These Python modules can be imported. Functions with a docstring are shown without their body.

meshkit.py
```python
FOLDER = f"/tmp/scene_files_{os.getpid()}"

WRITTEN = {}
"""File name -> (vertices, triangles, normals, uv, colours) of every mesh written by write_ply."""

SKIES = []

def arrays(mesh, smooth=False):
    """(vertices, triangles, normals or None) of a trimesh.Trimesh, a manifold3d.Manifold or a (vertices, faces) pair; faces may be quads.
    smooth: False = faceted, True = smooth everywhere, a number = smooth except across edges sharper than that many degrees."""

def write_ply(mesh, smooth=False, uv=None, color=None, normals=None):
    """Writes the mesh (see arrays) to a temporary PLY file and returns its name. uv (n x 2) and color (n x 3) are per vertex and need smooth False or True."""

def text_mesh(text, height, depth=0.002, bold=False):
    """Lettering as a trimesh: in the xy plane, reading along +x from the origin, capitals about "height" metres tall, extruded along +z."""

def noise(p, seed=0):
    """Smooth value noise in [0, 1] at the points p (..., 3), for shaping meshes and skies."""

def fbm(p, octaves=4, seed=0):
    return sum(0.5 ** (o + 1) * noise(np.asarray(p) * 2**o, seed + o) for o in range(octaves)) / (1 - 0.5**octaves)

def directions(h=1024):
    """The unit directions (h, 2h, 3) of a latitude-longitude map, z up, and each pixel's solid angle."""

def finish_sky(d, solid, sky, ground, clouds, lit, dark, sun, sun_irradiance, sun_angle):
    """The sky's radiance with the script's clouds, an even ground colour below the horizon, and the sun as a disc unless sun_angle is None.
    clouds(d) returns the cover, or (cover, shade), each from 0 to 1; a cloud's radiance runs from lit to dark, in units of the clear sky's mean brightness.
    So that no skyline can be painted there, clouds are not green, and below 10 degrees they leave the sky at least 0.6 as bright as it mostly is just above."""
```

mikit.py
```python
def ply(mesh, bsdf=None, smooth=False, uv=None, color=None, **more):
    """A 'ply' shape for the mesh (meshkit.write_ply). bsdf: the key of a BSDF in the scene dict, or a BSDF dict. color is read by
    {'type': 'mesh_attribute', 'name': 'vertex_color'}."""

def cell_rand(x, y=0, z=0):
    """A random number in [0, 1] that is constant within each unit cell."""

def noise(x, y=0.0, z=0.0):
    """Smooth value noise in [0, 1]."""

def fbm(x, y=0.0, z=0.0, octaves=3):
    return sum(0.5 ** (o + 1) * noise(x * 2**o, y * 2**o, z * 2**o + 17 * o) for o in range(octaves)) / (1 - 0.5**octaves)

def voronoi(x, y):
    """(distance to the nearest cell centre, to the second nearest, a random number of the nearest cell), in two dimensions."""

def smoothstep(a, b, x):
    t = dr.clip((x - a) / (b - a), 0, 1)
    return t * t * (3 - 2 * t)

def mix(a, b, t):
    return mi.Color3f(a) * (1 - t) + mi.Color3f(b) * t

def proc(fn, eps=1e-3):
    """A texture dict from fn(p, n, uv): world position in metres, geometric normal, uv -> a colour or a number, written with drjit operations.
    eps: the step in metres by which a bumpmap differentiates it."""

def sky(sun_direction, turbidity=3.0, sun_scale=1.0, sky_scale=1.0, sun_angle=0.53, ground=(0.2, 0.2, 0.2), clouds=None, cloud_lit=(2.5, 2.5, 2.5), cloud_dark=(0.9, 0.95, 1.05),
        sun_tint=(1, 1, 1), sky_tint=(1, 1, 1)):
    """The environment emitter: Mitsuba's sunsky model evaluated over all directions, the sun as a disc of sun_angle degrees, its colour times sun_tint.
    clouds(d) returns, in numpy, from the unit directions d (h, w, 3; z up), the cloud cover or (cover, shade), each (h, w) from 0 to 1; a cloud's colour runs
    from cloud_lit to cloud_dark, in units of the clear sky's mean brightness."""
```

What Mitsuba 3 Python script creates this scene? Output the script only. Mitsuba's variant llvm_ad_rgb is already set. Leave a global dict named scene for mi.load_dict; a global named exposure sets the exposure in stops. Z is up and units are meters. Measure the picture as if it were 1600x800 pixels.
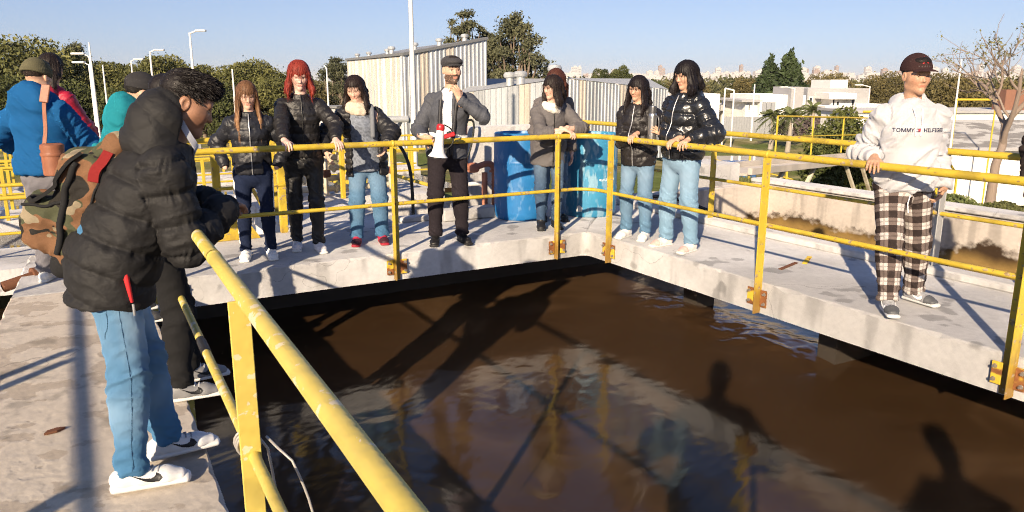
import math, random, numpy as np, trimesh, mitsuba as mi, mikit, meshkit
import drjit as dr
from mikit import noise, fbm, voronoi, cell_rand, smoothstep, mix, ply
T = mi.ScalarTransform4f
scene, labels = {}, {}
rnd = random.Random(7)
nrng = np.random.default_rng(11)

# ------------------------------------------------------------------ camera, sky, exposure
CAM_H = 1.55
PITCH = math.radians(12.9)
scene['camera'] = {'type': 'perspective', 'fov': 67.38, 'fov_axis': 'x', 'near_clip': 0.05, 'far_clip': 20000.0,
                   'to_world': T().look_at(origin=[0, 0, CAM_H], target=[0, math.cos(PITCH), CAM_H - math.sin(PITCH)], up=[0, 0, 1])}
SUN_AZ, SUN_EL = math.radians(17.2), math.radians(20.7)     # shadows run 17 degrees to the right of the view direction
SUN = [-math.sin(SUN_AZ) * math.cos(SUN_EL), -math.cos(SUN_AZ) * math.cos(SUN_EL), math.sin(SUN_EL)]
scene['sky'] = mikit.sky(SUN, turbidity=3, sky_scale=0.70, sun_scale=1.25, sun_tint=(0.92, 1.01, 1.26), sky_tint=(0.91, 0.90, 1.20))
exposure = 2.6

# ------------------------------------------------------------------ materials
def rgb(*c):
    return {'type': 'rgb', 'value': list(map(float, c))}

def mat(name, color, rough=0.6, spec=0.4, metal=0.0, **more):
    b = {'type': 'principled', 'base_color': color if isinstance(color, dict) else rgb(*color), 'roughness': rough, 'specular': spec, 'metallic': metal, **more}
    scene[name] = {'type': 'twosided', 'bsdf': b}
    return name

def bump(name, color, height, scale, rough=0.6, spec=0.4, metal=0.0, eps=1e-3, **more):
    b = {'type': 'principled', 'base_color': color if isinstance(color, dict) else rgb(*color), 'roughness': rough, 'specular': spec, 'metallic': metal, **more}
    scene[name] = {'type': 'twosided', 'bsdf': {'type': 'bumpmap', 'scale': scale, 'arbitrary': mikit.proc(height, eps), 'bsdf': b}}
    return name

VC = {'type': 'mesh_attribute', 'name': 'vertex_color'}
mat('vc_matte', VC, 0.9, 0.15)
def crinkle(p, n, uv):
    w = fbm(p.x * 13, p.y * 13, p.z * 13, 2)
    return 1.6 * dr.abs(fbm(p.x * 24 + 4 * w, p.y * 24, p.z * 34, 3) - 0.5) + 0.5 * fbm(p.x * 70, p.y * 70, p.z * 70, 2)
bump('vc_satin', VC, crinkle, 0.0020, 0.50, 0.42)
bump('vc_gloss', VC, crinkle, 0.0013, 0.30, 0.6)
bump('vc_nylon', VC, crinkle, 0.0026, 0.70, 0.28)
mat('vc_skin', VC, 0.5, 0.35)
mat('vc_hair', VC, 0.55, 0.22)
bump('vc_denim', VC, lambda p, n, uv: fbm(p.x * 60, p.y * 60, p.z * 45, 3) + 0.4 * noise(p.x * 420, p.y * 420, p.z * 420), 0.0022, 0.9, 0.15)
mat('vc_leaf', VC, 0.65, 0.25)
mat('vc_paint', VC, 0.6, 0.4)

# ------------------------------------------------------------------ names
def numbered(name):
    taken = set(scene) | set(labels) | USED
    key, i = name, 0
    while key in taken:
        i += 1
        key = f'{name}_{i:03d}'
    USED.add(key)
    return key
USED = set()

def thing(name, label=None, cat=None, group=None, kind=None):
    key = numbered(name)
    d = {}
    if label: d['label'] = label
    if cat: d['category'] = cat
    if group: d['group'] = group
    if kind: d['kind'] = kind
    labels[key] = d
    return key

def part(parent, name, mesh, bsdf, smooth=False, label=None, kind=None, **kw):
    key = numbered(parent + '__' + name)
    scene[key] = ply(mesh, bsdf, smooth, **kw)
    if label or kind:
        labels[key] = {k: v for k, v in (('label', label), ('kind', kind)) if v}
    return key

def whole(name, mesh, bsdf, label=None, cat=None, group=None, kind=None, smooth=False, **kw):
    key = thing(name, label, cat, group, kind)
    scene[key] = ply(mesh, bsdf, smooth, **kw)
    return key

# ------------------------------------------------------------------ frames: n runs across the basin, s along the left walkway
A0 = math.radians(29.5)
E2, D2 = np.array([math.cos(A0), math.sin(A0)]), np.array([-math.sin(A0), math.cos(A0)])
E3, D3, U3 = np.array([*E2, 0.0]), np.array([*D2, 0.0]), np.array([0, 0, 1.0])
def W(n, s, z=0.0):
    return n * E3 + s * D3 + z * U3

# ------------------------------------------------------------------ mesh helpers
cat_ = trimesh.util.concatenate
def unit(v):
    v = np.asarray(v, float)
    return v / max(np.linalg.norm(v), 1e-12)

def box_axes(c, ax, ay, az, sx, sy, sz, bev=0.0):
    """A box with full sizes sx, sy, sz along three unit axes, its edges chamfered by bev."""
    if bev > 0:
        b = min(bev, 0.45 * min(sx, sy, sz))
        pts = []
        for i in range(3):
            for sgn in np.ndindex(2, 2, 2):
                q = np.array([sx, sy, sz]) / 2 - b
                q[i] += b
                pts.append(q * (np.array(sgn) * 2 - 1))
        m = trimesh.Trimesh(np.array(pts)).convex_hull
    else:
        m = trimesh.creation.box((sx, sy, sz))
    M = np.eye(4)
    M[:3, 0], M[:3, 1], M[:3, 2], M[:3, 3] = ax, ay, az, c
    m = m.copy()
    m.apply_transform(M)
    return m

def bx(c, size, bev=0.0, rot=0.0):
    ca, sa = math.cos(rot), math.sin(rot)
    return box_axes(np.asarray(c, float), np.array([ca, sa, 0]), np.array([-sa, ca, 0]), U3, *size, bev)

def nbox(n0, n1, s0, s1, z0, z1, bev=0.0):
    return box_axes(W((n0 + n1) / 2, (s0 + s1) / 2, (z0 + z1) / 2), E3, D3, U3, n1 - n0, s1 - s0, z1 - z0, bev)

def beam(p, q, w, h, bev=0.0, up=U3):
    p, q = np.asarray(p, float), np.asarray(q, float)
    d = unit(q - p)
    a = np.cross(up, d)
    a = unit(a) if np.linalg.norm(a) > 1e-5 else np.array([1.0, 0, 0])
    return box_axes((p + q) / 2, a, np.cross(d, a), d, w, h, np.linalg.norm(q - p), bev)

def tube(pts, r, sides=10, cap=True):
    """A round tube along a polyline; r a number or one per point."""
    pts = np.asarray(pts, float)
    r = np.broadcast_to(np.asarray(r, float), (len(pts),))
    t = np.gradient(pts, axis=0)
    t /= np.linalg.norm(t, axis=1, keepdims=True) + 1e-12
    a = np.cross(t[0], [0, 0, 1.0])
    if np.linalg.norm(a) < 1e-3: a = np.cross(t[0], [1.0, 0, 0])
    rings, ang = [], np.arange(sides) / sides * 2 * np.pi
    for i in range(len(pts)):
        a = a - t[i] * (a @ t[i])
        a /= np.linalg.norm(a) + 1e-12
        b = np.cross(t[i], a)
        rings.append(pts[i] + r[i] * (np.cos(ang)[:, None] * a + np.sin(ang)[:, None] * b))
    v = np.vstack(rings)
    f = []
    k = np.arange(sides)
    for i in range(len(pts) - 1):
        p0, p1 = i * sides + k, i * sides + (k + 1) % sides
        f += [np.stack([p0, p1, p1 + sides], 1), np.stack([p0, p1 + sides, p0 + sides], 1)]
    if cap:
        v = np.vstack([v, pts[:1], pts[-1:]])
        c0, c1, o = len(v) - 2, len(v) - 1, (len(pts) - 1) * sides
        f += [np.stack([(k + 1) % sides, k, k * 0 + c0], 1), np.stack([o + k, o + (k + 1) % sides, k * 0 + c1], 1)]
    return trimesh.Trimesh(v, np.vstack(f), process=False)

def lathe(profile, center, sides=32, axis=U3):
    """Surface of revolution from (radius, height) pairs."""
    p = np.asarray(profile, float)
    ang = np.arange(sides) / sides * 2 * np.pi
    axis = unit(axis)
    a = np.cross(axis, [1.0, 0, 0]) if abs(axis[0]) < 0.9 else np.cross(axis, [0, 1.0, 0])
    a = unit(a); b = np.cross(axis, a)
    v = np.vstack([np.asarray(center) + h * axis + r * (np.cos(ang)[:, None] * a + np.sin(ang)[:, None] * b) for r, h in p])
    k = np.arange(sides); f = []
    for i in range(len(p) - 1):
        p0, p1 = i * sides + k, i * sides + (k + 1) % sides
        f += [np.stack([p0, p1, p1 + sides], 1), np.stack([p0, p1 + sides, p0 + sides], 1)]
    return trimesh.Trimesh(v, np.vstack(f), process=False)

def prism(poly, z0, z1):
    """poly: (k, 2) corners in the n,s frame, counter-clockwise; extruded from z0 to z1."""
    from shapely.geometry import Polygon
    m = trimesh.creation.extrude_polygon(Polygon(poly), z1 - z0, engine='earcut')
    v = np.array(m.vertices)
    return trimesh.Trimesh(v[:, :1] * E3 + v[:, 1:2] * D3 + (v[:, 2:] + z0) * U3, m.faces, process=False)

def prism_xy(poly, z0, z1):
    from shapely.geometry import Polygon
    m = trimesh.creation.extrude_polygon(Polygon(poly), z1 - z0, engine='earcut')
    m.apply_translation([0, 0, z0])
    return m

def flat_shape(poly, o, ax, ay, depth):
    """A 2-D outline extruded along the normal of the plane (o, ax, ay)."""
    from shapely.geometry import Polygon
    m = poly if isinstance(poly, trimesh.Trimesh) else trimesh.creation.extrude_polygon(Polygon(poly), depth, engine='earcut')
    v = np.array(m.vertices)
    az = np.cross(ax, ay)
    return trimesh.Trimesh(np.asarray(o) + v[:, :1] * ax + v[:, 1:2] * ay + v[:, 2:] * az, m.faces, process=False)

# ------------------------------------------------------------------ signed-distance modelling (bodies, clothes, hair)
def snets(D, o, h):
    S = D < 0
    cnt = np.zeros(np.array(D.shape) - 1, np.int8)
    for c in np.ndindex(2, 2, 2):
        cnt += S[c[0]:D.shape[0] - 1 + c[0], c[1]:D.shape[1] - 1 + c[1], c[2]:D.shape[2] - 1 + c[2]]
    act = (cnt > 0) & (cnt < 8)
    idx = np.argwhere(act)
    vid = np.full(act.shape, -1, np.int64)
    vid[act] = np.arange(len(idx))
    acc, w = np.zeros((len(idx), 3)), np.zeros(len(idx))
    for c0 in np.ndindex(2, 2, 2):
        for ax in range(3):
            if c0[ax]: continue
            c1 = np.array(c0); c1[ax] = 1
            i0, i1 = idx + c0, idx + c1
            d0, d1 = D[i0[:, 0], i0[:, 1], i0[:, 2]], D[i1[:, 0], i1[:, 1], i1[:, 2]]
            m = (d0 < 0) != (d1 < 0)
            t = d0[m] / (d0[m] - d1[m])
            acc[m] += np.array(c0) + (c1 - np.array(c0)) * t[:, None]
            w[m] += 1
    V = np.asarray(o) + h * (idx + acc / w[:, None])
    F = []
    for ax in range(3):
        sl0, sl1 = [slice(1, -1)] * 3, [slice(1, -1)] * 3
        sl0[ax], sl1[ax] = slice(0, -1), slice(1, None)
        s0, s1 = S[tuple(sl0)], S[tuple(sl1)]
        for flip in (0, 1):
            nodes = np.argwhere((s0 & ~s1) if not flip else (~s0 & s1))
            off = np.ones(3, int); off[ax] = 0
            nodes = nodes + off
            b, c = np.zeros(3, int), np.zeros(3, int)
            b[(ax + 1) % 3], c[(ax + 2) % 3] = 1, 1
            g = lambda q: vid[q[:, 0], q[:, 1], q[:, 2]]
            quad = np.stack([g(nodes - b - c), g(nodes - c), g(nodes), g(nodes - b)], 1)
            F.append(quad[:, ::-1] if flip else quad)
    q = np.vstack(F)
    return trimesh.Trimesh(V, np.vstack([q[:, [0, 1, 2]], q[:, [0, 2, 3]]]), process=False)

class SDF:
    def __init__(self, h):
        self.h, self.ops = h, []
    def _add(self, fn, lo, hi, k, op):
        self.ops.append((fn, np.minimum(lo, hi), np.maximum(lo, hi), k, op))
        return self
    def cone(self, a, b, ra, rb, k=0.02, op='u'):
        a, b = np.asarray(a, float), np.asarray(b, float)
        ab = b - a; L2 = max(ab @ ab, 1e-12); R = max(ra, rb)
        def fn(X):
            t = np.clip((X - a) @ ab / L2, 0, 1)
            return np.linalg.norm(X - a - t[..., None] * ab, axis=-1) - (ra + (rb - ra) * t)
        return self._add(fn, np.minimum(a, b) - R, np.maximum(a, b) + R, k, op)
    def chain(self, pts, rs, k=0.02):
        for i in range(len(pts) - 1): self.cone(pts[i], pts[i + 1], rs[i], rs[i + 1], k)
        return self
    def ecap(self, a, b, r0, r1, side, k=0.02, op='u', flat=False):
        """An elliptic cone: r0, r1 = (half width along side, half depth); flat: cut at both ends."""
        a, b = np.asarray(a, float), np.asarray(b, float)
        ab = b - a; L = max(np.linalg.norm(ab), 1e-9); ax = ab / L
        sx = unit(side - ax * (np.asarray(side) @ ax)); sy = np.cross(ax, sx)
        r0, r1 = np.asarray(r0, float), np.asarray(r1, float)
        R = max(r0.max(), r1.max())
        def fn(X):
            q = X - a
            w = q @ ax
            t = np.clip(w / L, 0, 1)
            A, B = r0[0] + (r1[0] - r0[0]) * t, r0[1] + (r1[1] - r0[1]) * t
            x, y = q @ sx, q @ sy
            over = w - t * L
            m = np.minimum(A, B)
            if flat:
                k0 = np.sqrt((x / A) ** 2 + (y / B) ** 2)
                return np.maximum((k0 - 1) * m, np.abs(over))
            k0 = np.sqrt((x / A) ** 2 + (y / B) ** 2 + (over / m) ** 2)
            k1 = np.sqrt((x / A ** 2) ** 2 + (y / B ** 2) ** 2 + (over / m ** 2) ** 2)
            return np.where(k0 < 1e-4, -m, k0 * (k0 - 1) / np.maximum(k1, 1e-6))
        return self._add(fn, np.minimum(a, b) - R, np.maximum(a, b) + R, k, op)
    def ell(self, c, axes, r, k=0.02, op='u'):
        c, Q, r = np.asarray(c, float), np.asarray(axes, float), np.asarray(r, float)
        def fn(X):
            q = (X - c) @ Q.T
            k0, k1 = np.linalg.norm(q / r, axis=-1), np.linalg.norm(q / r ** 2, axis=-1)
            return np.where(k0 < 1e-4, -r.min(), k0 * (k0 - 1) / np.maximum(k1, 1e-6))
        e = np.sqrt(((Q.T * r) ** 2).sum(1))
        return self._add(fn, c - e, c + e, k, op)
    def box(self, c, axes, half, rnd_=0.01, k=0.02, op='u'):
        c, Q, half = np.asarray(c, float), np.asarray(axes, float), np.asarray(half, float)
        def fn(X):
            q = np.abs((X - c) @ Q.T) - (half - rnd_)
            return np.linalg.norm(np.maximum(q, 0), axis=-1) + np.minimum(q.max(-1), 0) - rnd_
        e = np.abs(Q.T) @ half
        return self._add(fn, c - e, c + e, k, op)
    def cut(self, p, nrm, lo, hi, k=0.004):
        """Remove what lies on the side of the plane that nrm points to, inside the box lo..hi."""
        p, nrm = np.asarray(p, float), unit(nrm)
        return self._add(lambda X: (p - X) @ nrm, np.asarray(lo, float), np.asarray(hi, float), k, 'cut')
    def warp(self, fn):
        self.warp_ = fn
        return self
    def mesh(self, rough=None):
        h = self.h
        u = [o for o in self.ops if o[4] == 'u']
        lo, hi = np.min([o[1] for o in u], 0) - 3 * h - 0.012, np.max([o[2] for o in u], 0) + 3 * h + 0.012
        n = np.ceil((hi - lo) / h).astype(int) + 1
        D = np.full(n, 0.3, np.float64)
        g = [lo[i] + h * np.arange(n[i]) for i in range(3)]
        for fn, l, r, k, op in self.ops:
            pad = k + 2 * h + 0.004
            i0 = np.clip(np.floor((l - pad - lo) / h).astype(int), 0, n)
            i1 = np.clip(np.ceil((r + pad - lo) / h).astype(int) + 1, 0, n)
            if (i1 <= i0).any(): continue
            sl = tuple(slice(a, b) for a, b in zip(i0, i1))
            X = np.stack(np.meshgrid(*[g[i][sl[i]] for i in range(3)], indexing='ij'), -1)
            d, cur = fn(X), D[sl]
            if op == 'u':
                t = np.clip(0.5 + 0.5 * (cur - d) / k, 0, 1)
                D[sl] = cur * (1 - t) + d * t - k * t * (1 - t)
            else:
                d = -d
                t = np.clip(0.5 - 0.5 * (cur - d) / k, 0, 1)
                D[sl] = cur * (1 - t) + d * t + k * t * (1 - t)
        if rough is not None:
            X = np.stack(np.meshgrid(*g, indexing='ij'), -1)
            D += rough(X)
        return snets(D, lo, h)

def vnormals(m):
    v, f = np.asarray(m.vertices), np.asarray(m.faces)
    n = np.zeros_like(v)
    fn = np.cross(v[f[:, 1]] - v[f[:, 0]], v[f[:, 2]] - v[f[:, 0]])
    for k in range(3): np.add.at(n, f[:, k], fn)
    return n / (np.linalg.norm(n, axis=1, keepdims=True) + 1e-12)

def bone_coords(P, bones):
    """For each point: the nearest bone, metres along it, and the unit offset from it."""
    best, idx, along = np.full(len(P), 1e9), np.zeros(len(P), int), np.zeros(len(P))
    offs = np.zeros((len(P), 3))
    start = 0.0
    for i, (a, b, r) in enumerate(bones):
        a, b = np.asarray(a, float), np.asarray(b, float)
        ab = b - a; L = np.linalg.norm(ab)
        t = np.clip((P - a) @ ab / L ** 2, -0.5, 1.5)
        q = P - a - np.clip(t, 0, 1)[:, None] * ab
        d = np.linalg.norm(q, axis=1) / r
        m = d < best
        best[m], idx[m], along[m], offs[m] = d[m], i, t[m] * L, q[m]
    return idx, along, offs

def speckle(P, color, amt=0.12, freq=9.0, seed=0):
    """Vertex colours: the cloth's own colour with slight uneven wear."""
    k = 1 + amt * (meshkit.fbm(P * freq, 3, seed) - 0.5) * 2
    return np.clip(np.asarray(color)[None, :] * k[:, None], 0.002, 0.95)
# ------------------------------------------------------------------ setting: ground, water, walkways
def stain(p, k=1.0):
    return fbm(p.x * 2.1 * k, p.y * 2.1 * k, p.z * 2.1 * k, 4)
def crack(p):
    """Hairline shrinkage cracks, here and there."""
    wx, wy = fbm(p.x * 3, p.y * 3, p.z * 3, 3), fbm(p.x * 3 + 31, p.y * 3, p.z * 3, 3)
    a, b, _ = voronoi(p.x * 0.75 + wx * 0.9, p.y * 0.75 + p.z * 0.75 + wy * 0.9)
    return smoothstep(0.012, 0.004, b - a) * smoothstep(0.55, 0.66, fbm(p.x * 0.9 + 7, p.y * 0.9, p.z * 0.9, 2))
def concrete_fn(p, n, uv):
    big, fine = fbm(p.x * 1.3, p.y * 1.3, p.z * 1.3, 4), fbm(p.x * 30, p.y * 30, p.z * 30, 3)
    grit = noise(p.x * 260, p.y * 260, p.z * 260)
    c = mix((0.345, 0.338, 0.335), (0.49, 0.482, 0.478), smoothstep(0.3, 0.7, big))
    c *= 0.86 + 0.2 * fine + 0.10 * grit
    up = dr.abs(n.z)
    streak = smoothstep(0.50, 0.78, fbm(p.x * 9 , p.y * 9, p.z * 1.3, 3)) * dr.select(up < 0.5, mi.Float(0.5), mi.Float(0))
    spots = smoothstep(0.66, 0.74, fbm(p.x * 5 + 9, p.y * 5, p.z * 5, 3)) * 0.35
    cr = crack(p)
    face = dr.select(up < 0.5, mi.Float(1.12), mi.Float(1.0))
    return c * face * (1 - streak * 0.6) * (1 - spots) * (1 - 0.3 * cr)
bump('concrete', mikit.proc(concrete_fn), lambda p, n, uv: fbm(p.x * 40, p.y * 40, p.z * 40, 3), 0.004, 0.85, 0.25)
def worn_fn(p, n, uv):
    """The left walkway: a tan cement skim worn away in blotches."""
    big = fbm(p.x * 1.1 + 3, p.y * 1.1, 0.0, 3)
    b = fbm(p.x * 3.6, p.y * 5.2, 0.0, 5) + 0.25 * (fbm(p.x * 17, p.y * 17, 0.0, 3) - 0.5) + 0.25 * (big - 0.5)
    t = smoothstep(0.545, 0.575, b)
    fine = 0.85 + 0.2 * fbm(p.x * 40, p.y * 40, 0.0, 3) + 0.1 * noise(p.x * 300, p.y * 300)
    c = mix((0.445, 0.395, 0.335), (0.355, 0.305, 0.25), t)
    dirt = smoothstep(0.6, 0.8, fbm(p.x * 7 + 40, p.y * 7, 0.0, 4)) * 0.3
    return c * fine * (1 - dirt) * (1 - 0.3 * crack(p))
bump('concrete_worn', mikit.proc(worn_fn), lambda p, n, uv: fbm(p.x * 30, p.y * 30, p.z * 30, 3) - 0.35 * smoothstep(0.545, 0.575, fbm(p.x * 3.6, p.y * 5.2, 0.0, 5)), 0.004, 0.85, 0.25)
def tank_fn(p, n, uv):
    """Basin wall: pale render with a dark, ragged growth band above the waterline."""
    edge = -0.44 + 0.20 * (fbm(p.x * 1.7, p.y * 1.7, 0.0, 4) - 0.5) * 2 + 0.20 * smoothstep(0.58, 0.75, fbm(p.x * 1.1 + 6, p.y * 1.1, 0.0, 3))
    t = smoothstep(0.07, -0.05, p.z - edge + 0.20 * (fbm(p.x * 14, p.y * 14, p.z * 14, 3) - 0.5))
    c = mix((0.42, 0.37, 0.325), (0.50, 0.455, 0.41), fbm(p.x * 2, p.y * 2, p.z * 5, 3))
    low = mix((0.035, 0.020, 0.010), (0.22, 0.14, 0.045), smoothstep(-0.42, -0.60, p.z + 0.1 * (fbm(p.x * 6, p.y * 6, 0.0, 2) - 0.5)))
    streak = smoothstep(0.5, 0.75, fbm(p.x * 8, p.y * 8, p.z * 0.9, 3)) * 0.3
    return mix(c * (1 - streak), low, t) * (0.9 + 0.2 * fbm(p.x * 30, p.y * 30, p.z * 30, 2))
bump('tank_wall', mikit.proc(tank_fn), lambda p, n, uv: fbm(p.x * 25, p.y * 25, p.z * 25, 3), 0.004, 0.85, 0.25)
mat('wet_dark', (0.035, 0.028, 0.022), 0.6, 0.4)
def grass_fn(p, n, uv):
    d = dr.sqrt(p.x * p.x + p.y * p.y)
    a = fbm(p.x * 0.5, p.y * 0.5, 0.0, 3)
    b = fbm(p.x * 6, p.y * 6, 0.0, 3)
    c = mix((0.105, 0.098, 0.040), (0.19, 0.165, 0.088), smoothstep(0.35, 0.7, a))
    c = mix(c, (0.06, 0.085, 0.022), smoothstep(0.5, 0.72, fbm(p.x * 0.25 + 5, p.y * 0.25, 0.0, 2)) * 0.8)
    far = mix((0.10, 0.095, 0.055), (0.17, 0.15, 0.10), fbm(p.x * 0.01, p.y * 0.01, 0.0, 3))
    return mix(c * (0.65 + 0.7 * b), far, smoothstep(80, 300, d))
bump('grass_ground', mikit.proc(grass_fn), lambda p, n, uv: fbm(p.x * 9, p.y * 9, 0.0, 3), 0.05, 0.95, 0.1)
mat('asphalt', mikit.proc(lambda p, n, uv: mi.Color3f(0.30, 0.285, 0.265) * (0.8 + 0.35 * fbm(p.x * 0.9, p.y * 0.9, 0.0, 4))), 0.9, 0.2)
mat('water_brown', mikit.proc(lambda p, n, uv: mix((0.043, 0.0235, 0.0112), (0.074, 0.0425, 0.0210), smoothstep(0.35, 0.68, fbm(p.x * 0.8 + 1.5 * fbm(p.x, p.y, 0.0, 2), p.y * 0.8 + 1.5 * fbm(p.x + 9, p.y, 0.0, 2), 0.0, 4)))), 0.12, 0.30)
mat('water_dark', (0.022, 0.014, 0.008), 0.08, 0.5)
bump('sludge', mikit.proc(lambda p, n, uv: mix((0.22, 0.155, 0.055), (0.07, 0.04, 0.018), smoothstep(0.45, 0.62, fbm(p.x * 2.5, p.y * 2.5, 0.0, 4)))), lambda p, n, uv: fbm(p.x * 9, p.y * 9, 0.0, 3), 0.02, 0.5, 0.4)
def paint_fn(p, n, uv):
    """Yellow enamel: faded, grimy, chipped to primer and rust in places."""
    wear = fbm(p.x * 11, p.y * 11, p.z * 11, 4)
    chip = smoothstep(0.66, 0.68, fbm(p.x * 30 + 5, p.y * 30, p.z * 30, 4))
    c = mix((0.45, 0.318, 0.024), (0.54, 0.40, 0.050), wear)
    dirt = smoothstep(0.52, 0.78, fbm(p.x * 6, p.y * 6 + 8, p.z * 6, 4)) * 0.38
    c = c * (1 - dirt) + mi.Color3f(0.10, 0.075, 0.03) * dirt
    foot = smoothstep(0.16, -0.14, p.z + 0.22 * (fbm(p.x * 26, p.y * 26, p.z * 5, 3) - 0.5)) * 0.75
    c = mix(c, mi.Color3f(0.17, 0.075, 0.03), foot)
    return mix(c, mix((0.42, 0.36, 0.26), (0.16, 0.07, 0.03), noise(p.x * 70, p.y * 70, p.z * 70)), chip * 0.85)
bump('yellow_paint', mikit.proc(paint_fn), lambda p, n, uv: fbm(p.x * 60, p.y * 60, p.z * 60, 3), 0.0022, 0.42, 0.45)
def old_paint_fn(p, n, uv):
    c = mix((0.43, 0.335, 0.062), (0.53, 0.42, 0.105), fbm(p.x * 9, p.y * 9, p.z * 9, 4))
    dirt = smoothstep(0.50, 0.80, fbm(p.x * 7, p.y * 7 + 8, p.z * 7, 4)) * 0.30
    c = c * (1 - dirt) + mi.Color3f(0.12, 0.095, 0.04) * dirt
    chip = smoothstep(0.625, 0.65, 0.7 * fbm(p.x * 34 + 5, p.y * 34, p.z * 34, 4) + 0.3 * fbm(p.x * 5, p.y * 5, p.z * 5 + 2, 2) + 0.04)
    return mix(c, mi.Color3f(0.55, 0.47, 0.33), chip * 0.8)
bump('yellow_old', mikit.proc(old_paint_fn), lambda p, n, uv: fbm(p.x * 50, p.y * 50, p.z * 50, 3), 0.0025, 0.42, 0.45)
mat('yellow_far', (0.50, 0.36, 0.035), 0.5, 0.4)
def rust_fn(p, n, uv):
    t = fbm(p.x * 16, p.y * 16, p.z * 16, 4)
    return mix(mix((0.10, 0.035, 0.015), (0.30, 0.12, 0.04), t), (0.55, 0.38, 0.04), smoothstep(0.50, 0.58, fbm(p.x * 9 + 3, p.y * 9, p.z * 9, 3)))
bump('rusty', mikit.proc(rust_fn), lambda p, n, uv: fbm(p.x * 60, p.y * 60, p.z * 60, 3), 0.003, 0.8, 0.3)
mat('rust_plain', (0.13, 0.055, 0.03), 0.8, 0.3)
mat('steel_bolt', (0.30, 0.27, 0.24), 0.5, 0.5, 0.6)

def ground_z(x, y):
    d = np.hypot(x, y)
    z = -1.25 - 0.05 * np.clip(d - 22, 0, 155)
    sm = lambda a, b, t: np.clip((t - a) / (b - a), 0, 1) ** 2 * (3 - 2 * np.clip((t - a) / (b - a), 0, 1))
    z = z + 0.75 * (1 - sm(12.5, 21, d)) * sm(4.5, 7.5, np.asarray(x, float))
    z = z - 1.7 * sm(17, 29, d) * sm(6.5, 11, np.asarray(x, float)) * (1 - sm(45, 75, d))
    return np.where(np.asarray(y) < -5, np.minimum(z, -1.25), z)
GZ = lambda x, y: float(ground_z(x, y))

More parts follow.
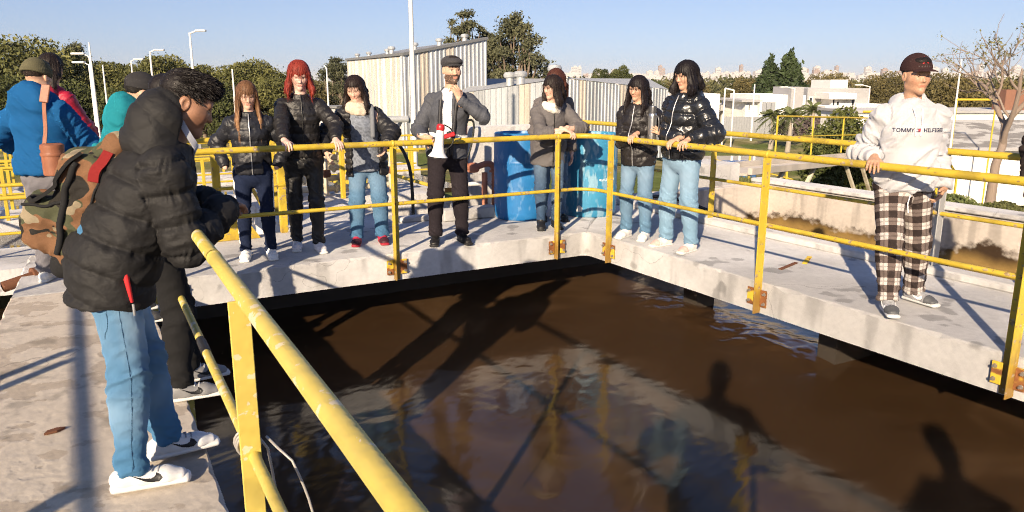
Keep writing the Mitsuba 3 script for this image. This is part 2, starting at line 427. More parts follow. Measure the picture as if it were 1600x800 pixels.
# ground sheet: rings out to the horizon; it sinks below the basins near the camera
rr = np.concatenate([[0.0], np.linspace(2, 12, 6), np.linspace(14, 40, 20), np.geomspace(44, 200, 22), np.geomspace(240, 15000, 16)])
na = 180
ang = np.arange(na) / na * 2 * np.pi
X = np.concatenate([[0], (rr[1:, None] * np.cos(ang)).ravel()]); Y = np.concatenate([[0], (rr[1:, None] * np.sin(ang)).ravel()])
Z = ground_z(X, Y) + (meshkit.fbm(np.stack([X * 0.15, Y * 0.15, X * 0], 1), 3, 2) - 0.5) * 0.25 * (np.hypot(X, Y) > 16)
Nn, Ss = X * E2[0] + Y * E2[1], X * D2[0] + Y * D2[1]
Z = np.where((Nn < 9.6) & (Ss < (12.6)), np.minimum(Z, -3.2), Z)
F = [[0, 1 + i, 1 + (i + 1) % na] for i in range(na)]
for k in range(len(rr) - 2):
    b0, b1 = 1 + k * na, 1 + (k + 1) * na
    for i in range(na):
        j = (i + 1) % na
        F += [[b0 + i, b1 + i, b1 + j], [b0 + i, b1 + j, b0 + j]]
whole('ground', trimesh.Trimesh(np.stack([X, Y, Z], 1), F, process=False), 'grass_ground', kind='structure', smooth=True)

# the brown water, its ripples as real relief
def water_sheet(name, n0, n1, s0, s1, z, step, bsdf, amp=1.0, label=None):
    gn, gs = np.arange(n0, n1 + 1e-6, step), np.arange(s0, s1 + 1e-6, step)
    N_, S_ = np.meshgrid(gn, gs, indexing='ij')
    q = np.stack([N_, S_, N_ * 0], -1)
    warp = np.stack([meshkit.fbm(q * 0.9, 2, 4), meshkit.fbm(q * 0.9 + 7, 2, 5), N_ * 0], -1) * 1.1
    h = (meshkit.fbm((q + warp) * np.array([1.6, 2.4, 1]), 3, 6) - 0.5) * 0.016 + (meshkit.noise((q + warp) * np.array([7, 11, 1]), 8) - 0.5) * 0.0026 + (meshkit.noise((q + warp) * np.array([17, 26, 1]), 9) - 0.5) * 0.0024
    calm = 0.35 + 0.65 * meshkit.fbm(q * 0.55 + 3, 2, 12)
    h = h * amp * calm
    # the channel under the right walkway stands up in a rougher wave
    ch = np.exp(-((N_ - 5.25) / 0.35) ** 2) * np.clip((S_ - 3.9) / 0.4, 0, 1) * np.clip((6.6 - S_) / 0.5, 0, 1)
    h = h + ch * (0.05 + 0.05 * (meshkit.fbm(q * 6, 3, 14) - 0.5)) * (amp > 0)
    V = N_[..., None] * E3 + S_[..., None] * D3 + (z + h)[..., None] * U3
    a, b = N_.shape
    i = (np.arange(a - 1)[:, None] * b + np.arange(b - 1)).ravel()
    Fq = np.stack([i, i + b, i + b + 1, i + 1], 1)
    return whole(name, (V.reshape(-1, 3), Fq), bsdf, kind='structure', smooth=True)
water_sheet('water', 0.0, 6.7, -1.5, 7.86, -0.76, 0.022, 'water_brown')
water_sheet('settling_water', 6.7, 9.4, -3.0, 8.5, -0.66, 0.08, 'sludge', 0.5)
whole('side_water', nbox(-22, 1.85, 8.1, 12.0, -1.9, -1.45) if False else cat_([nbox(-12, -0.5, -4, 8.4, -1.9, -1.5), nbox(-22, 12, 8.6, 12.3, -2.0, -1.52)]), 'water_dark', kind='structure')
whole('rear_water', nbox(2.9, 4.4, 7.9, 10.2, -1.5, -1.1), 'water_dark', kind='structure')

def slab(name, poly, z0, z1, bsdf, chip=0.006, step=0.05):
    """A cast slab whose top arris is worn and chipped."""
    from shapely.geometry import Polygon
    ring = []
    P_ = np.array(poly, float)
    for a, b in zip(P_, np.roll(P_, -1, 0)):
        k = max(1, int(np.linalg.norm(b - a) / step))
        ring += [a + (b - a) * t / k for t in range(k)]
    ring = np.array(ring)
    t = np.roll(ring, -1, 0) - np.roll(ring, 1, 0)
    nrm = np.stack([t[:, 1], -t[:, 0]], 1); nrm /= np.linalg.norm(nrm, axis=1, keepdims=True)
    q = np.concatenate([ring, ring[:, :1] * 0], 1)
    w = (meshkit.fbm(q * 5, 4, 31) - 0.5) * 2
    ch = 0.006 + chip * np.clip((meshkit.fbm(q * 9, 4, 33) - 0.42) * 6, 0, 3)
    r0, r1 = ring + nrm * (w * 0.004)[:, None], ring + nrm * (w * 0.004)[:, None]
    r2 = ring - nrm * ch[:, None]
    n_ = len(ring)
    L = [np.c_[r0, np.full(n_, z0)], np.c_[r1, z1 - ch * 1.1], np.c_[r2, np.full(n_, z1)]]
    v = np.vstack(L); f = []
    k = np.arange(n_); j = (k + 1) % n_
    for a in (0, 1):
        f += [np.stack([a * n_ + k, a * n_ + j, (a + 1) * n_ + j], 1), np.stack([a * n_ + k, (a + 1) * n_ + j, (a + 1) * n_ + k], 1)]
    V = v[:, :1] * E3 + v[:, 1:2] * D3 + v[:, 2:] * U3
    side = trimesh.Trimesh(V, np.vstack(f), process=False)
    caps = []
    for z, r in ((z1, r2), (z0, r0)):
        tv, tf = trimesh.creation.triangulate_polygon(Polygon(r), engine='earcut')
        cv = tv[:, :1] * E3 + tv[:, 1:2] * D3 + z * U3
        caps.append(trimesh.Trimesh(cv, tf if z == z1 else np.asarray(tf)[:, ::-1], process=False))
    return whole(name, cat_([side] + caps), bsdf, kind='structure')

arc = [(4.50 + 0.08 * math.cos(a), 6.42 + 0.08 * math.sin(a)) for a in np.linspace(math.pi / 2, 0, 9)]
slab('left_walkway', [(-1.3, -3.0), (0.35, -3.0), (0.35, 6.497), (-0.53, 6.497), (-0.60, 5.2), (-1.3, 3.6)], -0.24, 0.0, 'concrete_worn', 0.010)
slab('far_walkway', [(-0.53, 6.503), (0.35, 6.503)] + [(0.355, 6.50)] + arc[:1] + arc[1:5] + [(5.0, 7.0), (6.1, 8.1), (6.1, 9.4), (4.2, 9.4), (4.2, 8.05), (3.05, 8.05), (3.05, 11.3), (1.9, 11.3), (1.9, 8.05), (-0.47, 8.05)], -0.25, 0.0, 'concrete', 0.012)
slab('right_walkway', arc[4:][::1] + [(4.58, -3.0), (6.1, -3.0), (6.1, 8.094), (5.004, 6.994)], -0.25, 0.003, 'concrete', 0.012)
whole('kerb', cat_([nbox(5.93, 6.10, -3.0, 7.9, 0.004, 0.07, 0.012), nbox(3.06, 4.2, 7.90, 8.05, 0.0, 0.06, 0.012)]), 'concrete', kind='structure')
# walls under the walkways
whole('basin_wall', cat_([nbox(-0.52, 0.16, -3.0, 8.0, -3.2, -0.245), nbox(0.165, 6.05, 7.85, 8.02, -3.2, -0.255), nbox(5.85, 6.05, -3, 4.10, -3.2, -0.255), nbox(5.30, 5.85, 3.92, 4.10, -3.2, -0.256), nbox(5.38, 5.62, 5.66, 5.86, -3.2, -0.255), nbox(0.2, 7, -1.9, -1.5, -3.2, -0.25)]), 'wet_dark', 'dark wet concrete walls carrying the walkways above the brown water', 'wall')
k_ = thing('tank_wall', 'stained pale concrete wall of the settling basin behind the right walkway', 'wall')
part(k_, 'long_wall', nbox(9.22, 9.45, -4.0, 8.52, -3.2, 0.0, 0.015), 'tank_wall')
part(k_, 'end_wall', nbox(6.2, 9.217, 8.3, 8.52, -3.2, -0.004, 0.015), 'tank_wall')
part(k_, 'coping', nbox(9.16, 9.51, -4.0, 8.6, 0.003, 0.06, 0.012), 'concrete')

# plant yard behind: low slabs and roads
def xy_slab(name, pts, z0, z1, bsdf, kind='structure'):
    return whole(name, prism_xy(pts, z0, z1), bsdf, kind=kind)
def nspoly(n0, n1, s0, s1):
    return [tuple((n * E2 + s * D2)) for n, s in ((n0, s0), (n1, s0), (n1, s1), (n0, s1))]
for i, (n0, n1, s0, s1, z) in enumerate([(-16, 1.6, 12.0, 13.6, -0.92), (-3, 7.5, 16.5, 18.0, -0.95), (-20, -3.2, 16.5, 18.0, -0.95), (-22, 9, 21.5, 23.2, -1.0), (3.4, 4.6, 10.3, 16.4, -0.93), (-4.6, -3.0, 13.7, 21.4, -0.98)]):
    xy_slab('yard_walkway', nspoly(n0, n1, s0, s1), z - 0.35, z, 'concrete')
for n0, n1, s0, s1 in [(-2.9, 3.3, 13.7, 16.4), (-20, -4.7, 13.7, 16.4), (-20, -4.7, 18.1, 21.4), (-2.9, 8.8, 18.1, 21.4)]:
    xy_slab('yard_water', nspoly(n0, n1, s0, s1), -1.5, -1.18, 'water_dark')
def road(name, pts, w, bsdf, zoff=0.03):
    pts = np.array(pts, float); out = []
    t = np.gradient(pts, axis=0); t /= np.linalg.norm(t, axis=1, keepdims=True)
    nn = np.stack([-t[:, 1], t[:, 0]], 1)
    L, R = pts + nn * w / 2, pts - nn * w / 2
    v, f = [], []
    for l, r_ in zip(L, R):
        for q in (l, r_): v.append([q[0], q[1], GZ(*q) + zoff])
    for i in range(len(pts) - 1): f += [[2 * i, 2 * i + 1, 2 * i + 3], [2 * i, 2 * i + 3, 2 * i + 2]]
    return whole(name, trimesh.Trimesh(np.array(v), np.array(f)[:, ::-1], process=False), bsdf, kind='structure')
road('road', [(x, 28.5 - 0.10 * (x - 10) + 0.8 * math.sin(x * 0.1)) for x in np.linspace(6, 60, 28)], 5.0, 'asphalt', 0.16)
road('street', [(x, 55 - 0.05 * x) for x in np.linspace(12, 70, 28)], 5.0, 'asphalt', 0.16)

# ------------------------------------------------------------------ railings
def angle_post(base, top, d1, d2, w=0.07, t=0.008):
    """A post of angle iron: two flanges along d1 and d2."""
    base, top = np.asarray(base, float), np.asarray(top, float)
    c = (base + top) / 2; Lz = np.linalg.norm(top - base); up = unit(top - base)
    a = box_axes(c + d1 * (w / 2 - t / 2), d1, np.cross(up, d1), up, w, t, Lz, 0.0015)
    b = box_axes(c + d2 * (w / 2 + t / 2 + 0.0005), d2, np.cross(up, d2), up, w - t, t, Lz, 0.0015)
    return cat_([a, b])

def railing(label, top_path, mid_path=None, posts=(), r=0.029, rm=0.017, far=False, group=None, low_path=None, mount=None, sides=12):
    key = thing('railing', label, 'railing', group)
    m_ = 'yellow_far' if far else 'yellow_paint'
    part(key, 'top_rail', tube(top_path, r, sides), m_, True)
    if mid_path is not None: part(key, 'mid_rail', tube(mid_path, rm, 8), m_, True)
    if low_path is not None: part(key, 'low_rail', tube(low_path, rm, 8), m_, True)
    for p in posts:
        base, top, d1, d2, w = p
        pk = part(key, 'post', angle_post(base, top, d1, d2, w), m_)
    return key

def bracket(key, p, out, along, w=0.062, h=0.135):
    """Rusted fixing plates with bolts either side of a post, on the face of the walkway."""
    for s in (-1, 1):
        c = np.asarray(p) + along * s * (0.035 + w / 2) + out * 0.008
        pl = part(key, 'fixing_plate', box_axes(c, along, out, U3, w, 0.012, h, 0.002), 'rusty')
        for dz in (-0.04, 0.04):
            part(pl, 'bolt', lathe([(0, 0.020), (0.009, 0.020), (0.010, 0.012), (0.0101, 0), (0.015, 0), (0.015, -0.004)], c + out * 0.007 + U3 * dz + along * s * 0.012, 6, out), 'steel_bolt')

# left walkway: the near handrail
zt = 1.0
RN = lambda s: 0.3137 + 0.0132 * s          # the left edge and its rail run slightly out of square
lk = thing('railing', 'thick yellow handrail in the foreground running away along the left walkway edge', 'railing')
part(lk, 'top_rail', tube([W(RN(s), s, zt) for s in np.linspace(-2.0, 6.42, 60)] , 0.0228, 18), 'yellow_old', True)
part(lk, 'mid_rail', tube([W(RN(s), s, 0.53) for s in np.linspace(-2.0, 6.42, 30)], 0.0165, 12), 'yellow_old', True)
part(lk, 'post', box_axes(W(RN(2.06) - 0.008, 2.06, 0.36), E3, D3, U3, 0.056, 0.012, 1.24, 0.002), 'yellow_old', label='wide flat yellow post with a ring of wire round it')
part(lk, 'post', box_axes(W(RN(4.1) + 0.004, 4.10, 0.36), E3, D3, U3, 0.056, 0.012, 1.24, 0.002), 'yellow_old')
part(lk, 'post', box_axes(W(RN(6.3), 6.30, 0.36), E3, D3, U3, 0.056, 0.012, 1.24, 0.002), 'yellow_old')
part(lk, 'post', box_axes(W(RN(0.1), 0.1, 0.36), E3, D3, U3, 0.056, 0.012, 1.24, 0.002), 'yellow_old')
part(lk, 'joint_sleeve', tube([W(RN(2.52), 2.52, zt), W(RN(2.545), 2.545, zt)], 0.0243, 18), 'yellow_old', True)
mat('black_tape', (0.018, 0.018, 0.02), 0.5, 0.4)
part(lk, 'tape_wrap', tube([W(RN(s), s, 0.53) for s in (3.0, 3.06, 3.12, 3.17)], 0.019, 12), 'black_tape', True, label='black tape wound round the mid rail')
mat('wire_grey', (0.36, 0.34, 0.31), 0.5, 0.5, 0.3)
th = np.linspace(0, 6 * math.pi, 50)
coil = [W(0.340 + 0.033 * math.cos(a), 2.135 + 0.0012 * i - 0.02, 0.535 + 0.033 * math.sin(a)) for i, a in enumerate(th)]
tail = [W(0.395 + 0.02 * math.sin(t * 5), 2.15 + 0.02 * t, 0.50 - 0.9 * t) for t in np.linspace(0, 1, 14)]
tail2 = [W(0.43 + 0.05 * math.sin(t * 3), 2.00 - 0.02 * t, 0.52 - 0.45 * t) for t in np.linspace(0, 1, 12)]
wk = thing('wire_coil', 'coiled grey wire with loose hanging ends on the nearest yellow post', 'wire')
part(wk, 'ring', tube(coil, 0.0048, 6), 'wire_grey', True)
part(wk, 'hanging_end', tube([coil[-1]] + tail, 0.0042, 6), 'wire_grey', True)
part(wk, 'hanging_end', tube([W(0.385, 2.10, 0.56), W(0.40, 2.04, 0.55)] + tail2, 0.0042, 6), 'wire_grey', True)

# far and right walkway: one handrail that bends round the corner
arc_r = [(4.36 + 0.22 * math.cos(a), 6.28 + 0.22 * math.sin(a)) for a in np.linspace(math.pi / 2, 0, 10)]
def inner(z, s0=-2.6): return [W(n, 6.5, z) for n in np.linspace(0.36, 4.33, 24)] + [W(n, s, z) for n, s in arc_r] + [W(4.58 + 0.0 * s, s, z) for s in np.linspace(6.25, s0, 44)]
rk = thing('railing', 'yellow handrail of the far walkway bending round the corner along the right walkway', 'railing')
part(rk, 'top_rail', tube(inner(zt), 0.0265, 14), 'yellow_paint', True)
part(rk, 'mid_rail', tube(inner(0.46), 0.0175, 10), 'yellow_paint', True)
for n, s, out, al, w in [(0.55, 6.5, -D3, E3, 0.06), (2.43, 6.5, -D3, E3, 0.06), (4.17, 6.5, -D3, E3, 0.065), (4.58, 6.06, -E3, D3, 0.065), (4.58, 4.10, -E3, D3, 0.075), (4.58, 2.19, -E3, D3, 0.08), (4.58, 0.3, -E3, D3, 0.08)]:
    o = W(n, s, 0) + out * 0.014
    part(rk, 'weld', lathe([(0.0268, -0.012), (0.031, -0.006), (0.0325, 0), (0.031, 0.006), (0.0268, 0.012)], W(n, s, zt) + al * w * 0.5, 12, al), 'yellow_paint', True)
    part(rk, 'weld', lathe([(0.0178, -0.010), (0.0225, -0.004), (0.0225, 0.004), (0.0178, 0.010)], W(n, s, 0.46) + al * w * 0.5, 10, al), 'rusty', True)
    part(rk, 'post', angle_post(o - U3 * 0.24, o + U3 * (zt - 0.025), al, -out if False else out, w), 'yellow_paint')
    bracket(rk, o + out * 0.0 - U3 * 0.12 + al * w * 0.4, out, al)

# outer rail of the right walkway
ok_ = thing('railing', 'yellow railing on the outer side of the right walkway behind the boy in white', 'railing')
part(ok_, 'top_rail', tube([W(6.02, s, 1.0) for s in np.linspace(-2.6, 9.2, 40)], 0.027, 12), 'yellow_paint', True)
part(ok_, 'mid_rail', tube([W(6.02, s, 0.5) for s in np.linspace(-2.6, 9.2, 40)], 0.0175, 10), 'yellow_paint', True)
for s, m_ in ((6.2, 'yellow_paint'), (3.62, 'galvanised'), (1.2, 'yellow_paint'), (8.6, 'yellow_paint'), (-1.2, 'yellow_paint')):
    part(ok_, 'post', angle_post(W(6.06, s, 0.0), W(6.06, s, 0.985), D3, -E3, 0.075), m_, label='bare galvanised post' if m_ == 'galvanised' else None)
mat('galvanised', (0.45, 0.45, 0.45), 0.5, 0.5, 0.5)

# outer rail of the left walkway stands off to the left; its shadow falls on the walkway
okl = thing('railing', 'yellow railing of the side platform at the left, its shadow on the walkway', 'railing')
part(okl, 'top_rail', box_axes(W(-2.07, 2.3, 1.02), E3, U3, D3, 0.035, 0.035, 6.2, 0.004), 'yellow_paint')
part(okl, 'mid_rail', tube([W(-2.07, -1.0, 0.5), W(-2.07, 5.3, 0.5)], 0.0175, 10), 'yellow_paint', True)
for s, w_ in ((3.02, 0.05), (3.20, 0.05), (1.12, 0.10), (1.36, 0.10), (5.2, 0.05)): part(okl, 'post', box_axes(W(-2.07, s, 0.39), E3, D3, U3, 0.05, w_, 1.2, 0.002), 'yellow_paint')
whole('side_platform', nbox(-2.9, -1.75, -3.0, 5.4, -0.4, -0.2), 'concrete', kind='structure')

# far edge railing of the far walkway
fk = thing('railing', 'yellow railing along the back edge of the far walkway behind the girls', 'railing')
part(fk, 'top_rail', tube([W(n, 8.0, 0.98) for n in np.linspace(-0.4, 2.0, 12)] + [W(2.0, s, 0.98) for s in np.linspace(8.2, 11.2, 10)], 0.024, 10), 'yellow_paint', True)
part(fk, 'mid_rail', tube([W(n, 8.0, 0.5) for n in np.linspace(-0.4, 2.0, 12)] + [W(2.0, s, 0.5) for s in np.linspace(8.2, 11.2, 10)], 0.017, 8), 'yellow_paint', True)
for n, s in ((-0.4, 8.0), (0.45, 8.0), (1.15, 8.0), (1.78, 8.0), (2.0, 9.4), (2.0, 11.1)):
    part(fk, 'post', angle_post(W(n, s, 0.0), W(n, s, 0.97), E3, D3, 0.07), 'yellow_paint')
part(fk, 'brace', beam(W(1.70, 8.03, 0.1), W(1.35, 8.5, 0.95), 0.05, 0.008), 'yellow_paint')
part(fk, 'base_plate', flat_shape([(-0.28, 0), (0.28, 0), (0.13, 0.24), (-0.08, 0.24)], W(1.25, 7.86, 0.004), E3, U3, 0.02), 'yellow_paint', label='yellow gusset plate at the foot of the posts')

# railings of the low walkways in the yard
def yard_rail(label, p0, p1, z, h=0.95, gap=1.7, mid=True, group='yellow railings of the yard behind the walkway'):
    p0, p1 = np.array(p0, float), np.array(p1, float)
    a, b = p0[0] * E3 + p0[1] * D3, p1[0] * E3 + p1[1] * D3
    key = thing('yard_railing', label, 'railing', group)
    part(key, 'top_rail', tube([a + U3 * (z + h), b + U3 * (z + h)], 0.03, 8), 'yellow_far', True)
    part(key, 'mid_rail', tube([a + U3 * (z + h * 0.5), b + U3 * (z + h * 0.5)], 0.022, 6), 'yellow_far', True)
    n_ = max(2, int(np.linalg.norm(b - a) / gap) + 1)
    for t in np.linspace(0.01, 0.99, n_):
        p = a + (b - a) * t
        part(key, 'post', box_axes(p + U3 * (z + h / 2), E3, D3, U3, 0.06, 0.06, h, 0.004), 'yellow_far')
for p0, p1, z, lb in [((-16, 12.05), (1.5, 12.05), -0.92, 'nearest row of yard railing, behind the black haired boys and the fair haired girl'), ((-16, 13.55), (-4.7, 13.55), -0.92, 'second row of yard railing at far left, behind the person in blue'), ((-2.9, 13.55), (1.5, 13.55), -0.92, 'short second row of yard railing behind the red haired girl'),
                      ((-3.0, 16.55), (7.4, 16.55), -0.95, 'third row of yard railing, behind the girl with the scarf'), ((-3.0, 17.95), (7.4, 17.95), -0.95, 'fourth row of yard railing, behind the girl with the scarf'), ((-20, 16.55), (-3.3, 16.55), -0.95, 'third row of yard railing on the left, behind the lamp posts'),
                      ((-20, 17.95), (-4.8, 17.95), -0.95, 'fourth row of yard railing on the left'), ((-22, 21.6), (9, 21.6), -1.0, 'long yard railing in the last row but one before the sheds'), ((-22, 23.1), (9, 23.1), -1.0, 'farthest long yard railing in front of the sheds and trees'),
                      ((3.45, 10.4), (3.45, 16.4), -0.93, 'yard railing running away behind the man, left one of two'), ((4.55, 10.4), (4.55, 16.4), -0.93, 'yard railing running away behind the man, right one of two'), ((-4.5, 13.8), (-4.5, 21.4), -0.98, 'yard railing running away at left, outer one of two'), ((-3.1, 13.8), (-3.1, 21.4), -0.98, 'yard railing running away at left, inner one of two')]:
    yard_rail(lb, p0, p1, z)

# ------------------------------------------------------------------ barrels
def barrel_fn(p, n, uv):
    t = fbm(p.x * 3, p.y * 3, p.z * 8, 4)
    scuff = smoothstep(0.60, 0.68, fbm(p.x * 26, p.y * 26, p.z * 7, 3)) * 0.25
    return t, scuff
bump('barrel_blue', mikit.proc(lambda p, n, uv: mix(mix((0.012, 0.115, 0.31), (0.022, 0.17, 0.42), fbm(p.x * 3, p.y * 3, p.z * 8, 4)), (0.25, 0.40, 0.55), smoothstep(0.60, 0.70, fbm(p.x * 26, p.y * 26, p.z * 7, 3)) * 0.22)), lambda p, n, uv: fbm(p.x * 9, p.y * 9, p.z * 9, 2), 0.004, 0.42, 0.45)
mat('barrel_cyan', mikit.proc(lambda p, n, uv: mix(mix((0.024, 0.165, 0.31), (0.045, 0.24, 0.40), fbm(p.x * 4, p.y * 4, p.z * 7, 4)), (0.33, 0.46, 0.52), smoothstep(0.5, 0.66, fbm(p.x * 20, p.y * 20, p.z * 5, 3)) * 0.5)), 0.45, 0.4)
def barrel(label, c, r, h, m_, marks=False):
    key = thing('barrel', label, 'barrel', None)
    prof = [(0, 0.012), (r * 0.86, 0.012), (r * 0.93, 0.0), (r * 0.97, 0.03), (r, 0.09), (r * 1.0, h * 0.31), (r * 1.018, h * 0.325), (r * 1.018, h * 0.345), (r, h * 0.36), (r, h * 0.64), (r * 1.018, h * 0.655), (r * 1.018, h * 0.675), (r, h * 0.69),
            (r, h - 0.12), (r * 0.97, h - 0.06), (r * 0.985, h - 0.045), (r * 0.985, h - 0.01), (r * 0.95, h), (r * 0.90, h - 0.004), (r * 0.88, h - 0.03), (0, h - 0.03)]
    m = lathe(prof, c, 48)
    part(key, 'shell', m, m_, 35)
    for a in (0.4, 2.6): part(key, 'bung', lathe([(0, 0.02), (0.03, 0.02), (0.034, 0.0)], np.array(c) + [r * 0.6 * math.cos(a), r * 0.6 * math.sin(a), h - 0.03], 16), 'cap_black' if False else m_)
    return key
b1 = barrel('deep blue plastic barrel standing to the left of the woman leaning on the rail', W(4.42, 7.62, 0.004), 0.30, 0.97, 'barrel_blue')
b2 = barrel('faded light blue plastic barrel with white print between the two groups of girls', W(5.25, 7.42, 0.004), 0.32, 0.95, 'barrel_cyan')
def wrap_text(key, text, c, r, z, height, az, m_):
    t = meshkit.text_mesh(text, height, 0.002)
    v = np.array(t.vertices); wdt = v[:, 0].max()
    a = az + (v[:, 0] - wdt / 2) / r
    v2 = np.stack([c[0] + (r + v[:, 2] + 0.001) * np.sin(a), c[1] - (r + v[:, 2] + 0.001) * np.cos(a), z + v[:, 1]], 1)
    part(key, 'print', trimesh.Trimesh(v2, t.faces, process=False), m_)
mat('print_white', (0.68, 0.70, 0.70), 0.6, 0.3)
c2 = W(5.25, 7.42, 0)
wrap_text(b2, 'BARROS', c2, 0.32, 0.545, 0.022, 0.72, 'print_white')
wrap_text(b2, 'REUTILIZABLE', c2, 0.32, 0.425, 0.024, 0.60, 'print_white')
part(b2, 'label_scrap', flat_shape([(0, 0), (0.07, 0.005), (0.075, 0.05), (0.04, 0.075), (0.005, 0.06)], c2 + np.array([-0.17, -0.268 - 0.012, 0.07]), unit([0.85, -0.52, 0]), U3, 0.004), 'print_white', label='torn white scrap of label')

# ------------------------------------------------------------------ pipes and blocks behind the man
bump('pipe_red', mikit.proc(lambda p, n, uv: mix((0.46, 0.19, 0.12), (0.30, 0.12, 0.075), fbm(p.x * 12, p.y * 12, p.z * 12, 3))), lambda p, n, uv: fbm(p.x * 40, p.y * 40, p.z * 40, 2), 0.002, 0.6, 0.35)
mat('white_pvc', (0.70, 0.69, 0.66), 0.45, 0.45)
mat('cream_paint', mikit.proc(lambda p, n, uv: mix((0.55, 0.50, 0.39), (0.36, 0.31, 0.22), smoothstep(0.45, 0.7, fbm(p.x * 5, p.y * 5, p.z * 5, 3)))), 0.6, 0.35)
mat('hose_black', (0.02, 0.022, 0.02), 0.5, 0.4)
mat('hose_green', (0.02, 0.10, 0.05), 0.45, 0.4)
def bend(pts, k=8):
    """A smooth curve through the points (Catmull-Rom)."""
    p = np.asarray(pts, float); p = np.vstack([2 * p[0] - p[1], p, 2 * p[-1] - p[-2]])
    out = []
    for i in range(1, len(p) - 2):
        for t in np.arange(k) / k:
            out.append(0.5 * (2 * p[i] + (p[i + 1] - p[i - 1]) * t + (2 * p[i - 1] - 5 * p[i] + 4 * p[i + 1] - p[i + 2]) * t * t + (-p[i - 1] + 3 * p[i] - 3 * p[i + 1] + p[i + 2]) * t ** 3))
    out.append(p[-2])
    return out
pk = thing('red_pipe', 'rusty red pipe assembly with elbows standing on the far walkway beside the blue barrel', 'pipe')
n0, s0 = 4.15, 7.95
part(pk, 'riser', tube([W(n0 - 0.02, s0, 0.01), W(n0 - 0.02, s0, 0.50)], 0.034, 12), 'pipe_red', True)
part(pk, 'riser', tube([W(n0 + 0.10, s0 - 0.02, 0.01), W(n0 + 0.10, s0 - 0.02, 0.56)], 0.034, 12), 'pipe_red', True)
part(pk, 'elbow', tube(bend([W(n0 + 0.10, s0 - 0.02, 0.52), W(n0 + 0.08, s0, 0.58), W(n0 + 0.0, s0, 0.60), W(n0 - 0.16, s0 + 0.02, 0.56), W(n0 - 0.25, s0 + 0.03, 0.60), W(n0 - 0.26, s0 + 0.03, 0.72), W(n0 - 0.26, s0 + 0.03, 1.05)]), 0.036, 12), 'pipe_red', True)
for z in (0.03, 0.50): part(pk, 'flange', lathe([(0, 0), (0.06, 0), (0.06, 0.022), (0, 0.022)], W(n0 + 0.10, s0 - 0.02, z), 16), 'pipe_red')
part(pk, 'valve', lathe([(0, -0.06), (0.05, -0.06), (0.06, -0.03), (0.06, 0.03), (0.05, 0.06), (0, 0.06)], W(n0 - 0.16, s0 + 0.02, 0.56), 14, E3), 'pipe_red', 30)
fr_ = thing('plastic_stand', 'white plastic pipe frame on a concrete block beside the man in the flat cap', 'stand')
part(fr_, 'upright', tube([W(3.78, 7.98, 0.06), W(3.78, 7.98, 0.36)], 0.026, 10), 'white_pvc', True)
part(fr_, 'crossbar', tube([W(3.76, 7.98, 0.37), W(4.32, 7.98, 0.37)], 0.026, 10), 'white_pvc', True)
part(fr_, 'upright', tube([W(4.30, 7.98, 0.06), W(4.30, 7.98, 0.36)], 0.026, 10), 'white_pvc', True)
whole('concrete_block', cat_([nbox(3.50, 4.18, 7.72, 7.90, 0.004, 0.13, 0.012)]), 'concrete', 'low pale concrete block on the walkway behind the legs of the man', 'block')
whole('concrete_upstand', nbox(4.15, 5.3, 8.55, 8.75, 0.0, 0.99, 0.015), 'concrete', 'grey concrete upstand wall behind the blue barrels', 'wall')
hz = thing('hose', 'green and black hose arching over the yellow plate behind the man', 'hose')
hp = bend([W(2.75, 8.6, 0.86), W(2.78, 8.55, 1.02), W(2.95, 8.45, 1.06), W(3.12, 8.35, 0.95), W(3.25, 8.2, 0.72), W(3.30, 8.15, 0.35), W(3.30, 8.15, -0.6)])
part(hz, 'green_end', tube(hp[:24], 0.020, 10), 'hose_green', True)
part(hz, 'black_end', tube(hp[23:], 0.019, 10), 'hose_black', True)
hz = thing('hose', 'thin dark hose hanging in a loop on the concrete upstand wall', 'hose')
hp = bend([W(3.98, 8.3, 0.55), W(4.0, 8.35, 0.85), W(4.12, 8.4, 1.06), W(4.22, 8.4, 1.05), W(4.2, 8.42, 0.8), W(4.12, 8.45, 0.5), W(4.05, 8.4, 0.1)])
part(hz, 'green_end', tube(hp[:18], 0.022, 10), 'hose_green', True)
part(hz, 'black_end', tube(hp[17:], 0.014, 8), 'hose_black', True)
# cream pipework on the low yard slab
pr = thing('pipe_rack', 'cream painted pipework with valves and a yellow top plate beyond the gap in the walkway', 'pipework')
part(pr, 'base_slab', nbox(2.2, 4.6, 10.25, 11.6, -0.9, -0.05, 0.015), 'concrete')
for i, z in enumerate((0.08, 0.22, 0.36, 0.50, 0.64)):
    part(pr, 'pipe', tube([W(2.25, 10.5 + 0.03 * i, z), W(4.0, 10.5 + 0.03 * i, z)], 0.042, 10), 'cream_paint', True)
    for n in (2.6, 3.1, 3.7): part(pr, 'flange', lathe([(0, 0), (0.07, 0), (0.07, 0.03), (0, 0.03)], W(n + 0.07 * (i % 2), 10.5 + 0.03 * i, z), 12, E3), 'cream_paint')
for n in (2.45, 2.95, 3.45, 3.9):
    part(pr, 'riser', tube(bend([W(n, 10.40, -0.04), W(n, 10.40, 0.4), W(n + 0.04, 10.40, 0.62), W(n + 0.15, 10.42, 0.70)]), 0.035, 10), 'cream_paint', True)
    part(pr, 'valve', lathe([(0, 0), (0.055, 0.01), (0.065, 0.05), (0.055, 0.10), (0, 0.11)], W(n, 10.36, 0.25), 12), 'rust_plain', 30)
part(pr, 'top_plate', nbox(2.3, 3.2, 10.3, 10.9, 0.82, 0.90, 0.005), 'yellow_far')
for n in (2.33, 3.17): part(pr, 'leg', nbox(n - 0.03, n + 0.03, 10.32, 10.38, -0.05, 0.82, 0.004), 'yellow_far')
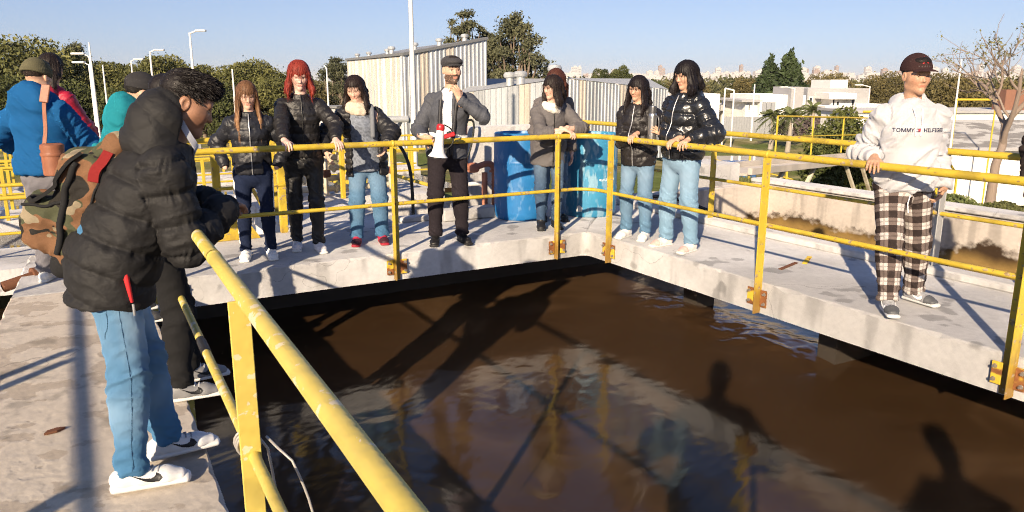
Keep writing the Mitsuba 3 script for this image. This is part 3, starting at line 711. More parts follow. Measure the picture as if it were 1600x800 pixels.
# far-left: rusty pipe stub at the deck edge, short flat bars lying on the right walkway
st = thing('pipe_stub', 'rusty pipe stub with a flange at the left edge of the left walkway', 'pipe')
part(st, 'pipe', tube([W(-0.62, 7.15, -0.06), W(-0.40, 7.25, -0.02)], 0.045, 12), 'rust_plain', True)
part(st, 'flange', lathe([(0, 0), (0.075, 0), (0.075, 0.03), (0, 0.03)], W(-0.42, 7.24, -0.02), 14, unit(E3 + 0.4 * D3)), 'rust_plain')
def bar_thing(label, a, b, w, m_): return whole('flat_bar', beam(a, b, w, 0.008, 0.002, up=U3), m_, label, 'bar')
bar_thing('short dark rusty flat bar lying nearer the rail on the right walkway', W(5.02, 4.32, 0.010), W(5.33, 4.42, 0.010), 0.035, 'rust_plain')
bar_thing('orange rusty flat bar lying behind the other one on the right walkway', W(5.36, 4.36, 0.010), W(5.62, 4.52, 0.010), 0.04, 'rusty')
whole('leaf_scrap', flat_shape([(0, 0), (0.05, -0.008), (0.09, 0.01), (0.06, 0.028), (0.02, 0.024)], W(-0.26, 3.78, 0.004), unit(E3 + 0.3 * D3), unit(D3 - 0.3 * E3), 0.01), 'rust_plain', 'small dry brown leaf lying on the left walkway', 'leaf')
hz = whole('hose', tube(bend([W(6.5, 8.22, -0.1), W(6.9, 8.2, -0.02), W(7.4, 8.1, -0.12), W(7.9, 7.6, -0.38), W(8.3, 7.0, -0.62), W(8.4, 6.8, -0.8)]), 0.022, 10), 'hose_black', 'black hose drooping across the end wall of the settling basin', 'hose', smooth=True)
whole('concrete_box', nbox(8.35, 8.95, 8.62, 9.5, -1.2, 0.30, 0.02), 'concrete', 'tall pale concrete box behind the corner of the settling basin', 'block')
# ------------------------------------------------------------------ background
PX = lambda px, d: (px - 800) / 1200.0 * d * 1.0          # plan helper: sideways metres at depth d
def at(px, d):
    """Plan position (x, y) seen at picture column px (of 1600), d metres away along y."""
    return np.array([(px - 800) / 1200.0 * d * 0.995, d])

# channel bridge with rails, right of centre
cb = thing('channel_bridge', 'pale concrete channel on slanting struts crossing the grass, with thin yellow rails', 'bridge')
pa, pb = np.array([*at(1135, 13.2), 0.05]), np.array([*at(1420, 21.5), -0.42])
dirb = unit(pb - pa); sb = np.cross(U3, dirb); sb = unit(sb)
part(cb, 'trough', cat_([beam(pa + sb * 0.45, pb + sb * 0.45, 0.08, 0.11), beam(pa - sb * 0.45, pb - sb * 0.45, 0.08, 0.11), beam(pa - U3 * 0.06, pb - U3 * 0.06, 0.79, 0.04)]), 'cream_sheet')
for o in (0.45,):
    part(cb, 'top_rail', tube([pa + (pb - pa) * 0.28 + sb * o + U3 * 0.92, pb + sb * o + U3 * 0.92], 0.019, 8), 'yellow_far', True)
    part(cb, 'mid_rail', tube([pa + (pb - pa) * 0.28 + sb * o + U3 * 0.50, pb + sb * o + U3 * 0.50], 0.013, 6), 'yellow_far', True)
    for t in np.linspace(0.28, 0.98, 5):
        p = pa + (pb - pa) * t + sb * o
        part(cb, 'rail_post', box_axes(p + U3 * 0.50, dirb, sb, U3, 0.030, 0.030, 0.84, 0.003), 'yellow_far')
for t, sg in ((0.16, -1), (0.30, -1), (0.46, 1), (0.55, 1), (0.85, -1)):
    p = pa + (pb - pa) * t - sb * 0.3 - U3 * 0.06
    part(cb, 'strut', beam(p, p + dirb * sg * 1.0 - U3 * 0.85, 0.07, 0.07, 0.006), 'cream_paint')
pr2 = thing('yard_railing', 'sparse thin yellow railing on the far side of the grass by the road', 'railing')
for y0 in (25.6,):
    a, b = np.array([6.5, 25.0]), np.array([13.5, 24.0])
    za = lambda q: GZ(*q)
    part(pr2, 'top_rail', tube([[*a, za(a) + 1.0], [*b, za(b) + 1.0]], 0.028, 6), 'yellow_far', True)
    part(pr2, 'mid_rail', tube([[*a, za(a) + 0.5], [*b, za(b) + 0.5]], 0.022, 6), 'yellow_far', True)
    for t in np.linspace(0, 1, 7):
        q = a + (b - a) * t
        part(pr2, 'post', bx((*q, za(q) + 0.5), (0.06, 0.06, 1.0)), 'yellow_far')
q = at(1141, 27.0)
mat('blue_box', (0.03, 0.11, 0.30), 0.5, 0.4)
tk = thing('blue_trough', 'small blue trough behind the thin yellow railing near the road', 'trough')
part(tk, 'tub', bx((*q, GZ(*q) + 0.28), (1.7, 0.8, 0.5), 0.05), 'blue_box'); part(tk, 'rim', bx((*q, GZ(*q) + 0.55), (1.8, 0.9, 0.05), 0.01), 'blue_box')

# ---- corrugated sheds
mat('zinc', mikit.proc(lambda p, n, uv: mix((0.30, 0.315, 0.33), (0.47, 0.49, 0.51), smoothstep(0.25, 0.7, fbm(p.x * 2.2, p.y * 2.2, p.z * 0.2, 4)))), 0.5, 0.5, 0.35)
mat('cream_sheet', mikit.proc(lambda p, n, uv: mix((0.47, 0.42, 0.36), (0.35, 0.32, 0.28), smoothstep(0.3, 0.75, fbm(p.x * 2.2, p.y * 2.2, p.z * 0.22, 4)))), 0.65, 0.35)
mat('zinc_roof', (0.20, 0.21, 0.225), 0.6, 0.4, 0.2)
mat('flashing', (0.15, 0.155, 0.16), 0.6, 0.4)
def sheet_panel(p0, p1, z0, za, zb, pitch=0.25, depth=0.045):
    """One corrugated sheet between plan points p0 and p1: bottom z0, top running from za to zb."""
    p0, p1 = np.asarray(p0, float), np.asarray(p1, float)
    L = np.linalg.norm(p1 - p0); t = (p1 - p0) / L; nn = np.array([t[1], -t[0]])
    k = max(2, round(L / pitch))
    us, ds = [], []
    for i in range(k):
        for u, d in ((0.0, 0), (0.40, 0), (0.52, 1), (0.80, 1), (0.92, 0)):
            us.append((i + u) * L / k); ds.append(d * depth)
    us.append(L); ds.append(0)
    us, ds = np.array(us), np.array(ds)
    pos = p0 + us[:, None] * t + ds[:, None] * nn
    lo = np.c_[pos, np.full(len(us), z0)]; hi = np.c_[pos, za + (zb - za) * us / L]
    v = np.vstack([lo, hi]); n_ = len(us); i = np.arange(n_ - 1)
    f = np.vstack([np.stack([i, i + 1, i + 1 + n_], 1), np.stack([i, i + 1 + n_, i + n_], 1)])
    return trimesh.Trimesh(v, f, process=False)
def clad(key, p0, p1, z0, za, zb, pattern, width=1.0):
    p0, p1 = np.asarray(p0, float), np.asarray(p1, float)
    L = np.linalg.norm(p1 - p0); k = max(1, round(L / width))
    for i in range(k):
        a, b = p0 + (p1 - p0) * i / k, p0 + (p1 - p0) * (i + 1 - 0.012) / k
        cream = pattern[i % len(pattern)] == 'c'
        part(key, 'cladding_sheet', sheet_panel(a, b, z0, za + (zb - za) * i / k, za + (zb - za) * (i + 1) / k), 'cream_sheet' if cream else 'zinc')
def vent(key, x, y, z, s=1.0):
    vk = part(key, 'roof_vent', lathe([(0.26 * s, -0.3), (0.26 * s, 0.42 * s), (0.40 * s, 0.47 * s), (0.44 * s, 0.62 * s), (0.34 * s, 0.78 * s), (0, 0.82 * s)], (x, y, z), 14), 'zinc', 30)
sA = thing('shed', 'tall corrugated shed in cream and zinc with a row of roof vents', 'shed')
c0, c1, c2_ = np.array(at(549, 60)), np.array(at(632, 46)), np.array(at(762, 50))
zb0 = -3.3
clad(sA, c0, c1, zb0, 3.0, 2.95, 'czczczzcczczcz', 0.55)
clad(sA, c1, c2_, zb0, 2.95, 4.05, 'zzczzczz', 0.62)
back = c2_ + (c0 - c1) * 1.0
roof = trimesh.Trimesh([[*c0, 3.04], [*c1, 2.99], [*c2_, 4.09], [*back, 4.14]], [[0, 1, 2], [0, 2, 3]], process=False)
rk_ = part(sA, 'roof', trimesh.creation.extrude_triangulation if False else roof, 'zinc_roof')
for a, b, z0_, z1_ in ((c0, c1, 3.0, 2.95), (c1, c2_, 2.95, 4.05)):
    part(sA, 'roof_edge', beam([*(a), z0_ + 0.06], [*(b), z1_ + 0.06], 0.3, 0.16), 'flashing')
part(sA, 'back_wall', cat_([trimesh.Trimesh([[*c2_, zb0], [*back, zb0], [*back, 4.1], [*c2_, 4.05]], [[0, 1, 2], [0, 2, 3]], process=False), trimesh.Trimesh([[*c0, zb0], [*back, zb0], [*back, 4.1], [*c0, 3.0]], [[0, 1, 2], [0, 2, 3]], process=False)]), 'zinc')
for t, u in ((0.10, 0.3), (0.28, 0.25), (0.48, 0.2), (0.52, 0.42), (0.70, 0.45), (0.86, 0.5), (1.0, 0.55)):
    p = c0 + (c1 - c0) * 0.9 * t + (c2_ - c1) * (0.08 + 0.75 * t * t) if True else c0
    zz = 3.0 + 1.1 * (0.08 + 0.75 * t * t)
    vent(sA, p[0], p[1], zz, 0.62 if t > 0.5 else 0.48)
part(sA, 'wall_lamp', lathe([(0, 0), (0.3, 0.02), (0.33, 0.3), (0, 0.32)], [*(c0 + (c1 - c0) * 0.42), 0.0], 12, unit([-0.8, -0.6, 0])), 'white_pvc', 30)
part(sA, 'pipe_outlet', tube([[*(c1 + (c2_ - c1) * 0.02 + np.array([-1.3, -0.4])), -0.7], [*(c1 + (c2_ - c1) * 0.05), -0.7]], 0.2, 10), 'zinc', True)
sB = thing('shed', 'long low corrugated zinc shed with cream strips and a shallow gable in the middle', 'shed')
d0, d1, d2 = np.array(at(706, 42)), np.array(at(880, 43)), np.array(at(1040, 50))
clad(sB, d0, d1, -3.3, 0.78, 1.62, 'zczzzzczzz', 0.62)
clad(sB, d1, d2, -3.3, 1.62, 0.95, 'zzczzzzzcz', 0.62)
bk = np.array([1.5, 16.0])
for a, b, za, zb_ in ((d0, d1, 0.80, 1.66), (d1, d2, 1.66, 0.98)):
    part(sB, 'roof', trimesh.Trimesh([[*a, za], [*b, zb_], [*(b + bk), 1.66], [*(a + bk), 1.66]], [[0, 1, 2], [0, 2, 3]], process=False), 'galv_roof')
mat('galv_roof', (0.33, 0.34, 0.35), 0.6, 0.4, 0.2)
part(sB, 'end_wall', trimesh.Trimesh([[*d2, -3.3], [*(d2 + bk), -3.3], [*(d2 + bk), 0.95], [*d2, 0.95]], [[0, 1, 2], [0, 2, 3]], process=False), 'zinc')
part(sB, 'ridge_cap', beam([*d1, 1.68], [*(d1 + bk), 1.68], 0.4, 0.08), 'galv_roof')
for px, dd, z in ((797, 50, 1.25), (813, 49, 1.3), (865, 46, 1.62)):
    p = at(px, dd); vent(sB, p[0], p[1], z, 1.0)
hutp = at(508, 52)
hk = thing('hut', 'small grey hut with a flat roof at the left end of the tall shed', 'hut')
part(hk, 'walls', bx((*hutp, GZ(*hutp) + 1.3), (2.2, 2.5, 2.6)), 'concrete'); part(hk, 'roof', bx((*hutp, GZ(*hutp) + 2.66), (2.5, 2.8, 0.12)), 'flashing')

# ---- lamp posts and poles
mat('pole_white', (0.66, 0.65, 0.63), 0.5, 0.4)
mat('lamp_glass', (0.5, 0.5, 0.48), 0.3, 0.5)
def pole(label, x, y, ztop, r=0.09, arm=None, group=None, cat='lamp post', head=True):
    key = thing('lamp_post', label, cat, group)
    g = GZ(x, y)
    part(key, 'pole', tube([[x, y, g - 0.1], [x, y, (g + ztop) / 2], [x, y, ztop]], [r, r * 0.85, r * 0.6], 8), 'pole_white', True)
    if arm is not None:
        ax_ = np.array([arm[0], arm[1], 0.0])
        e = np.array([x, y, ztop]) + ax_ + U3 * 0.12
        part(key, 'arm', tube([[x, y, ztop - 0.05], list(e)], r * 0.5, 6), 'pole_white', True)
        if head:
            hk_ = part(key, 'lamp_head', box_axes(e + unit(ax_) * 0.3, unit(ax_), np.cross(U3, unit(ax_)), U3, 0.75, 0.26, 0.12, 0.04), 'pole_white')
zt_ = lambda py, d: CAM_H + (125 - py) / 1200.0 * d * 1.02
P_ = lambda px, d: tuple(at(px, d))
pole('tall slim white mast rising in front of the sheds past the top of the picture', *P_(648, 30.0), zt_(-40, 30), 0.115, cat='mast')
pole('tall white lamp post with a short arm standing alone against the sky at left', *P_(313, 52), zt_(57, 52), 0.11, (0.5, -0.1))
pole('tallest white lamp post of the left cluster by the olive trees', *P_(159, 40), zt_(71, 40), 0.07)
pole('middle white lamp post of the left cluster, its arm pointing left', *P_(157, 44), zt_(90, 44), 0.065, (-0.3, 0))
pole('shortest white lamp post of the left cluster, arm pointing left', *P_(155, 48), zt_(102, 48), 0.065, (-0.3, 0))
pole('white lamp post with an arm to the right above the grey cap', *P_(250, 55), zt_(84, 55), 0.10, (0.35, 0))
pole('small white lamp post between the olive trees right of the cluster', *P_(176, 60), zt_(103, 60), 0.09)
pole('short white lamp post with a hooked arm left of the grey cap lamp', *P_(220, 60), zt_(97, 60), 0.09, (0.3, 0))
pole('thin pole above the fair haired girl in front of the trees', *P_(373, 55), zt_(109, 55), 0.09, cat='pole')
pole('slim pale lamp post with a box halfway, left of the tall shed', *P_(517, 40), zt_(107, 40), 0.06, (-0.1, 0), head=False)
pole('thin white pole by the long white house', *P_(1172, 70), zt_(131, 70), 0.10, cat='pole')
pole('street lamp leaning its arm to the left by the grey block house', *P_(1234, 74), zt_(137, 74), 0.10, (-0.75, 0.0))
pole('street lamp with an arm to the left at the right end of the block house', *P_(1349, 74), zt_(134, 74), 0.10, (-0.75, 0.0))
pole('street lamp with a curved arm to the left above the low shed', *P_(1029, 66), zt_(138, 66), 0.09, (-0.6, 0))
pole('far street lamp peeking over the low shed roof behind the trees', *P_(962, 66), zt_(130, 66), 0.09, (-0.5, 0))
pole('tall thin leaning pole behind the shoulder of the boy in white', *P_(1484, 30), zt_(95, 30), 0.05, cat='pole')
gk = thing('goal_frame', 'white square pipe frame standing by the houses right of the girl in the glossy jacket', 'frame')
pf0, pf1 = at(1127, 62), at(1141, 62)
part(gk, 'upright', tube([[*pf0, GZ(*pf0)], [*pf0, zt_(137, 62)]], 0.07, 6), 'pole_white', True); part(gk, 'upright', tube([[*pf1, GZ(*pf1)], [*pf1, zt_(140, 62)]], 0.07, 6), 'pole_white', True)
part(gk, 'crossbar', tube([[*pf0, zt_(137, 62)], [*pf1, zt_(140, 62)]], 0.07, 6), 'pole_white', True)

# ---- houses in the dip on the right
mat('render_white', mikit.proc(lambda p, n, uv: mix((0.78, 0.76, 0.72), (0.68, 0.66, 0.62), fbm(p.x * 0.4, p.y * 0.4, p.z * 0.8, 3))), 0.85, 0.2)
mat('render_grey', mikit.proc(lambda p, n, uv: mix((0.36, 0.355, 0.36), (0.30, 0.297, 0.30), fbm(p.x * 0.4, p.y * 0.4, p.z * 0.8, 3))), 0.85, 0.2)
mat('window_dark', (0.03, 0.035, 0.04), 0.15, 0.6)
mat('roof_red', (0.22, 0.11, 0.075), 0.85, 0.2)
mat('zinc_fence', (0.30, 0.31, 0.32), 0.5, 0.4, 0.3)
def house_box(key, name, px0, px1, d, y0, y1, m_, depth=8.0, dz=0.0):
    """A block facing the camera, given by its columns and rows in the picture at distance d."""
    x0, x1 = at(px0, d)[0], at(px1, d)[0]
    z1, z0 = zt_(y0, d), zt_(y1, d) - 0.4
    return part(key, name, bx(((x0 + x1) / 2, d + depth / 2 + dz, (z0 + z1) / 2), (x1 - x0, depth, z1 - z0)), m_), (x0, x1, z0, z1)
def opening(key, px0, px1, y0, y1, d, m_='window_dark', frame='pole_white', depth=0.16):
    x0, x1, z1, z0 = at(px0, d)[0], at(px1, d)[0], zt_(y0, d), zt_(y1, d)
    w = part(key, 'window', cat_([bx((x0, d - 0.03, (z0 + z1) / 2), (0.10, depth, z1 - z0 + 0.1)), bx((x1, d - 0.03, (z0 + z1) / 2), (0.10, depth, z1 - z0 + 0.1)), bx(((x0 + x1) / 2, d - 0.032, z0), (x1 - x0 + 0.1, depth + 0.03, 0.09)), bx(((x0 + x1) / 2, d - 0.028, z1), (x1 - x0 + 0.1, depth, 0.09))]), frame)
    part(w, 'pane', bx(((x0 + x1) / 2, d - 0.02, (z0 + z1) / 2), (x1 - x0 - 0.1, 0.05, z1 - z0)), m_)
dH = 90.0
h1 = thing('house', 'modern house with a grey upper block, white balcony front and white roof tank room', 'house')
house_box(h1, 'upper_block', 1254, 1349, dH, 137, 208, 'render_grey', 12)
house_box(h1, 'roof_room', 1299, 1326, dH, 124.5, 138, 'render_white', 6, 2)
house_box(h1, 'front_bay', 1292, 1328, dH - 3, 146, 165, 'render_white', 3.2)
house_box(h1, 'canopy', 1288, 1330, dH - 4.2, 144, 147.5, 'render_white', 4.4)
house_box(h1, 'balcony', 1283, 1313, dH - 4.8, 163, 175, 'render_white', 4.6)
house_box(h1, 'ground_floor', 1283, 1352, dH - 2.4, 176, 208, 'render_grey', 2.6)
house_box(h1, 'side_wing', 1330, 1372, dH - 1.0, 160, 208, 'render_white', 8)
for a, b, y0, y1, dd in ((1304, 1316, 151, 154, dH - 3.0), (1293, 1297, 151, 163, dH - 3.0), (1299, 1304, 156, 163, dH - 3.0), (1322, 1327, 150, 163, dH - 3.0), (1257, 1262, 150, 160, dH), (1292, 1312, 182, 198, dH - 2.4)):
    opening(h1, a, b, y0, y1, dd)
h2 = thing('house', 'long white house with a grey stair block on its flat roof and recessed door', 'house')
house_box(h2, 'main_block', 1182, 1232, dH - 4, 146.5, 208, 'render_white', 12)
house_box(h2, 'right_block', 1231, 1252, dH - 4.5, 147, 208, 'render_white', 12)
house_box(h2, 'stair_block', 1229, 1248, dH - 5, 135, 208, 'render_grey', 6)
house_box(h2, 'low_wing', 1160, 1183, dH - 3, 157, 208, 'render_white', 10)
part(h2, 'roof_slope', bx((at(1170, dH - 4)[0], dH + 1, zt_(155.5, dH - 4)), (2.3, 10, 0.25)), 'render_grey')
for a, b, y0, y1 in ((1190, 1204, 158, 198), (1164, 1167, 160, 170), (1222, 1226, 165, 172)): opening(h2, a, b, y0, y1, dH - (4 if a > 1180 else 3))
h3 = thing('house', 'low white house with a flat roof left of the girl in the glossy jacket', 'house')
house_box(h3, 'main_block', 1030, 1120, 92, 145, 200, 'render_white', 10)
house_box(h3, 'red_front', 1045, 1066, 89, 156, 200, 'roof_red', 3)
for a, b in ((1049, 1056), (1080, 1086)): opening(h3, a, b, 158, 168, 89 if a < 1060 else 92)
h4 = thing('house', 'flat roofed white house edge with a dark wall behind the goal frame', 'house')
house_box(h4, 'main_block', 1125, 1161, 96, 165, 205, 'render_white', 8)
house_box(h4, 'roof_slab', 1118, 1162, 95, 161.5, 165, 'render_grey', 9)
fk_ = thing('fence', 'grey metal panel fence in front of the long white house', 'fence')
for px in range(1128, 1192, 4):
    a = at(px, 80); g = GZ(*a)
    part(fk_, 'panel', bx((a[0] + 0.13, 80, g + 1.1), (0.255, 0.05, 2.2)), 'zinc_fence')
gk = thing('gate', 'dark grey metal gate standing open by the long white house', 'gate')
for px in (1189, 1196, 1203):
    a = at(px, 81); part(gk, 'panel', bx((a[0], 81, GZ(*a) + 1.9), (0.42, 0.08, 3.7)), 'zinc_fence')
for i, px in enumerate((1144, 1156, 1179, 1204, 1230, 1255)):
    a = at(px, 52); whole('bollard', tube([[*a, GZ(*a) - 0.1], [*a, GZ(*a) + 0.75]], 0.09, 8), 'pole_white', 'short white post in the row along the street verge', 'post', 'white posts along the street verge', smooth=True)
# scrub wall of rubble/dry hedge in front of the block house: see shrubs

# ---- white outbuilding, yellow stair at the far right
w1 = thing('outbuilding', 'bright white outbuilding with a mossy roof behind the bare tree', 'building')
part(w1, 'wall', bx((20.6, 34.5, -2.35), (6.2, 5.0, 2.5)), 'render_white')
part(w1, 'wing', bx((16.6, 34.9, -2.4), (2.0, 4.0, 2.4)), 'render_white')
part(w1, 'roof', trimesh.Trimesh([[15.6, 31.5, -1.15], [24.4, 31.5, -1.15], [24.4, 36.0, -0.25], [16.8, 36.0, -0.25]], [[0, 1, 2], [0, 2, 3]], process=False), 'roof_grey')
part(w1, 'roof_edge', bx((20.0, 31.52, -1.2), (8.9, 0.12, 0.14)), 'render_grey')
mat('roof_grey', mikit.proc(lambda p, n, uv: mix((0.40, 0.39, 0.37), (0.20, 0.19, 0.18), smoothstep(0.42, 0.62, fbm(p.x * 1.6, p.y * 2.6, 0.0, 4)))), 0.85, 0.2)
opn = part(w1, 'doorway', bx((16.7, 32.86, -2.2), (1.1, 0.12, 1.3)), 'window_dark')
w2 = thing('outbuilding', 'white building with a flat roof further back behind the outbuilding', 'building')
part(w2, 'wall', bx((27.0, 48, -1.6), (14.0, 5.0, 2.6)), 'render_white'); part(w2, 'roof', bx((27.0, 48, -0.25), (14.4, 5.4, 0.15)), 'render_grey')
part(w2, 'chimney', bx((30.0, 46.5, 0.4), (2.2, 1.2, 1.2)), 'roof_red')
sk = thing('stair', 'yellow steel stair with railings beside the white outbuilding', 'stair')
b0, t0 = np.array([11.2, 19.2, -1.8]), np.array([9.9, 19.0, -0.15])
for o in (0.0, 0.75):
    oo = np.array([0.12, 1, 0]) * o
    part(sk, 'stringer', beam(b0 + oo, t0 + oo, 0.05, 0.2), 'yellow_far')
    part(sk, 'handrail', tube([b0 + oo + U3 * 0.95, t0 + oo + U3 * 0.95], 0.03, 8), 'yellow_far', True)
    for t in (0.05, 0.5, 0.97): part(sk, 'baluster', beam(b0 + oo + (t0 - b0) * t, b0 + oo + (t0 - b0) * t + U3 * 0.95, 0.04, 0.04), 'yellow_far')
for i in range(9):
    t = (i + 0.5) / 9
    part(sk, 'tread', box_axes(b0 + (t0 - b0) * t + np.array([0.05, 0.4, 0]), np.array([1, 0, 0.]), np.array([0, 1, 0.]), U3, 0.2, 0.72, 0.03), 'yellow_far')
part(sk, 'landing', bx((9.2, 19.4, -0.15), (1.4, 0.9, 0.08)), 'yellow_far')
for x in (8.6, 9.8): part(sk, 'leg', bx((x, 19.75, -1.05), (0.07, 0.07, 1.72)), 'yellow_far')
part(sk, 'landing_rail', tube([[8.55, 19.0, 0.8], [9.9, 19.0, 0.8]], 0.03, 8), 'yellow_far', True)
gy = thing('gantry', 'thin yellow pipe gantry above the outbuilding roof', 'gantry')
part(gy, 'beam', tube([[17.0, 30.0, 0.82], [18.6, 30.0, 0.82]], 0.045, 8), 'yellow_far', True)
for x in (17.05, 18.55): part(gy, 'leg', tube([[x, 30.0, GZ(x, 30.0)], [x, 30.0, 0.82]], 0.03, 8), 'yellow_far', True)

# ------------------------------------------------------------------ trees and plants
def leaf_cloud(lobes, n, size, seed, colors, flat=0.5, squash=1.0, shell=0.55, loose=0.0):
    """Leaf-sized folded quads through the volume of the lobes (centre, radii); returns mesh and colours."""
    r = np.random.default_rng(seed)
    vol = np.array([np.prod(l[1]) ** (2 / 3) for l in lobes]); vol /= vol.sum()
    which = r.choice(len(lobes), n, p=vol)
    C, R = np.array([l[0] for l in lobes]), np.array([l[1] for l in lobes])
    d = r.normal(size=(n, 3)); d /= np.linalg.norm(d, axis=1, keepdims=True)
    rad = shell + (1 - shell) * r.random(n) ** 0.6
    rad *= 0.82 + 0.4 * meshkit.fbm(d * 2.3 + which[:, None] * 5.1, 3, seed)
    rad = np.where(r.random(n) < loose, rad * r.uniform(1.0, 1.7, n), rad)
    p = C[which] + d * R[which] * rad[:, None]
    a = r.normal(size=(n, 3)) + d * 0.3; a /= np.linalg.norm(a, axis=1, keepdims=True)
    b = np.cross(a, r.normal(size=(n, 3)) + np.array([0, 0, 1.0]) * flat); b /= np.linalg.norm(b, axis=1, keepdims=True)
    s = size * (0.6 + 0.8 * r.random(n))[:, None]
    up = np.cross(a, b)
    v = np.stack([p - a * s, p + b * s * 0.5 + up * s * 0.18, p + a * s, p - b * s * 0.5 + up * s * 0.18], 1).reshape(-1, 3)
    i = np.arange(n) * 4
    f = np.vstack([np.stack([i, i + 1, i + 2], 1), np.stack([i, i + 2, i + 3], 1)])
    lob = r.random(len(lobes))
    k = np.clip(0.65 * lob[which] + 0.35 * r.random(n), 0, 1)[:, None]
    c = np.array(colors[0]) * (1 - k) + np.array(colors[1]) * k
    c *= (0.75 + 0.5 * r.random(n))[:, None]
    return trimesh.Trimesh(v, f, process=False), np.repeat(c, 4, 0)

def limbs(base, lobes, r0, seed, fork=0.35, h=None):
    r = np.random.default_rng(seed)
    base = np.asarray(base, float)
    top = np.mean([l[0] for l in lobes], 0)
    fk = base + (top - base) * fork
    fk[:2] = base[:2] + (top[:2] - base[:2]) * 0.3
    ms = [tube(bend([base, base + (fk - base) * 0.5 + np.array([0.03, 0.02, 0]) * np.linalg.norm(fk - base), fk], 4), np.linspace(r0, r0 * 0.7, 9), 8)]
    for c, R in lobes:
        e = np.asarray(c) + (np.asarray(c) - fk) * 0.02
        m = (fk + e) / 2 + r.normal(size=3) * 0.06 * np.linalg.norm(e - fk)
        ms.append(tube(bend([fk, m, e], 4), np.linspace(r0 * 0.55, r0 * 0.08, 9), 6))
    return cat_(ms)

mat('bark', mikit.proc(lambda p, n, uv: mix((0.14, 0.105, 0.08), (0.24, 0.19, 0.15), fbm(p.x * 7, p.y * 7, p.z * 2, 3))), 0.9, 0.15)
OLIVE, DARKG, EUC, CONI, OLIV2 = ((0.058, 0.065, 0.020), (0.165, 0.160, 0.050)), ((0.026, 0.036, 0.012), (0.085, 0.095, 0.028)), ((0.040, 0.046, 0.024), (0.125, 0.125, 0.066)), ((0.016, 0.030, 0.012), (0.055, 0.078, 0.028)), ((0.062, 0.055, 0.020), (0.155, 0.125, 0.050))
def round_lobes(seed, n, w, h, flatness=0.45, base=0.35):
    """Lobes of a broad crown: overlapping clumps on a dome of width w and height h (metres)."""
    r = np.random.default_rng(seed)
    out = []
    for i in range(n):
        a = i * 2.399 + r.random() * 0.5
        q = math.sqrt((i + 0.5) / n)
        x, y = math.cos(a) * q * w * 0.40, math.sin(a) * q * w * 0.40
        s = w * (0.13 + 0.07 * r.random())
        z = h * (base + (1.0 - base) * math.sqrt(max(0, 1 - q * q * 0.85))) - s * flatness * 1.2 - h * 0.05 * r.random()
        out.append((np.array([x, y, z]), np.array([s, s, s * flatness * 1.3])))
        if i % 2 == 0: out.append((np.array([x * 1.02, y * 1.02, z - s * 0.9]), np.array([s * 0.9, s * 0.9, s * 0.6])))
    return out
PROTO = {}
def tree(label, px, d, ytop, wpx, kind, seed=0, group=None, cat='tree', x=None):
    x, y = at(px, d)
    g = GZ(x, y)
    h = zt_(ytop, d) - g
    w = wpx / 1200.0 * d
    key = thing({'conifer': 'conifer_tree', 'euc': 'eucalyptus_tree'}.get(kind, 'broad_tree'), label, cat, group)
    if kind == 'conifer':
        r = np.random.default_rng(seed)
        lobes = [(np.array([math.cos(i * 2.4) * w * 0.22 * (1 - t), math.sin(i * 2.4) * w * 0.22 * (1 - t), h * (0.12 + 0.82 * t)]), np.array([w * 0.42 * (1.08 - t ** 3) + 0.2] * 2 + [h * 0.11])) for i, t in enumerate(np.linspace(0, 1, 11))]
        cols, n, size = CONI, 5200, 0.055 * w + 0.10
        tk = limbs((0, 0, -0.3), lobes[5:6], 0.03 * h, seed)
    elif kind == 'euc':
        r = np.random.default_rng(seed)
        lobes = []
        for i in range(34):
            a = i * 2.4 + r.random(); t = (i + 0.5) / 34
            zz = 0.34 + 0.60 * t + r.uniform(-0.03, 0.03)
            q = (0.08 + 0.40 * r.random()) * math.sqrt(max(0.1, 1 - (1.9 * t - 0.85) ** 2))
            s = w * r.uniform(0.09, 0.19)
            lobes.append((np.array([math.cos(a) * q * w, math.sin(a) * q * w, h * zz]), np.array([s, s, s * r.uniform(0.5, 0.8)])))
        cols, n, size = EUC, 10000, 0.013 * w + 0.06
        tk = limbs((0, 0, -0.3), lobes, 0.028 * h, seed, 0.42)
    else:
        lobes = round_lobes(seed, 13, w, h, 0.5 if kind == 'acacia' else 0.75, 0.42 if kind == 'acacia' else 0.30)
        cols = {'acacia': OLIVE, 'dark': DARKG, 'olive': OLIV2}[kind]
        n, size = 15000, 0.009 * w + 0.065
        tk = limbs((0, 0, -0.3), lobes[::3], 0.03 * h, seed, 0.3)
    m, c = leaf_cloud(lobes, n, size, seed + 5, cols, shell=0.1 if kind == 'euc' else 0.5, loose=0.35 if kind == 'euc' else 0.02)
    o = np.array([x, y, g])
    m.apply_translation(o); tk.apply_translation(o)
    part(key, 'crown', m, 'vc_leaf', False, color=c)
    part(key, 'trunk', tk, 'bark', True)

olive_l = 'olive green flat-crowned tree on the left skyline'
tree('broad olive tree behind the person in the green beanie, largest at far left', 45, 74, 60, 260, 'acacia', 1)
tree('olive tree cut by the left edge of the picture', -70, 70, 78, 190, 'acacia', 2)
tree('thin grey-green tree behind the left lamp post cluster', 135, 95, 68, 70, 'euc', 3)
tree('olive tree right of the lamp post cluster, in shade below', 178, 78, 92, 140, 'acacia', 4)
tree('wide olive tree behind the lamp post with the right arm', 262, 80, 85, 150, 'acacia', 5)
tree('small olive tree below the lone lamp post', 322, 84, 100, 90, 'acacia', 6)
tree('domed green tree above the fair haired girl', 398, 82, 90, 130, 'acacia', 7)
tree('green tree just right of the red haired girl', 470, 92, 108, 90, 'dark', 8)
tree('darker green tree between the fair and the red haired girls', 428, 76, 118, 110, 'acacia', 9)
tree('grey-green round tree at the left end of the tall shed', 532, 88, 87, 62, 'euc', 10)
tree('low dark tree in the gap left of the grey hut', 490, 80, 125, 80, 'olive', 12)
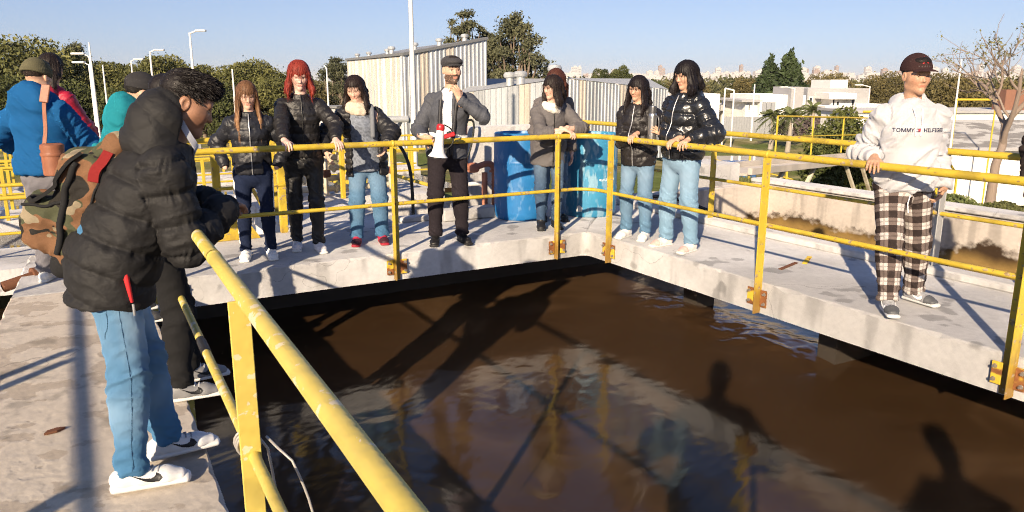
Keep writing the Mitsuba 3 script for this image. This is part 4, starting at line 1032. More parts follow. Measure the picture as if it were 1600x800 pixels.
tree('dark low tree under the left lamp post cluster', 110, 66, 120, 150, 'dark', 13)
tree('dark low tree filling the gap below the wide olive tree', 230, 66, 125, 150, 'dark', 14)
tree('dark low tree right of the blond girl under the domed tree', 340, 66, 128, 140, 'dark', 15)
tree('dark shaded tree behind the blue hooded person', 10, 60, 118, 170, 'dark', 16)
tree('slender eucalyptus, the left and taller one behind the tall shed', 727, 64, 16, 74, 'euc', 21)
tree('broad eucalyptus, the right one behind the tall shed', 806, 62, 26, 112, 'euc', 22)
tree('lower bushy eucalyptus between the two above the shed roof', 762, 66, 48, 60, 'euc', 23)
tree('round dark tree, left one of the pair over the low shed', 938, 110, 105, 52, 'dark', 31)
tree('round dark tree, right one of the pair over the low shed', 966, 112, 101, 50, 'dark', 32)
tree('tall dark conifer, left one of the pair behind the white house', 1194, 118, 92, 50, 'conifer', 33)
tree('tall dark conifer, right one of the pair behind the white house', 1224, 116, 83, 58, 'conifer', 34)
tree('dull olive tree left of the conifers', 1162, 125, 118, 80, 'olive', 35)
tree('olive tree behind the roof room of the block house', 1285, 125, 110, 110, 'olive', 36)
tree('olive brown tree left of the boy in white', 1372, 120, 112, 110, 'olive', 37)
tree('olive tree right of the boy in white behind the outbuilding', 1478, 70, 112, 130, 'olive', 38)
tree('dark olive tree at the right edge behind the outbuilding', 1580, 75, 118, 130, 'olive', 39)
tree('small golden bush beside the thermos of the smiling girl', 1045, 60, 165, 46, 'olive', 40, cat='bush')
tree('olive tree over the white house behind the two girls', 1065, 130, 117, 90, 'olive', 41)
tree('dark tree behind the head of the girl with the thermos', 1010, 125, 120, 80, 'dark', 42)
tree('olive tree left of the round pair over the low shed', 895, 120, 122, 60, 'olive', 43)
# far-off wood: one mass of crowns
r_ = np.random.default_rng(77)
lob = []
for i in range(330):
    d = r_.uniform(150, 420); px = r_.uniform(820, 1680) if i < 220 else r_.uniform(-620, 620)
    x, y = at(px, d); s = r_.uniform(3.5, 6.0)
    top = zt_(124 + r_.uniform(-4, 9), d)
    lob.append((np.array([x, y, top - s * 0.9]), np.array([s * 1.3, s * 1.3, s])))
    lob.append((np.array([x + 2, y, top - s * 2.2]), np.array([s * 1.4, s * 1.4, s * 1.1])))
m, c = leaf_cloud(lob, 130000, 0.55, 78, ((0.036, 0.044, 0.018), (0.125, 0.118, 0.048)), shell=0.6)
whole('wood', m, 'vc_leaf', 'far olive and brown wood filling the middle distance below the city', 'wood', kind='stuff', color=c)

# conifer-like bush, shrubs by the house
def bush(label, px, d, ytop, wpx, cols, seed, n=5000, size=0.05, cat='bush', z0=None):
    x, y = at(px, d); g = GZ(x, y) if z0 is None else z0
    h, w = zt_(ytop, d) - g, wpx / 1200.0 * d
    r = np.random.default_rng(seed)
    lobes = [(np.array([x + r.uniform(-.32, .32) * w, y + r.uniform(-.3, .3) * w, g + h * r.uniform(0.12, 0.80)]), np.array([w * r.uniform(.14, .24)] * 2 + [h * r.uniform(.14, .22)])) for _ in range(16)] + [(np.array([x, y, g + h * 0.45]), np.array([w * 0.4, w * 0.4, h * 0.5]))]
    m, c = leaf_cloud(lobes, n, size, seed, cols, shell=0.45)
    key = thing('bush', label, cat)
    part(key, 'foliage', m, 'vc_leaf', color=c)
    part(key, 'stem', limbs((x, y, g - 0.1), lobes[:6], 0.02 * h, seed), 'bark', True)
bush('large feathery green bush between the block house and the boy in white', 1318, 20.5, 166, 150, ((0.035, 0.05, 0.014), (0.11, 0.12, 0.034)), 51, 20000, 0.055)
bush('purple brown hedge scrub before the grey block house', 1250, 79, 178, 70, ((0.07, 0.055, 0.055), (0.15, 0.115, 0.11)), 53, 3500, 0.22)
bush('green shrub spilling over the basin wall right of the boy in white', 1508, 12.0, 297, 80, ((0.05, 0.07, 0.018), (0.12, 0.14, 0.05)), 54, 6000, 0.035)
bush('low green shrub by the trunk of the bare tree', 1578, 12.5, 308, 60, ((0.05, 0.06, 0.018), (0.12, 0.12, 0.045)), 55, 4000, 0.035)
# palms
def palm(label, px, d, ytop, ybase, seed):
    x, y = at(px, d); g = GZ(x, y); h = zt_(ytop, d) - g
    key = thing('palm_tree', label, 'palm', None)
    part(key, 'trunk', tube([[x, y, g - 0.2], [x + 0.1, y, g + h * 0.4], [x, y, g + h * 0.72]], [0.22, 0.16, 0.14], 8), 'palm_trunk', True)
    r = np.random.default_rng(seed); o = np.array([x, y, g + h * 0.72]); V, F_, C_ = [], [], []
    for i in range(30):
        a, el = r.uniform(0, 6.28), r.uniform(-0.5, 1.25); L = h * r.uniform(0.36, 0.46)
        dr_ = np.array([math.cos(a) * math.cos(el), math.sin(a) * math.cos(el), math.sin(el)])
        pts = [o + dr_ * L * t - U3 * L * 0.55 * t * t for t in np.linspace(0, 1, 6)]
        sd = unit(np.cross(dr_, U3))
        for j in range(5):
            for sg in (-1, 1):
                for k in range(3):
                    p = pts[j] + (pts[j + 1] - pts[j]) * k / 3
                    e = p + (sd * sg * 0.9 + dr_ * 0.5 - U3 * 0.5) * L * 0.20 * (1 - abs(j - 2) * 0.15)
                    b_ = len(V); V += [p - dr_ * 0.07, p + dr_ * 0.07, e]; F_.append([b_, b_ + 1, b_ + 2])
                    C_ += [np.array((0.085, 0.10, 0.038)) * r.uniform(0.7, 1.5)] * 3
    part(key, 'crown', trimesh.Trimesh(np.array(V), np.array(F_), process=False), 'vc_leaf', color=np.array(C_))
mat('palm_trunk', (0.34, 0.30, 0.25), 0.9, 0.15)
palm('palm in front of the long white house, leftmost of the three', 1203, 62, 160, 207, 1)
palm('palm with a yellowish crown in front of the stair block, middle of the three', 1230, 60, 156, 207, 2)
palm('palm before the grey block house, rightmost of the three', 1265, 62, 147, 206, 3)

# bare tree behind the basin wall
bt = thing('bare_tree', 'nearly leafless pale tree behind the settling basin at the right edge', 'tree')
r_ = np.random.default_rng(5)
base = np.array([at(1556, 15.5)[0], 15.5, -1.3])
segs, tips = [], []
def grow(p, d, L, r, lvl):
    n_ = 5; pts = [p]
    for i in range(n_):
        d = unit(d + r_.normal(size=3) * 0.13 + U3 * 0.05)
        pts.append(pts[-1] + d * L / n_)
    segs.append(tube(pts, np.linspace(r, r * 0.6, n_ + 1), 7 if lvl < 2 else 5))
    if lvl >= 4: tips.append(pts[-1]); return
    for k in range(3 if lvl < 3 else 4):
        q = pts[2 + (k * 2) % 4] if lvl else pts[-1 - (k % 2)]
        az = r_.uniform(0, 6.28); sp = r_.uniform(0.45, 0.95)
        a = unit(np.cross(d, r_.normal(size=3)))
        grow(q, unit(d * math.cos(sp) + a * math.sin(sp) + U3 * 0.12), L * r_.uniform(0.60, 0.80), r * 0.50, lvl + 1)
        if lvl >= 2: tips.append(q)
grow(base, unit([0.05, 0, 1.0]), 2.0, 0.11, 0)
part(bt, 'trunk', cat_(segs), 'bark_pale', True)
mat('bark_pale', (0.25, 0.195, 0.16), 0.9, 0.15)
tp = np.array(tips)
m, c = leaf_cloud([(t, np.array([0.13, 0.13, 0.10])) for t in tp[::2]], 900, 0.028, 9, ((0.10, 0.10, 0.035), (0.19, 0.17, 0.07)), shell=0.2)
part(bt, 'leaves', m, 'vc_leaf', color=c)

# grass tufts on the bank behind the basin wall
gx = nrng.uniform(5.5, 13, 9000); gy_ = nrng.uniform(11.5, 24, 9000)
keep = (gx * E2[0] + gy_ * E2[1] > 9.7); gx, gy_ = gx[keep], gy_[keep]
gz_ = np.array(ground_z(gx, gy_))
hh = nrng.uniform(0.06, 0.22, len(gx)); a_ = nrng.uniform(0, 6.28, len(gx))
v = np.stack([np.stack([gx - 0.03 * np.cos(a_), gy_ - 0.03 * np.sin(a_), gz_ - 0.05], 1), np.stack([gx + 0.03 * np.cos(a_), gy_ + 0.03 * np.sin(a_), gz_ - 0.05], 1), np.stack([gx + nrng.normal(0, 0.06, len(gx)), gy_ + nrng.normal(0, 0.06, len(gx)), gz_ + hh], 1)], 1).reshape(-1, 3)
gc = np.repeat(np.array([[0.10, 0.11, 0.035]]) * nrng.uniform(0.6, 1.6, (len(gx), 1)) * np.array([[1, 1, 1]]), 3, 0)
whole('grass', trimesh.Trimesh(v, np.arange(len(v)).reshape(-1, 3), process=False), 'vc_leaf', 'dry green grass tufts on the bank behind the settling basin', 'grass', kind='stuff', color=gc)

# ------------------------------------------------------------------ city on the skyline
mat('city_pale', (0.42, 0.40, 0.395), 0.9, 0.1)
mat('city_brick', (0.27, 0.205, 0.18), 0.9, 0.1)
mat('city_window', (0.18, 0.19, 0.21), 0.5, 0.4)
r_ = np.random.default_rng(21)
def tower(x, y, w, dp, h, m_, lbl, grp):
    key = thing('tower_block', lbl, 'tower block', grp)
    part(key, 'body', bx((x, y, -12 + h / 2), (w, dp, h)), m_)
    part(key, 'plant_room', bx((x + w * 0.1, y, -12 + h + 1.8), (w * 0.45, dp * 0.5, 3.6)), m_)
    rows = int(h / 9)
    part(key, 'window_bands', cat_([bx((x, y - dp / 2 - 0.15, -12 + (i + 0.6) * 9), (w * 0.8, 0.5, 2.6)) for i in range(rows)]), 'city_window')
for i in range(110):
    px = r_.uniform(885, 1600) if i < 100 else r_.uniform(1600, 1750)
    d = r_.uniform(2300, 3400); x, y = at(px, d)
    tall = r_.random() ** 2
    yt = 117 - 13 * tall - (3 if 1140 < px < 1200 or px > 1430 else 0)
    h = zt_(yt, d) + 12
    tower(x, y, r_.uniform(11, 24), 16, h, 'city_pale' if r_.random() < 0.78 else 'city_brick', 'pale distant tower block on the hazy city skyline', 'tower blocks on the far skyline')
ms = []
for i in range(900):
    px = r_.uniform(860, 1700); d = r_.uniform(1200, 3000); x, y = at(px, d)
    h = zt_(123 - 9 * r_.random() ** 1.5, d) + 12 if d > 1900 else zt_(128 - 6 * r_.random(), d) + 12
    ms.append(bx((x, y, -12 + h / 2), (r_.uniform(10, 34), 12, h)))
whole('city_houses', cat_(ms), 'city_pale', 'sea of small pale buildings below the far towers', 'city', kind='stuff')
# ------------------------------------------------------------------ people
def ik(a, b, l1, l2, hint):
    a, b = np.asarray(a, float), np.asarray(b, float)
    d = b - a
    L = min(np.linalg.norm(d), (l1 + l2) * 0.998)
    x = unit(d); b = a + x * L
    t = (l1 * l1 - l2 * l2 + L * L) / (2 * L)
    hgt = math.sqrt(max(l1 * l1 - t * t, 0))
    hp = np.asarray(hint, float) - x * (np.asarray(hint, float) @ x)
    return a + x * t + unit(hp) * hgt, b

def rot_about(v, k, ang):
    k = unit(k)
    return v * math.cos(ang) + np.cross(k, v) * math.sin(ang) + k * (k @ v) * (1 - math.cos(ang))

def hand_mesh(wrist, d, pn, left, curl=0.5, sc=1.0, h=0.0042, spread=0.05, thumb=0.6):
    """wrist, finger direction d, palm normal pn (the way the palm faces); five separate fingers bent by curl (radians per joint)."""
    d = unit(d); pn = unit(pn - d * (np.asarray(pn) @ d))
    lat = np.cross(pn, d) * (1 if left else -1)            # towards the thumb
    S = SDF(h)
    S.cone(wrist - d * 0.045 * sc, wrist + d * 0.012 * sc, 0.027 * sc, 0.025 * sc)
    S.ecap(wrist + d * 0.015 * sc, wrist + d * 0.082 * sc, (0.030 * sc, 0.017 * sc), (0.040 * sc, 0.014 * sc), lat, 0.012)
    for i, (o, L) in enumerate([(0.030, 0.93), (0.010, 1.03), (-0.011, 0.97), (-0.030, 0.78)]):
        p = wrist + d * (0.088 - 0.006 * abs(i - 1)) * sc + lat * o * sc
        v = unit(d + lat * spread * (1.2 - i) * 1.2)
        c = curl * (0.85 + 0.1 * i)
        for j, (l, r0, r1) in enumerate([(0.044, 0.0098, 0.009), (0.027, 0.009, 0.0083), (0.021, 0.0083, 0.0068)]):
            v = rot_about(v, np.cross(d, pn), c * (0.7, 1.0, 0.8)[j])
            q = p + v * l * L * sc
            S.cone(p, q, r0 * sc, r1 * sc, 0.004)
            p = q
    p = wrist + d * 0.026 * sc + lat * 0.026 * sc + pn * 0.006 * sc
    v = unit(d * 0.65 + lat * 0.75 * thumb / 0.6 + pn * 0.35)
    q = p + v * 0.043 * sc
    S.cone(p, q, 0.014 * sc, 0.0108 * sc, 0.008)
    v = unit(v + d * 0.5 + pn * 0.35 * curl)
    S.cone(q, q + v * 0.032 * sc, 0.0108 * sc, 0.0082 * sc, 0.005)
    return S.mesh()

def head_field(P, sc, h, neck_to, jawk=1.0):
    """P maps (x right, y forward, z up) in head units to world; eye level at z = 0."""
    ax = np.stack([unit(P(1, 0, 0) - P(0, 0, 0)), unit(P(0, 1, 0) - P(0, 0, 0)), unit(P(0, 0, 1) - P(0, 0, 0))])
    S = SDF(h)
    e = lambda c, r, k=0.02, op='u': S.ell(P(*c), ax, np.array(r) * sc, k, op)
    c = lambda a, b, r0, r1, k=0.012, op='u': S.cone(P(*a), P(*b), r0 * sc, r1 * sc, k, op)
    e((0, -0.012, 0.032), (0.076, 0.097, 0.086))
    e((0, 0.018, -0.028), (0.064, 0.070, 0.082), 0.03)
    for s in (-1, 1):
        c((0, 0.066, -0.098), (s * 0.050, 0.0, -0.066), 0.019 * jawk, 0.022 * jawk, 0.025)
        c((s * 0.030, 0.056, -0.026), (s * 0.045, 0.034, -0.024), 0.022, 0.022, 0.035)
    c((-0.036, 0.074, 0.022), (0.036, 0.074, 0.022), 0.012, 0.012, 0.016)
    for s in (-1, 1):
        S.ell(P(s * 0.031, 0.098, 0.0), ax, np.array((0.019, 0.016, 0.0085)) * sc, 0.010, 's')
    c((0, 0.080, 0.008), (0, 0.099, -0.032), 0.0075, 0.0105, 0.010)
    for s in (-1, 1): c((s * 0.010, 0.087, -0.034), (s * 0.012, 0.084, -0.032), 0.0080, 0.0075, 0.008)
    c((-0.017, 0.080, -0.061), (0.017, 0.080, -0.061), 0.0075, 0.0075, 0.007)
    c((-0.014, 0.079, -0.070), (0.014, 0.079, -0.070), 0.008, 0.008, 0.006)
    for s in (-1, 1):
        e((s * 0.078, -0.012, -0.006), (0.011, 0.021, 0.032), 0.006)
        S.ell(P(s * 0.088, -0.006, -0.004), ax, np.array((0.008, 0.011, 0.018)) * sc, 0.006, 's')
    S.cone(P(0, -0.022, -0.06), neck_to, 0.054 * sc, 0.060 * sc, 0.025)
    return S

scene_mesh = {}
SWOOSH = [(0.0, 0.012), (0.012, 0.0), (0.03, -0.001), (0.05, 0.006), (0.092, 0.034), (0.052, 0.016), (0.034, 0.013), (0.022, 0.018), (0.018, 0.027), (0.006, 0.022)]

def person(label, H, feet, heading, lean=0.0, hip=(0.0, 0.0), side=0.0, twist=0.0, drop=0.0, look=None, tilt=0.0, handL=None, handR=None, toes=(0.12, -0.12),
           skin=(0.52, 0.31, 0.22), top=None, legs=None, shoes=None, hair=None, hat=None, under=None, fem=True, res=1.0, group=None, beard=None, knee=0.0, extras=None, hands=True, face=True, lift=(0, 0)):
    """feet: (left xy, right xy) of the ankles; heading: radians, the way the body faces (0 = +x). Returns (key, dict of frames)."""
    key = thing('person', label, 'person', group)
    f = np.array([math.cos(heading), math.sin(heading), 0]); r = np.array([f[1], -f[0], 0])
    sc = H / 1.7
    top, legs, shoes = dict(top or {}), dict(legs or {}), dict(shoes or {})
    ankL, ankR = np.array([*feet[0], 0.085 * sc + lift[0]]), np.array([*feet[1], 0.085 * sc + lift[1]])
    mid = (ankL + ankR) / 2
    hc = np.array([mid[0], mid[1], 0]) + f * hip[0] + r * hip[1] + U3 * (0.535 * H - drop)
    td = unit(U3 * math.cos(lean) + f * math.sin(lean) + r * side)
    r2 = rot_about(r, td, twist)
    f2 = unit(np.cross(td, r2))
    waist, chest, nb = hc + td * 0.09 * H, hc + td * 0.195 * H, hc + td * 0.298 * H
    sw = (0.092 if fem else 0.101) * H
    shL, shR = nb - td * 0.046 * H - r2 * sw, nb - td * 0.046 * H + r2 * sw
    look = unit(look if look is not None else f)
    hd0 = nb + unit(td * 0.75 + U3 * 0.45 + f * 0.15) * 0.115 * H
    hu = U3 * 1.0
    hr_ = unit(np.cross(look, hu)); hu = unit(np.cross(hr_, look)); hr_ = rot_about(hr_, look, tilt); hu = np.cross(hr_, look)
    P = lambda x, y, z: hd0 + sc * (x * hr_ + y * look + z * hu)
    hipL, hipR = hc - r * 0.052 * H - U3 * 0.02 * H, hc + r * 0.052 * H - U3 * 0.02 * H
    Lt, Ls = 0.238 * H, 0.231 * H
    kneeL, ankL2 = ik(hipL, ankL, Lt, Ls, f + (-r) * 0.15); kneeR, ankR2 = ik(hipR, ankR, Lt, Ls, f + r * 0.15)
    ua, fa = 0.172 * H, 0.150 * H
    def arm(sh, spec, sgn):
        s = dict(target=sh - U3 * 0.31 * H + sgn * r2 * 0.045 + f2 * 0.05, hint=-f2 + sgn * r2 * 0.4, curl=0.35, d=None, n=-sgn * r2)
        s.update(spec or {})
        el, wr = ik(sh, s['target'], ua, fa, s['hint'])
        return el, wr, (unit(s['d']) if s['d'] is not None else unit(wr - el)), s
    elL, wrL, dL, sL = arm(shL, handL, -1); elR, wrR, dR, sR = arm(shR, handR, 1)
    ax = np.stack([r2, f2, td])

    # ---- body: one continuous figure under the clothes
    B = SDF(0.014 * res)
    B.ecap(hc - U3 * 0.03 * H, waist, (0.088 * H, 0.062 * H), (0.072 * H, 0.055 * H), r2).ecap(waist, chest, (0.072 * H, 0.055 * H), (0.085 * H, 0.062 * H), r2)
    B.ecap(chest, nb - td * 0.03 * H, (0.085 * H, 0.06 * H), (0.07 * H, 0.045 * H), r2)
    for sh, el, wr in ((shL, elL, wrL), (shR, elR, wrR)): B.chain([nb - td * 0.025 * H, sh, el, wr], [0.030 * H, 0.029 * H, 0.022 * H, 0.0155 * H])
    for hp, kn, an in ((hipL, kneeL, ankL2), (hipR, kneeR, ankR2)): B.chain([hp, kn, an], [0.045 * H, 0.030 * H, 0.021 * H])
    B.cone(nb - td * 0.02, P(0, -0.02, -0.06), 0.06 * sc, 0.052 * sc)
    meshes = [B.mesh(), head_field(P, sc, 0.0048 * res, nb, 0.92 if fem else 1.05).mesh()]
    for wr, d, s, left in ((wrL, dL, sL, True), (wrR, dR, sR, False)):
        if hands and not s.get('hide'):
            meshes.append(hand_mesh(wr, d, s['n'], left, s['curl'], (0.94 if fem else 1.0) * sc, 0.0042 * (res if res < 1 else 1.15), thumb=s.get('thumb', 0.6)))
    body = cat_(meshes)
    V = np.asarray(body.vertices)
    col = speckle(V, skin, 0.10, 30.0)
    q = (V - hd0) @ np.stack([hr_, look, hu]).T / sc
    for s in (-1, 1):
        bl = np.exp(-(np.linalg.norm(q - np.array([s * 0.038, 0.068, -0.034]), axis=1) / 0.026) ** 2)[:, None] * 0.5
        col = col * (1 - bl * np.array([0.02, 0.30, 0.30]))
    lipm = (np.abs(q[:, 0]) < 0.021) & (q[:, 1] > 0.07) & (np.abs(q[:, 2] + 0.0655) < 0.0095)
    col[lipm] = np.array(skin) * (0.82, 0.60, 0.62)
    if beard is not None:
        nz = meshkit.noise(V * 130)
        bm = (q[:, 2] < -0.040) & (q[:, 1] > -0.01) & (q[:, 2] > -0.125) & (np.linalg.norm(q, axis=1) < 0.15) & ~lipm & (nz > 0.22)
        col[bm] = np.array(beard)
    part(key, 'body', body, 'vc_skin', True, color=col)
    if face:
        for s in (-1, 1):
            part(key, 'eye', trimesh.creation.icosphere(2, 0.0125 * sc).apply_translation(P(s * 0.031, 0.0695, 0.0)), 'eye_white', True)
            e = part(key, 'iris', lathe([(0, 0.0009), (0.0046 * sc, 0.0004), (0.0074 * sc, -0.0019)], P(s * 0.031, 0.0695 + 0.0124, -0.0018), 12, look), 'iris_dark', True)
            part(key, 'eyelid', tube([P(s * 0.015, 0.0805, 0.0035), P(s * 0.024, 0.0845, 0.0072), P(s * 0.034, 0.0835, 0.0078), P(s * 0.047, 0.0725, 0.0015)], 0.0018 * sc, 6), 'brow_dark', True)
            part(key, 'eyebrow', tube([P(s * 0.016, 0.0845, 0.0205), P(s * 0.032, 0.0835, 0.0255), P(s * 0.047, 0.071, 0.0215)], np.array([0.0030, 0.0032, 0.0018]) * sc, 6), 'brow_dark', True)
    fr = dict(key=key, P=P, hd=hd0, look=look, hr=hr_, hu=hu, hc=hc, td=td, r=r2, f=f2, f0=f, r0=r, nb=nb, chest=chest, waist=waist, sh=(shL, shR), el=(elL, elR), wr=(wrL, wrR), knee=(kneeL, kneeR), ank=(ankL2, ankR2), H=H, sc=sc, hand=(dL, dR), tilt=tilt)

    # ---- trousers
    if legs:
        lo = legs.get('loose', 1.0)
        S = SDF(0.0105 * res)
        S.ecap(hc + U3 * 0.055 * H, hc - U3 * 0.045 * H, (0.082 * H, 0.066 * H), (0.094 * H, 0.074 * H), r, 0.03)
        for hp, kn, an in ((hipL, kneeL, ankL2), (hipR, kneeR, ankR2)):
            hem = an + unit(kn - an) * legs.get('hem', 0.0)
            S.chain([hp - U3 * 0.01, kn, hem], [0.054 * H * (0.6 + 0.4 * lo), 0.036 * H * lo, 0.0285 * H * lo], 0.022)
            S.cone(kn + (hem - kn) * 0.15 - f * 0.012, kn + (hem - kn) * 0.42 - f * 0.010, 0.034 * H * lo, 0.034 * H * lo, 0.03)
            S.cut(hem - U3 * 0.004, -unit(kn - an), hem - 0.12, hem + 0.12)
        m = S.mesh()
        V, N = np.array(m.vertices), vnormals(m)
        bones = [(hipL, kneeL, 1), (kneeL, ankL2, 1), (hipR, kneeR, 1), (kneeR, ankR2, 1)]
        idx, al, off = bone_coords(V, bones)
        Lc = al + np.where(idx % 2 == 1, Lt, 0)
        wr_ = meshkit.fbm(np.stack([(V @ r) * 7 + Lc * 3, (V @ f) * 7, Lc * 13.0 + (V @ r) * 11], 1), 3, 5)
        ridge = 1 - np.abs(wr_ - 0.5) * 7
        w = 0.22 + 0.55 * np.exp(-((Lc - Lt) / 0.09) ** 2) + 0.8 * np.exp(-((Lc - Lt - Ls) / 0.10) ** 2) + 0.5 * np.exp(-(Lc / 0.1) ** 2)
        m.vertices = V + N * (np.clip(ridge, 0, 1) * legs.get('fold', 0.018) * w)[:, None]
        lx, ly = off @ r, off @ f
        ang = np.arctan2(lx, ly) * 0.075 + np.where(idx >= 2, 0.31, 0.0)
        if legs.get('plaid'):
            part(key, 'trousers', m, 'plaid', True, uv=np.stack([ang, Lc], 1))
        else:
            c = speckle(V, legs['color'], 0.18, 7.0, 3)
            if legs.get('fade'):
                front = np.clip(ly / 0.06, -0.4, 1)
                fa_ = np.clip(np.exp(-((Lc - 0.18) / 0.17) ** 2) * (0.45 + 0.55 * front) + 0.45 * np.exp(-((Lc - Lt - 0.14) / 0.09) ** 2), 0, 1) * (0.6 + 0.8 * meshkit.fbm(V * 14, 2, 9))
                fa_ = np.clip(fa_ * legs['fade'], 0, 0.8)[:, None]
                c = c * (1 - fa_) + np.array(legs.get('fade_color', (0.25, 0.345, 0.46))) * fa_
            part(key, 'trousers', m, legs.get('mat', 'vc_denim' if legs.get('fade') else 'vc_matte'), True, color=c)
        fr['legs_mesh'] = m
        if legs.get('stripe'):
            for hp, kn, an, sg in ((hipL, kneeL, ankL2, -1), (hipR, kneeR, ankR2, 1)):
                o = sg * r
                part(key, 'side_stripe', tube([hp + o * 0.056 * H, kn + o * 0.0385 * H * lo, an + o * 0.0300 * H * lo + U3 * 0.03], 0.007, 6), legs['stripe'], True)

    # ---- shoes
    for an, kn, tang, left in ((ankL2, kneeL, toes[0], True), (ankR2, kneeR, toes[1], False)):
        fd = rot_about(f, U3, tang); sd = np.array([fd[1], -fd[0], 0])
        g0 = np.array([an[0], an[1], an[2] - 0.085 * sc])
        L = shoes.get('len', 0.265) * sc
        st = shoes.get('sole_h', 0.026)
        heel, ball = g0 - fd * 0.24 * L, g0 + fd * 0.62 * L
        hh = 0.0062 * min(res, 1.0)
        S = SDF(hh)
        S.ecap(heel + U3 * 0.048 + fd * 0.02, g0 + fd * 0.1 * L + U3 * 0.046, (0.034, 0.036), (0.036, 0.042), sd, 0.02)
        S.ecap(g0 + fd * 0.1 * L + U3 * 0.044, g0 + fd * 0.42 * L + U3 * 0.036, (0.038, 0.040), (0.043, 0.030), sd, 0.025)
        S.ecap(g0 + fd * 0.42 * L + U3 * 0.036, ball + U3 * 0.029 - fd * 0.008, (0.043, 0.030), (0.036, 0.023), sd, 0.025)
        S.cone(g0 - fd * 0.03 + U3 * 0.05, an + U3 * shoes.get('ankle', 0.0), 0.036, 0.040, 0.02)
        if shoes.get('boot'): S.cone(an, an + (kn - an) * 0.28, 0.042, 0.046, 0.02)
        S.cut(g0 + U3 * st * 0.7, -U3, g0 - 0.3, g0 + 0.3)
        if not shoes.get('boot'): S.cut(an + U3 * (0.022 + shoes.get('ankle', 0.0)), unit(U3 - fd * 0.2), an - 0.12, an + 0.16)
        m = S.mesh()
        V = np.asarray(m.vertices)
        c = speckle(V, shoes['color'], 0.08, 40.0)
        if shoes.get('color2') is not None:
            tt = (V - g0) @ fd / L
            c[(tt > 0.42) | (tt < -0.17)] = shoes['color2']
        sh_ = part(key, 'shoe', m, shoes.get('mat', 'vc_paint'), True, color=c); scene_mesh[sh_] = V
        S = SDF(hh)
        S.ecap(heel + U3 * st * 0.5 + fd * 0.004, ball + fd * 0.012 + U3 * st * 0.5, (0.037, st * 0.62), (0.0445, st * 0.62), sd, 0.01)
        S.cut(g0 + U3 * 0.001, -U3, g0 - 0.3, g0 + 0.3)
        m = S.mesh()
        part(key, 'shoe_sole', m, 'vc_paint', True, color=speckle(np.asarray(m.vertices), shoes.get('sole', (0.62, 0.61, 0.58)), 0.1, 40.0))
        if shoes.get('laces') is not None:
            for i in range(5):
                t = 0.17 + 0.075 * i
                cpt = g0 + fd * t * L + U3 * (0.093 - 0.043 * (t - 0.1) / 0.5)
                part(key, 'lace', tube([cpt - sd * 0.026 - U3 * 0.009, cpt + U3 * 0.003 + fd * 0.004, cpt + sd * 0.026 - U3 * 0.009], 0.0035, 6), shoes['laces'], True)
        if shoes.get('swoosh'):
            from scipy.spatial import cKDTree
            Vu = np.asarray(scene_mesh[sh_])
            for s2 in (-1, 1):
                mm = trimesh.creation.extrude_polygon(__import__('shapely').geometry.Polygon(SWOOSH), 0.003, engine='earcut').subdivide().subdivide()
                v = np.array(mm.vertices)
                px_, pz_ = (0.085 - v[:, 0] * 1.15) * L / 0.28 + 0.02, 0.034 + v[:, 1] * 1.15
                loc = np.stack([(Vu - g0) @ fd, Vu[:, 2] - g0[2], (Vu - g0) @ sd * s2], 1)
                loc = loc[loc[:, 2] > 0.004]
                _, ii = cKDTree(loc[:, :2]).query(np.c_[px_, pz_], k=4)
                o_ = loc[ii, 2].mean(1) + v[:, 2]
                w_ = g0 + px_[:, None] * fd + o_[:, None] * sd * s2 + pz_[:, None] * U3
                part(key, 'shoe_mark', trimesh.Trimesh(w_, mm.faces, process=False), shoes['swoosh'])
    fr['sole'] = None

    # ---- top
    if top:
        e = top.get('ext', 0.02); hd_ = top.get('hem', 0.06)
        S = SDF(0.0105 * res)
        hemc = hc - unit(U3 * 0.75 + td * 0.25) * hd_ + f * top.get('hem_f', 0.0)
        wk = 0.95 if fem else 1.0
        prof = [(hemc, 0.094 * wk, 0.070), (hc + td * 0.02, 0.092 * wk, 0.070), (waist, 0.082 * wk, 0.064), (chest, 0.094 * wk, 0.072), (nb - td * 0.055 * H, 0.080 * wk, 0.056)]
        flare = top.get('flare', 0.0)
        for i in range(len(prof) - 1):
            (a, a0, b0), (b, a1, b1) = prof[i], prof[i + 1]
            g0_, g1_ = flare * max(0, 1 - i * 0.5), flare * max(0, 0.5 - i * 0.5)
            S.ecap(a, b, (a0 * H + e + g0_, b0 * H + e + g0_), (a1 * H + e + g1_, b1 * H + e + g1_), r2, 0.035)
        for sh, el, wr, d in ((shL, elL, wrL, dL), (shR, elR, wrR, dR)):
            ae = e * top.get('arm', 0.8)
            S.cone(nb - td * 0.025 * H, sh, 0.030 * H + e * 0.4, 0.031 * H + ae * 0.8, 0.03)
            S.cone(sh, el, 0.031 * H + ae * 0.8, 0.029 * H + ae, 0.022)
            S.cone(el, wr - unit(wr - el) * 0.012, 0.0285 * H + ae, 0.0205 * H + ae * top.get('cuff', 0.6), 0.014)
        if not top.get('nocollar'):
            cu = unit(td * 0.8 + U3 * 0.3)
            S.ecap(nb - cu * 0.035, nb + cu * top.get('collar', 0.035), (0.074 * sc + e * 0.5, 0.072 * sc + e * 0.5), (0.066 * sc + e * 0.5, 0.066 * sc + e * 0.5), r2, 0.02, flat=True)
            S.cone(nb + cu * 0.005, nb + cu * 0.2, 0.050 * sc + e * 0.15, 0.075 * sc + e * 0.3, 0.008, 's')
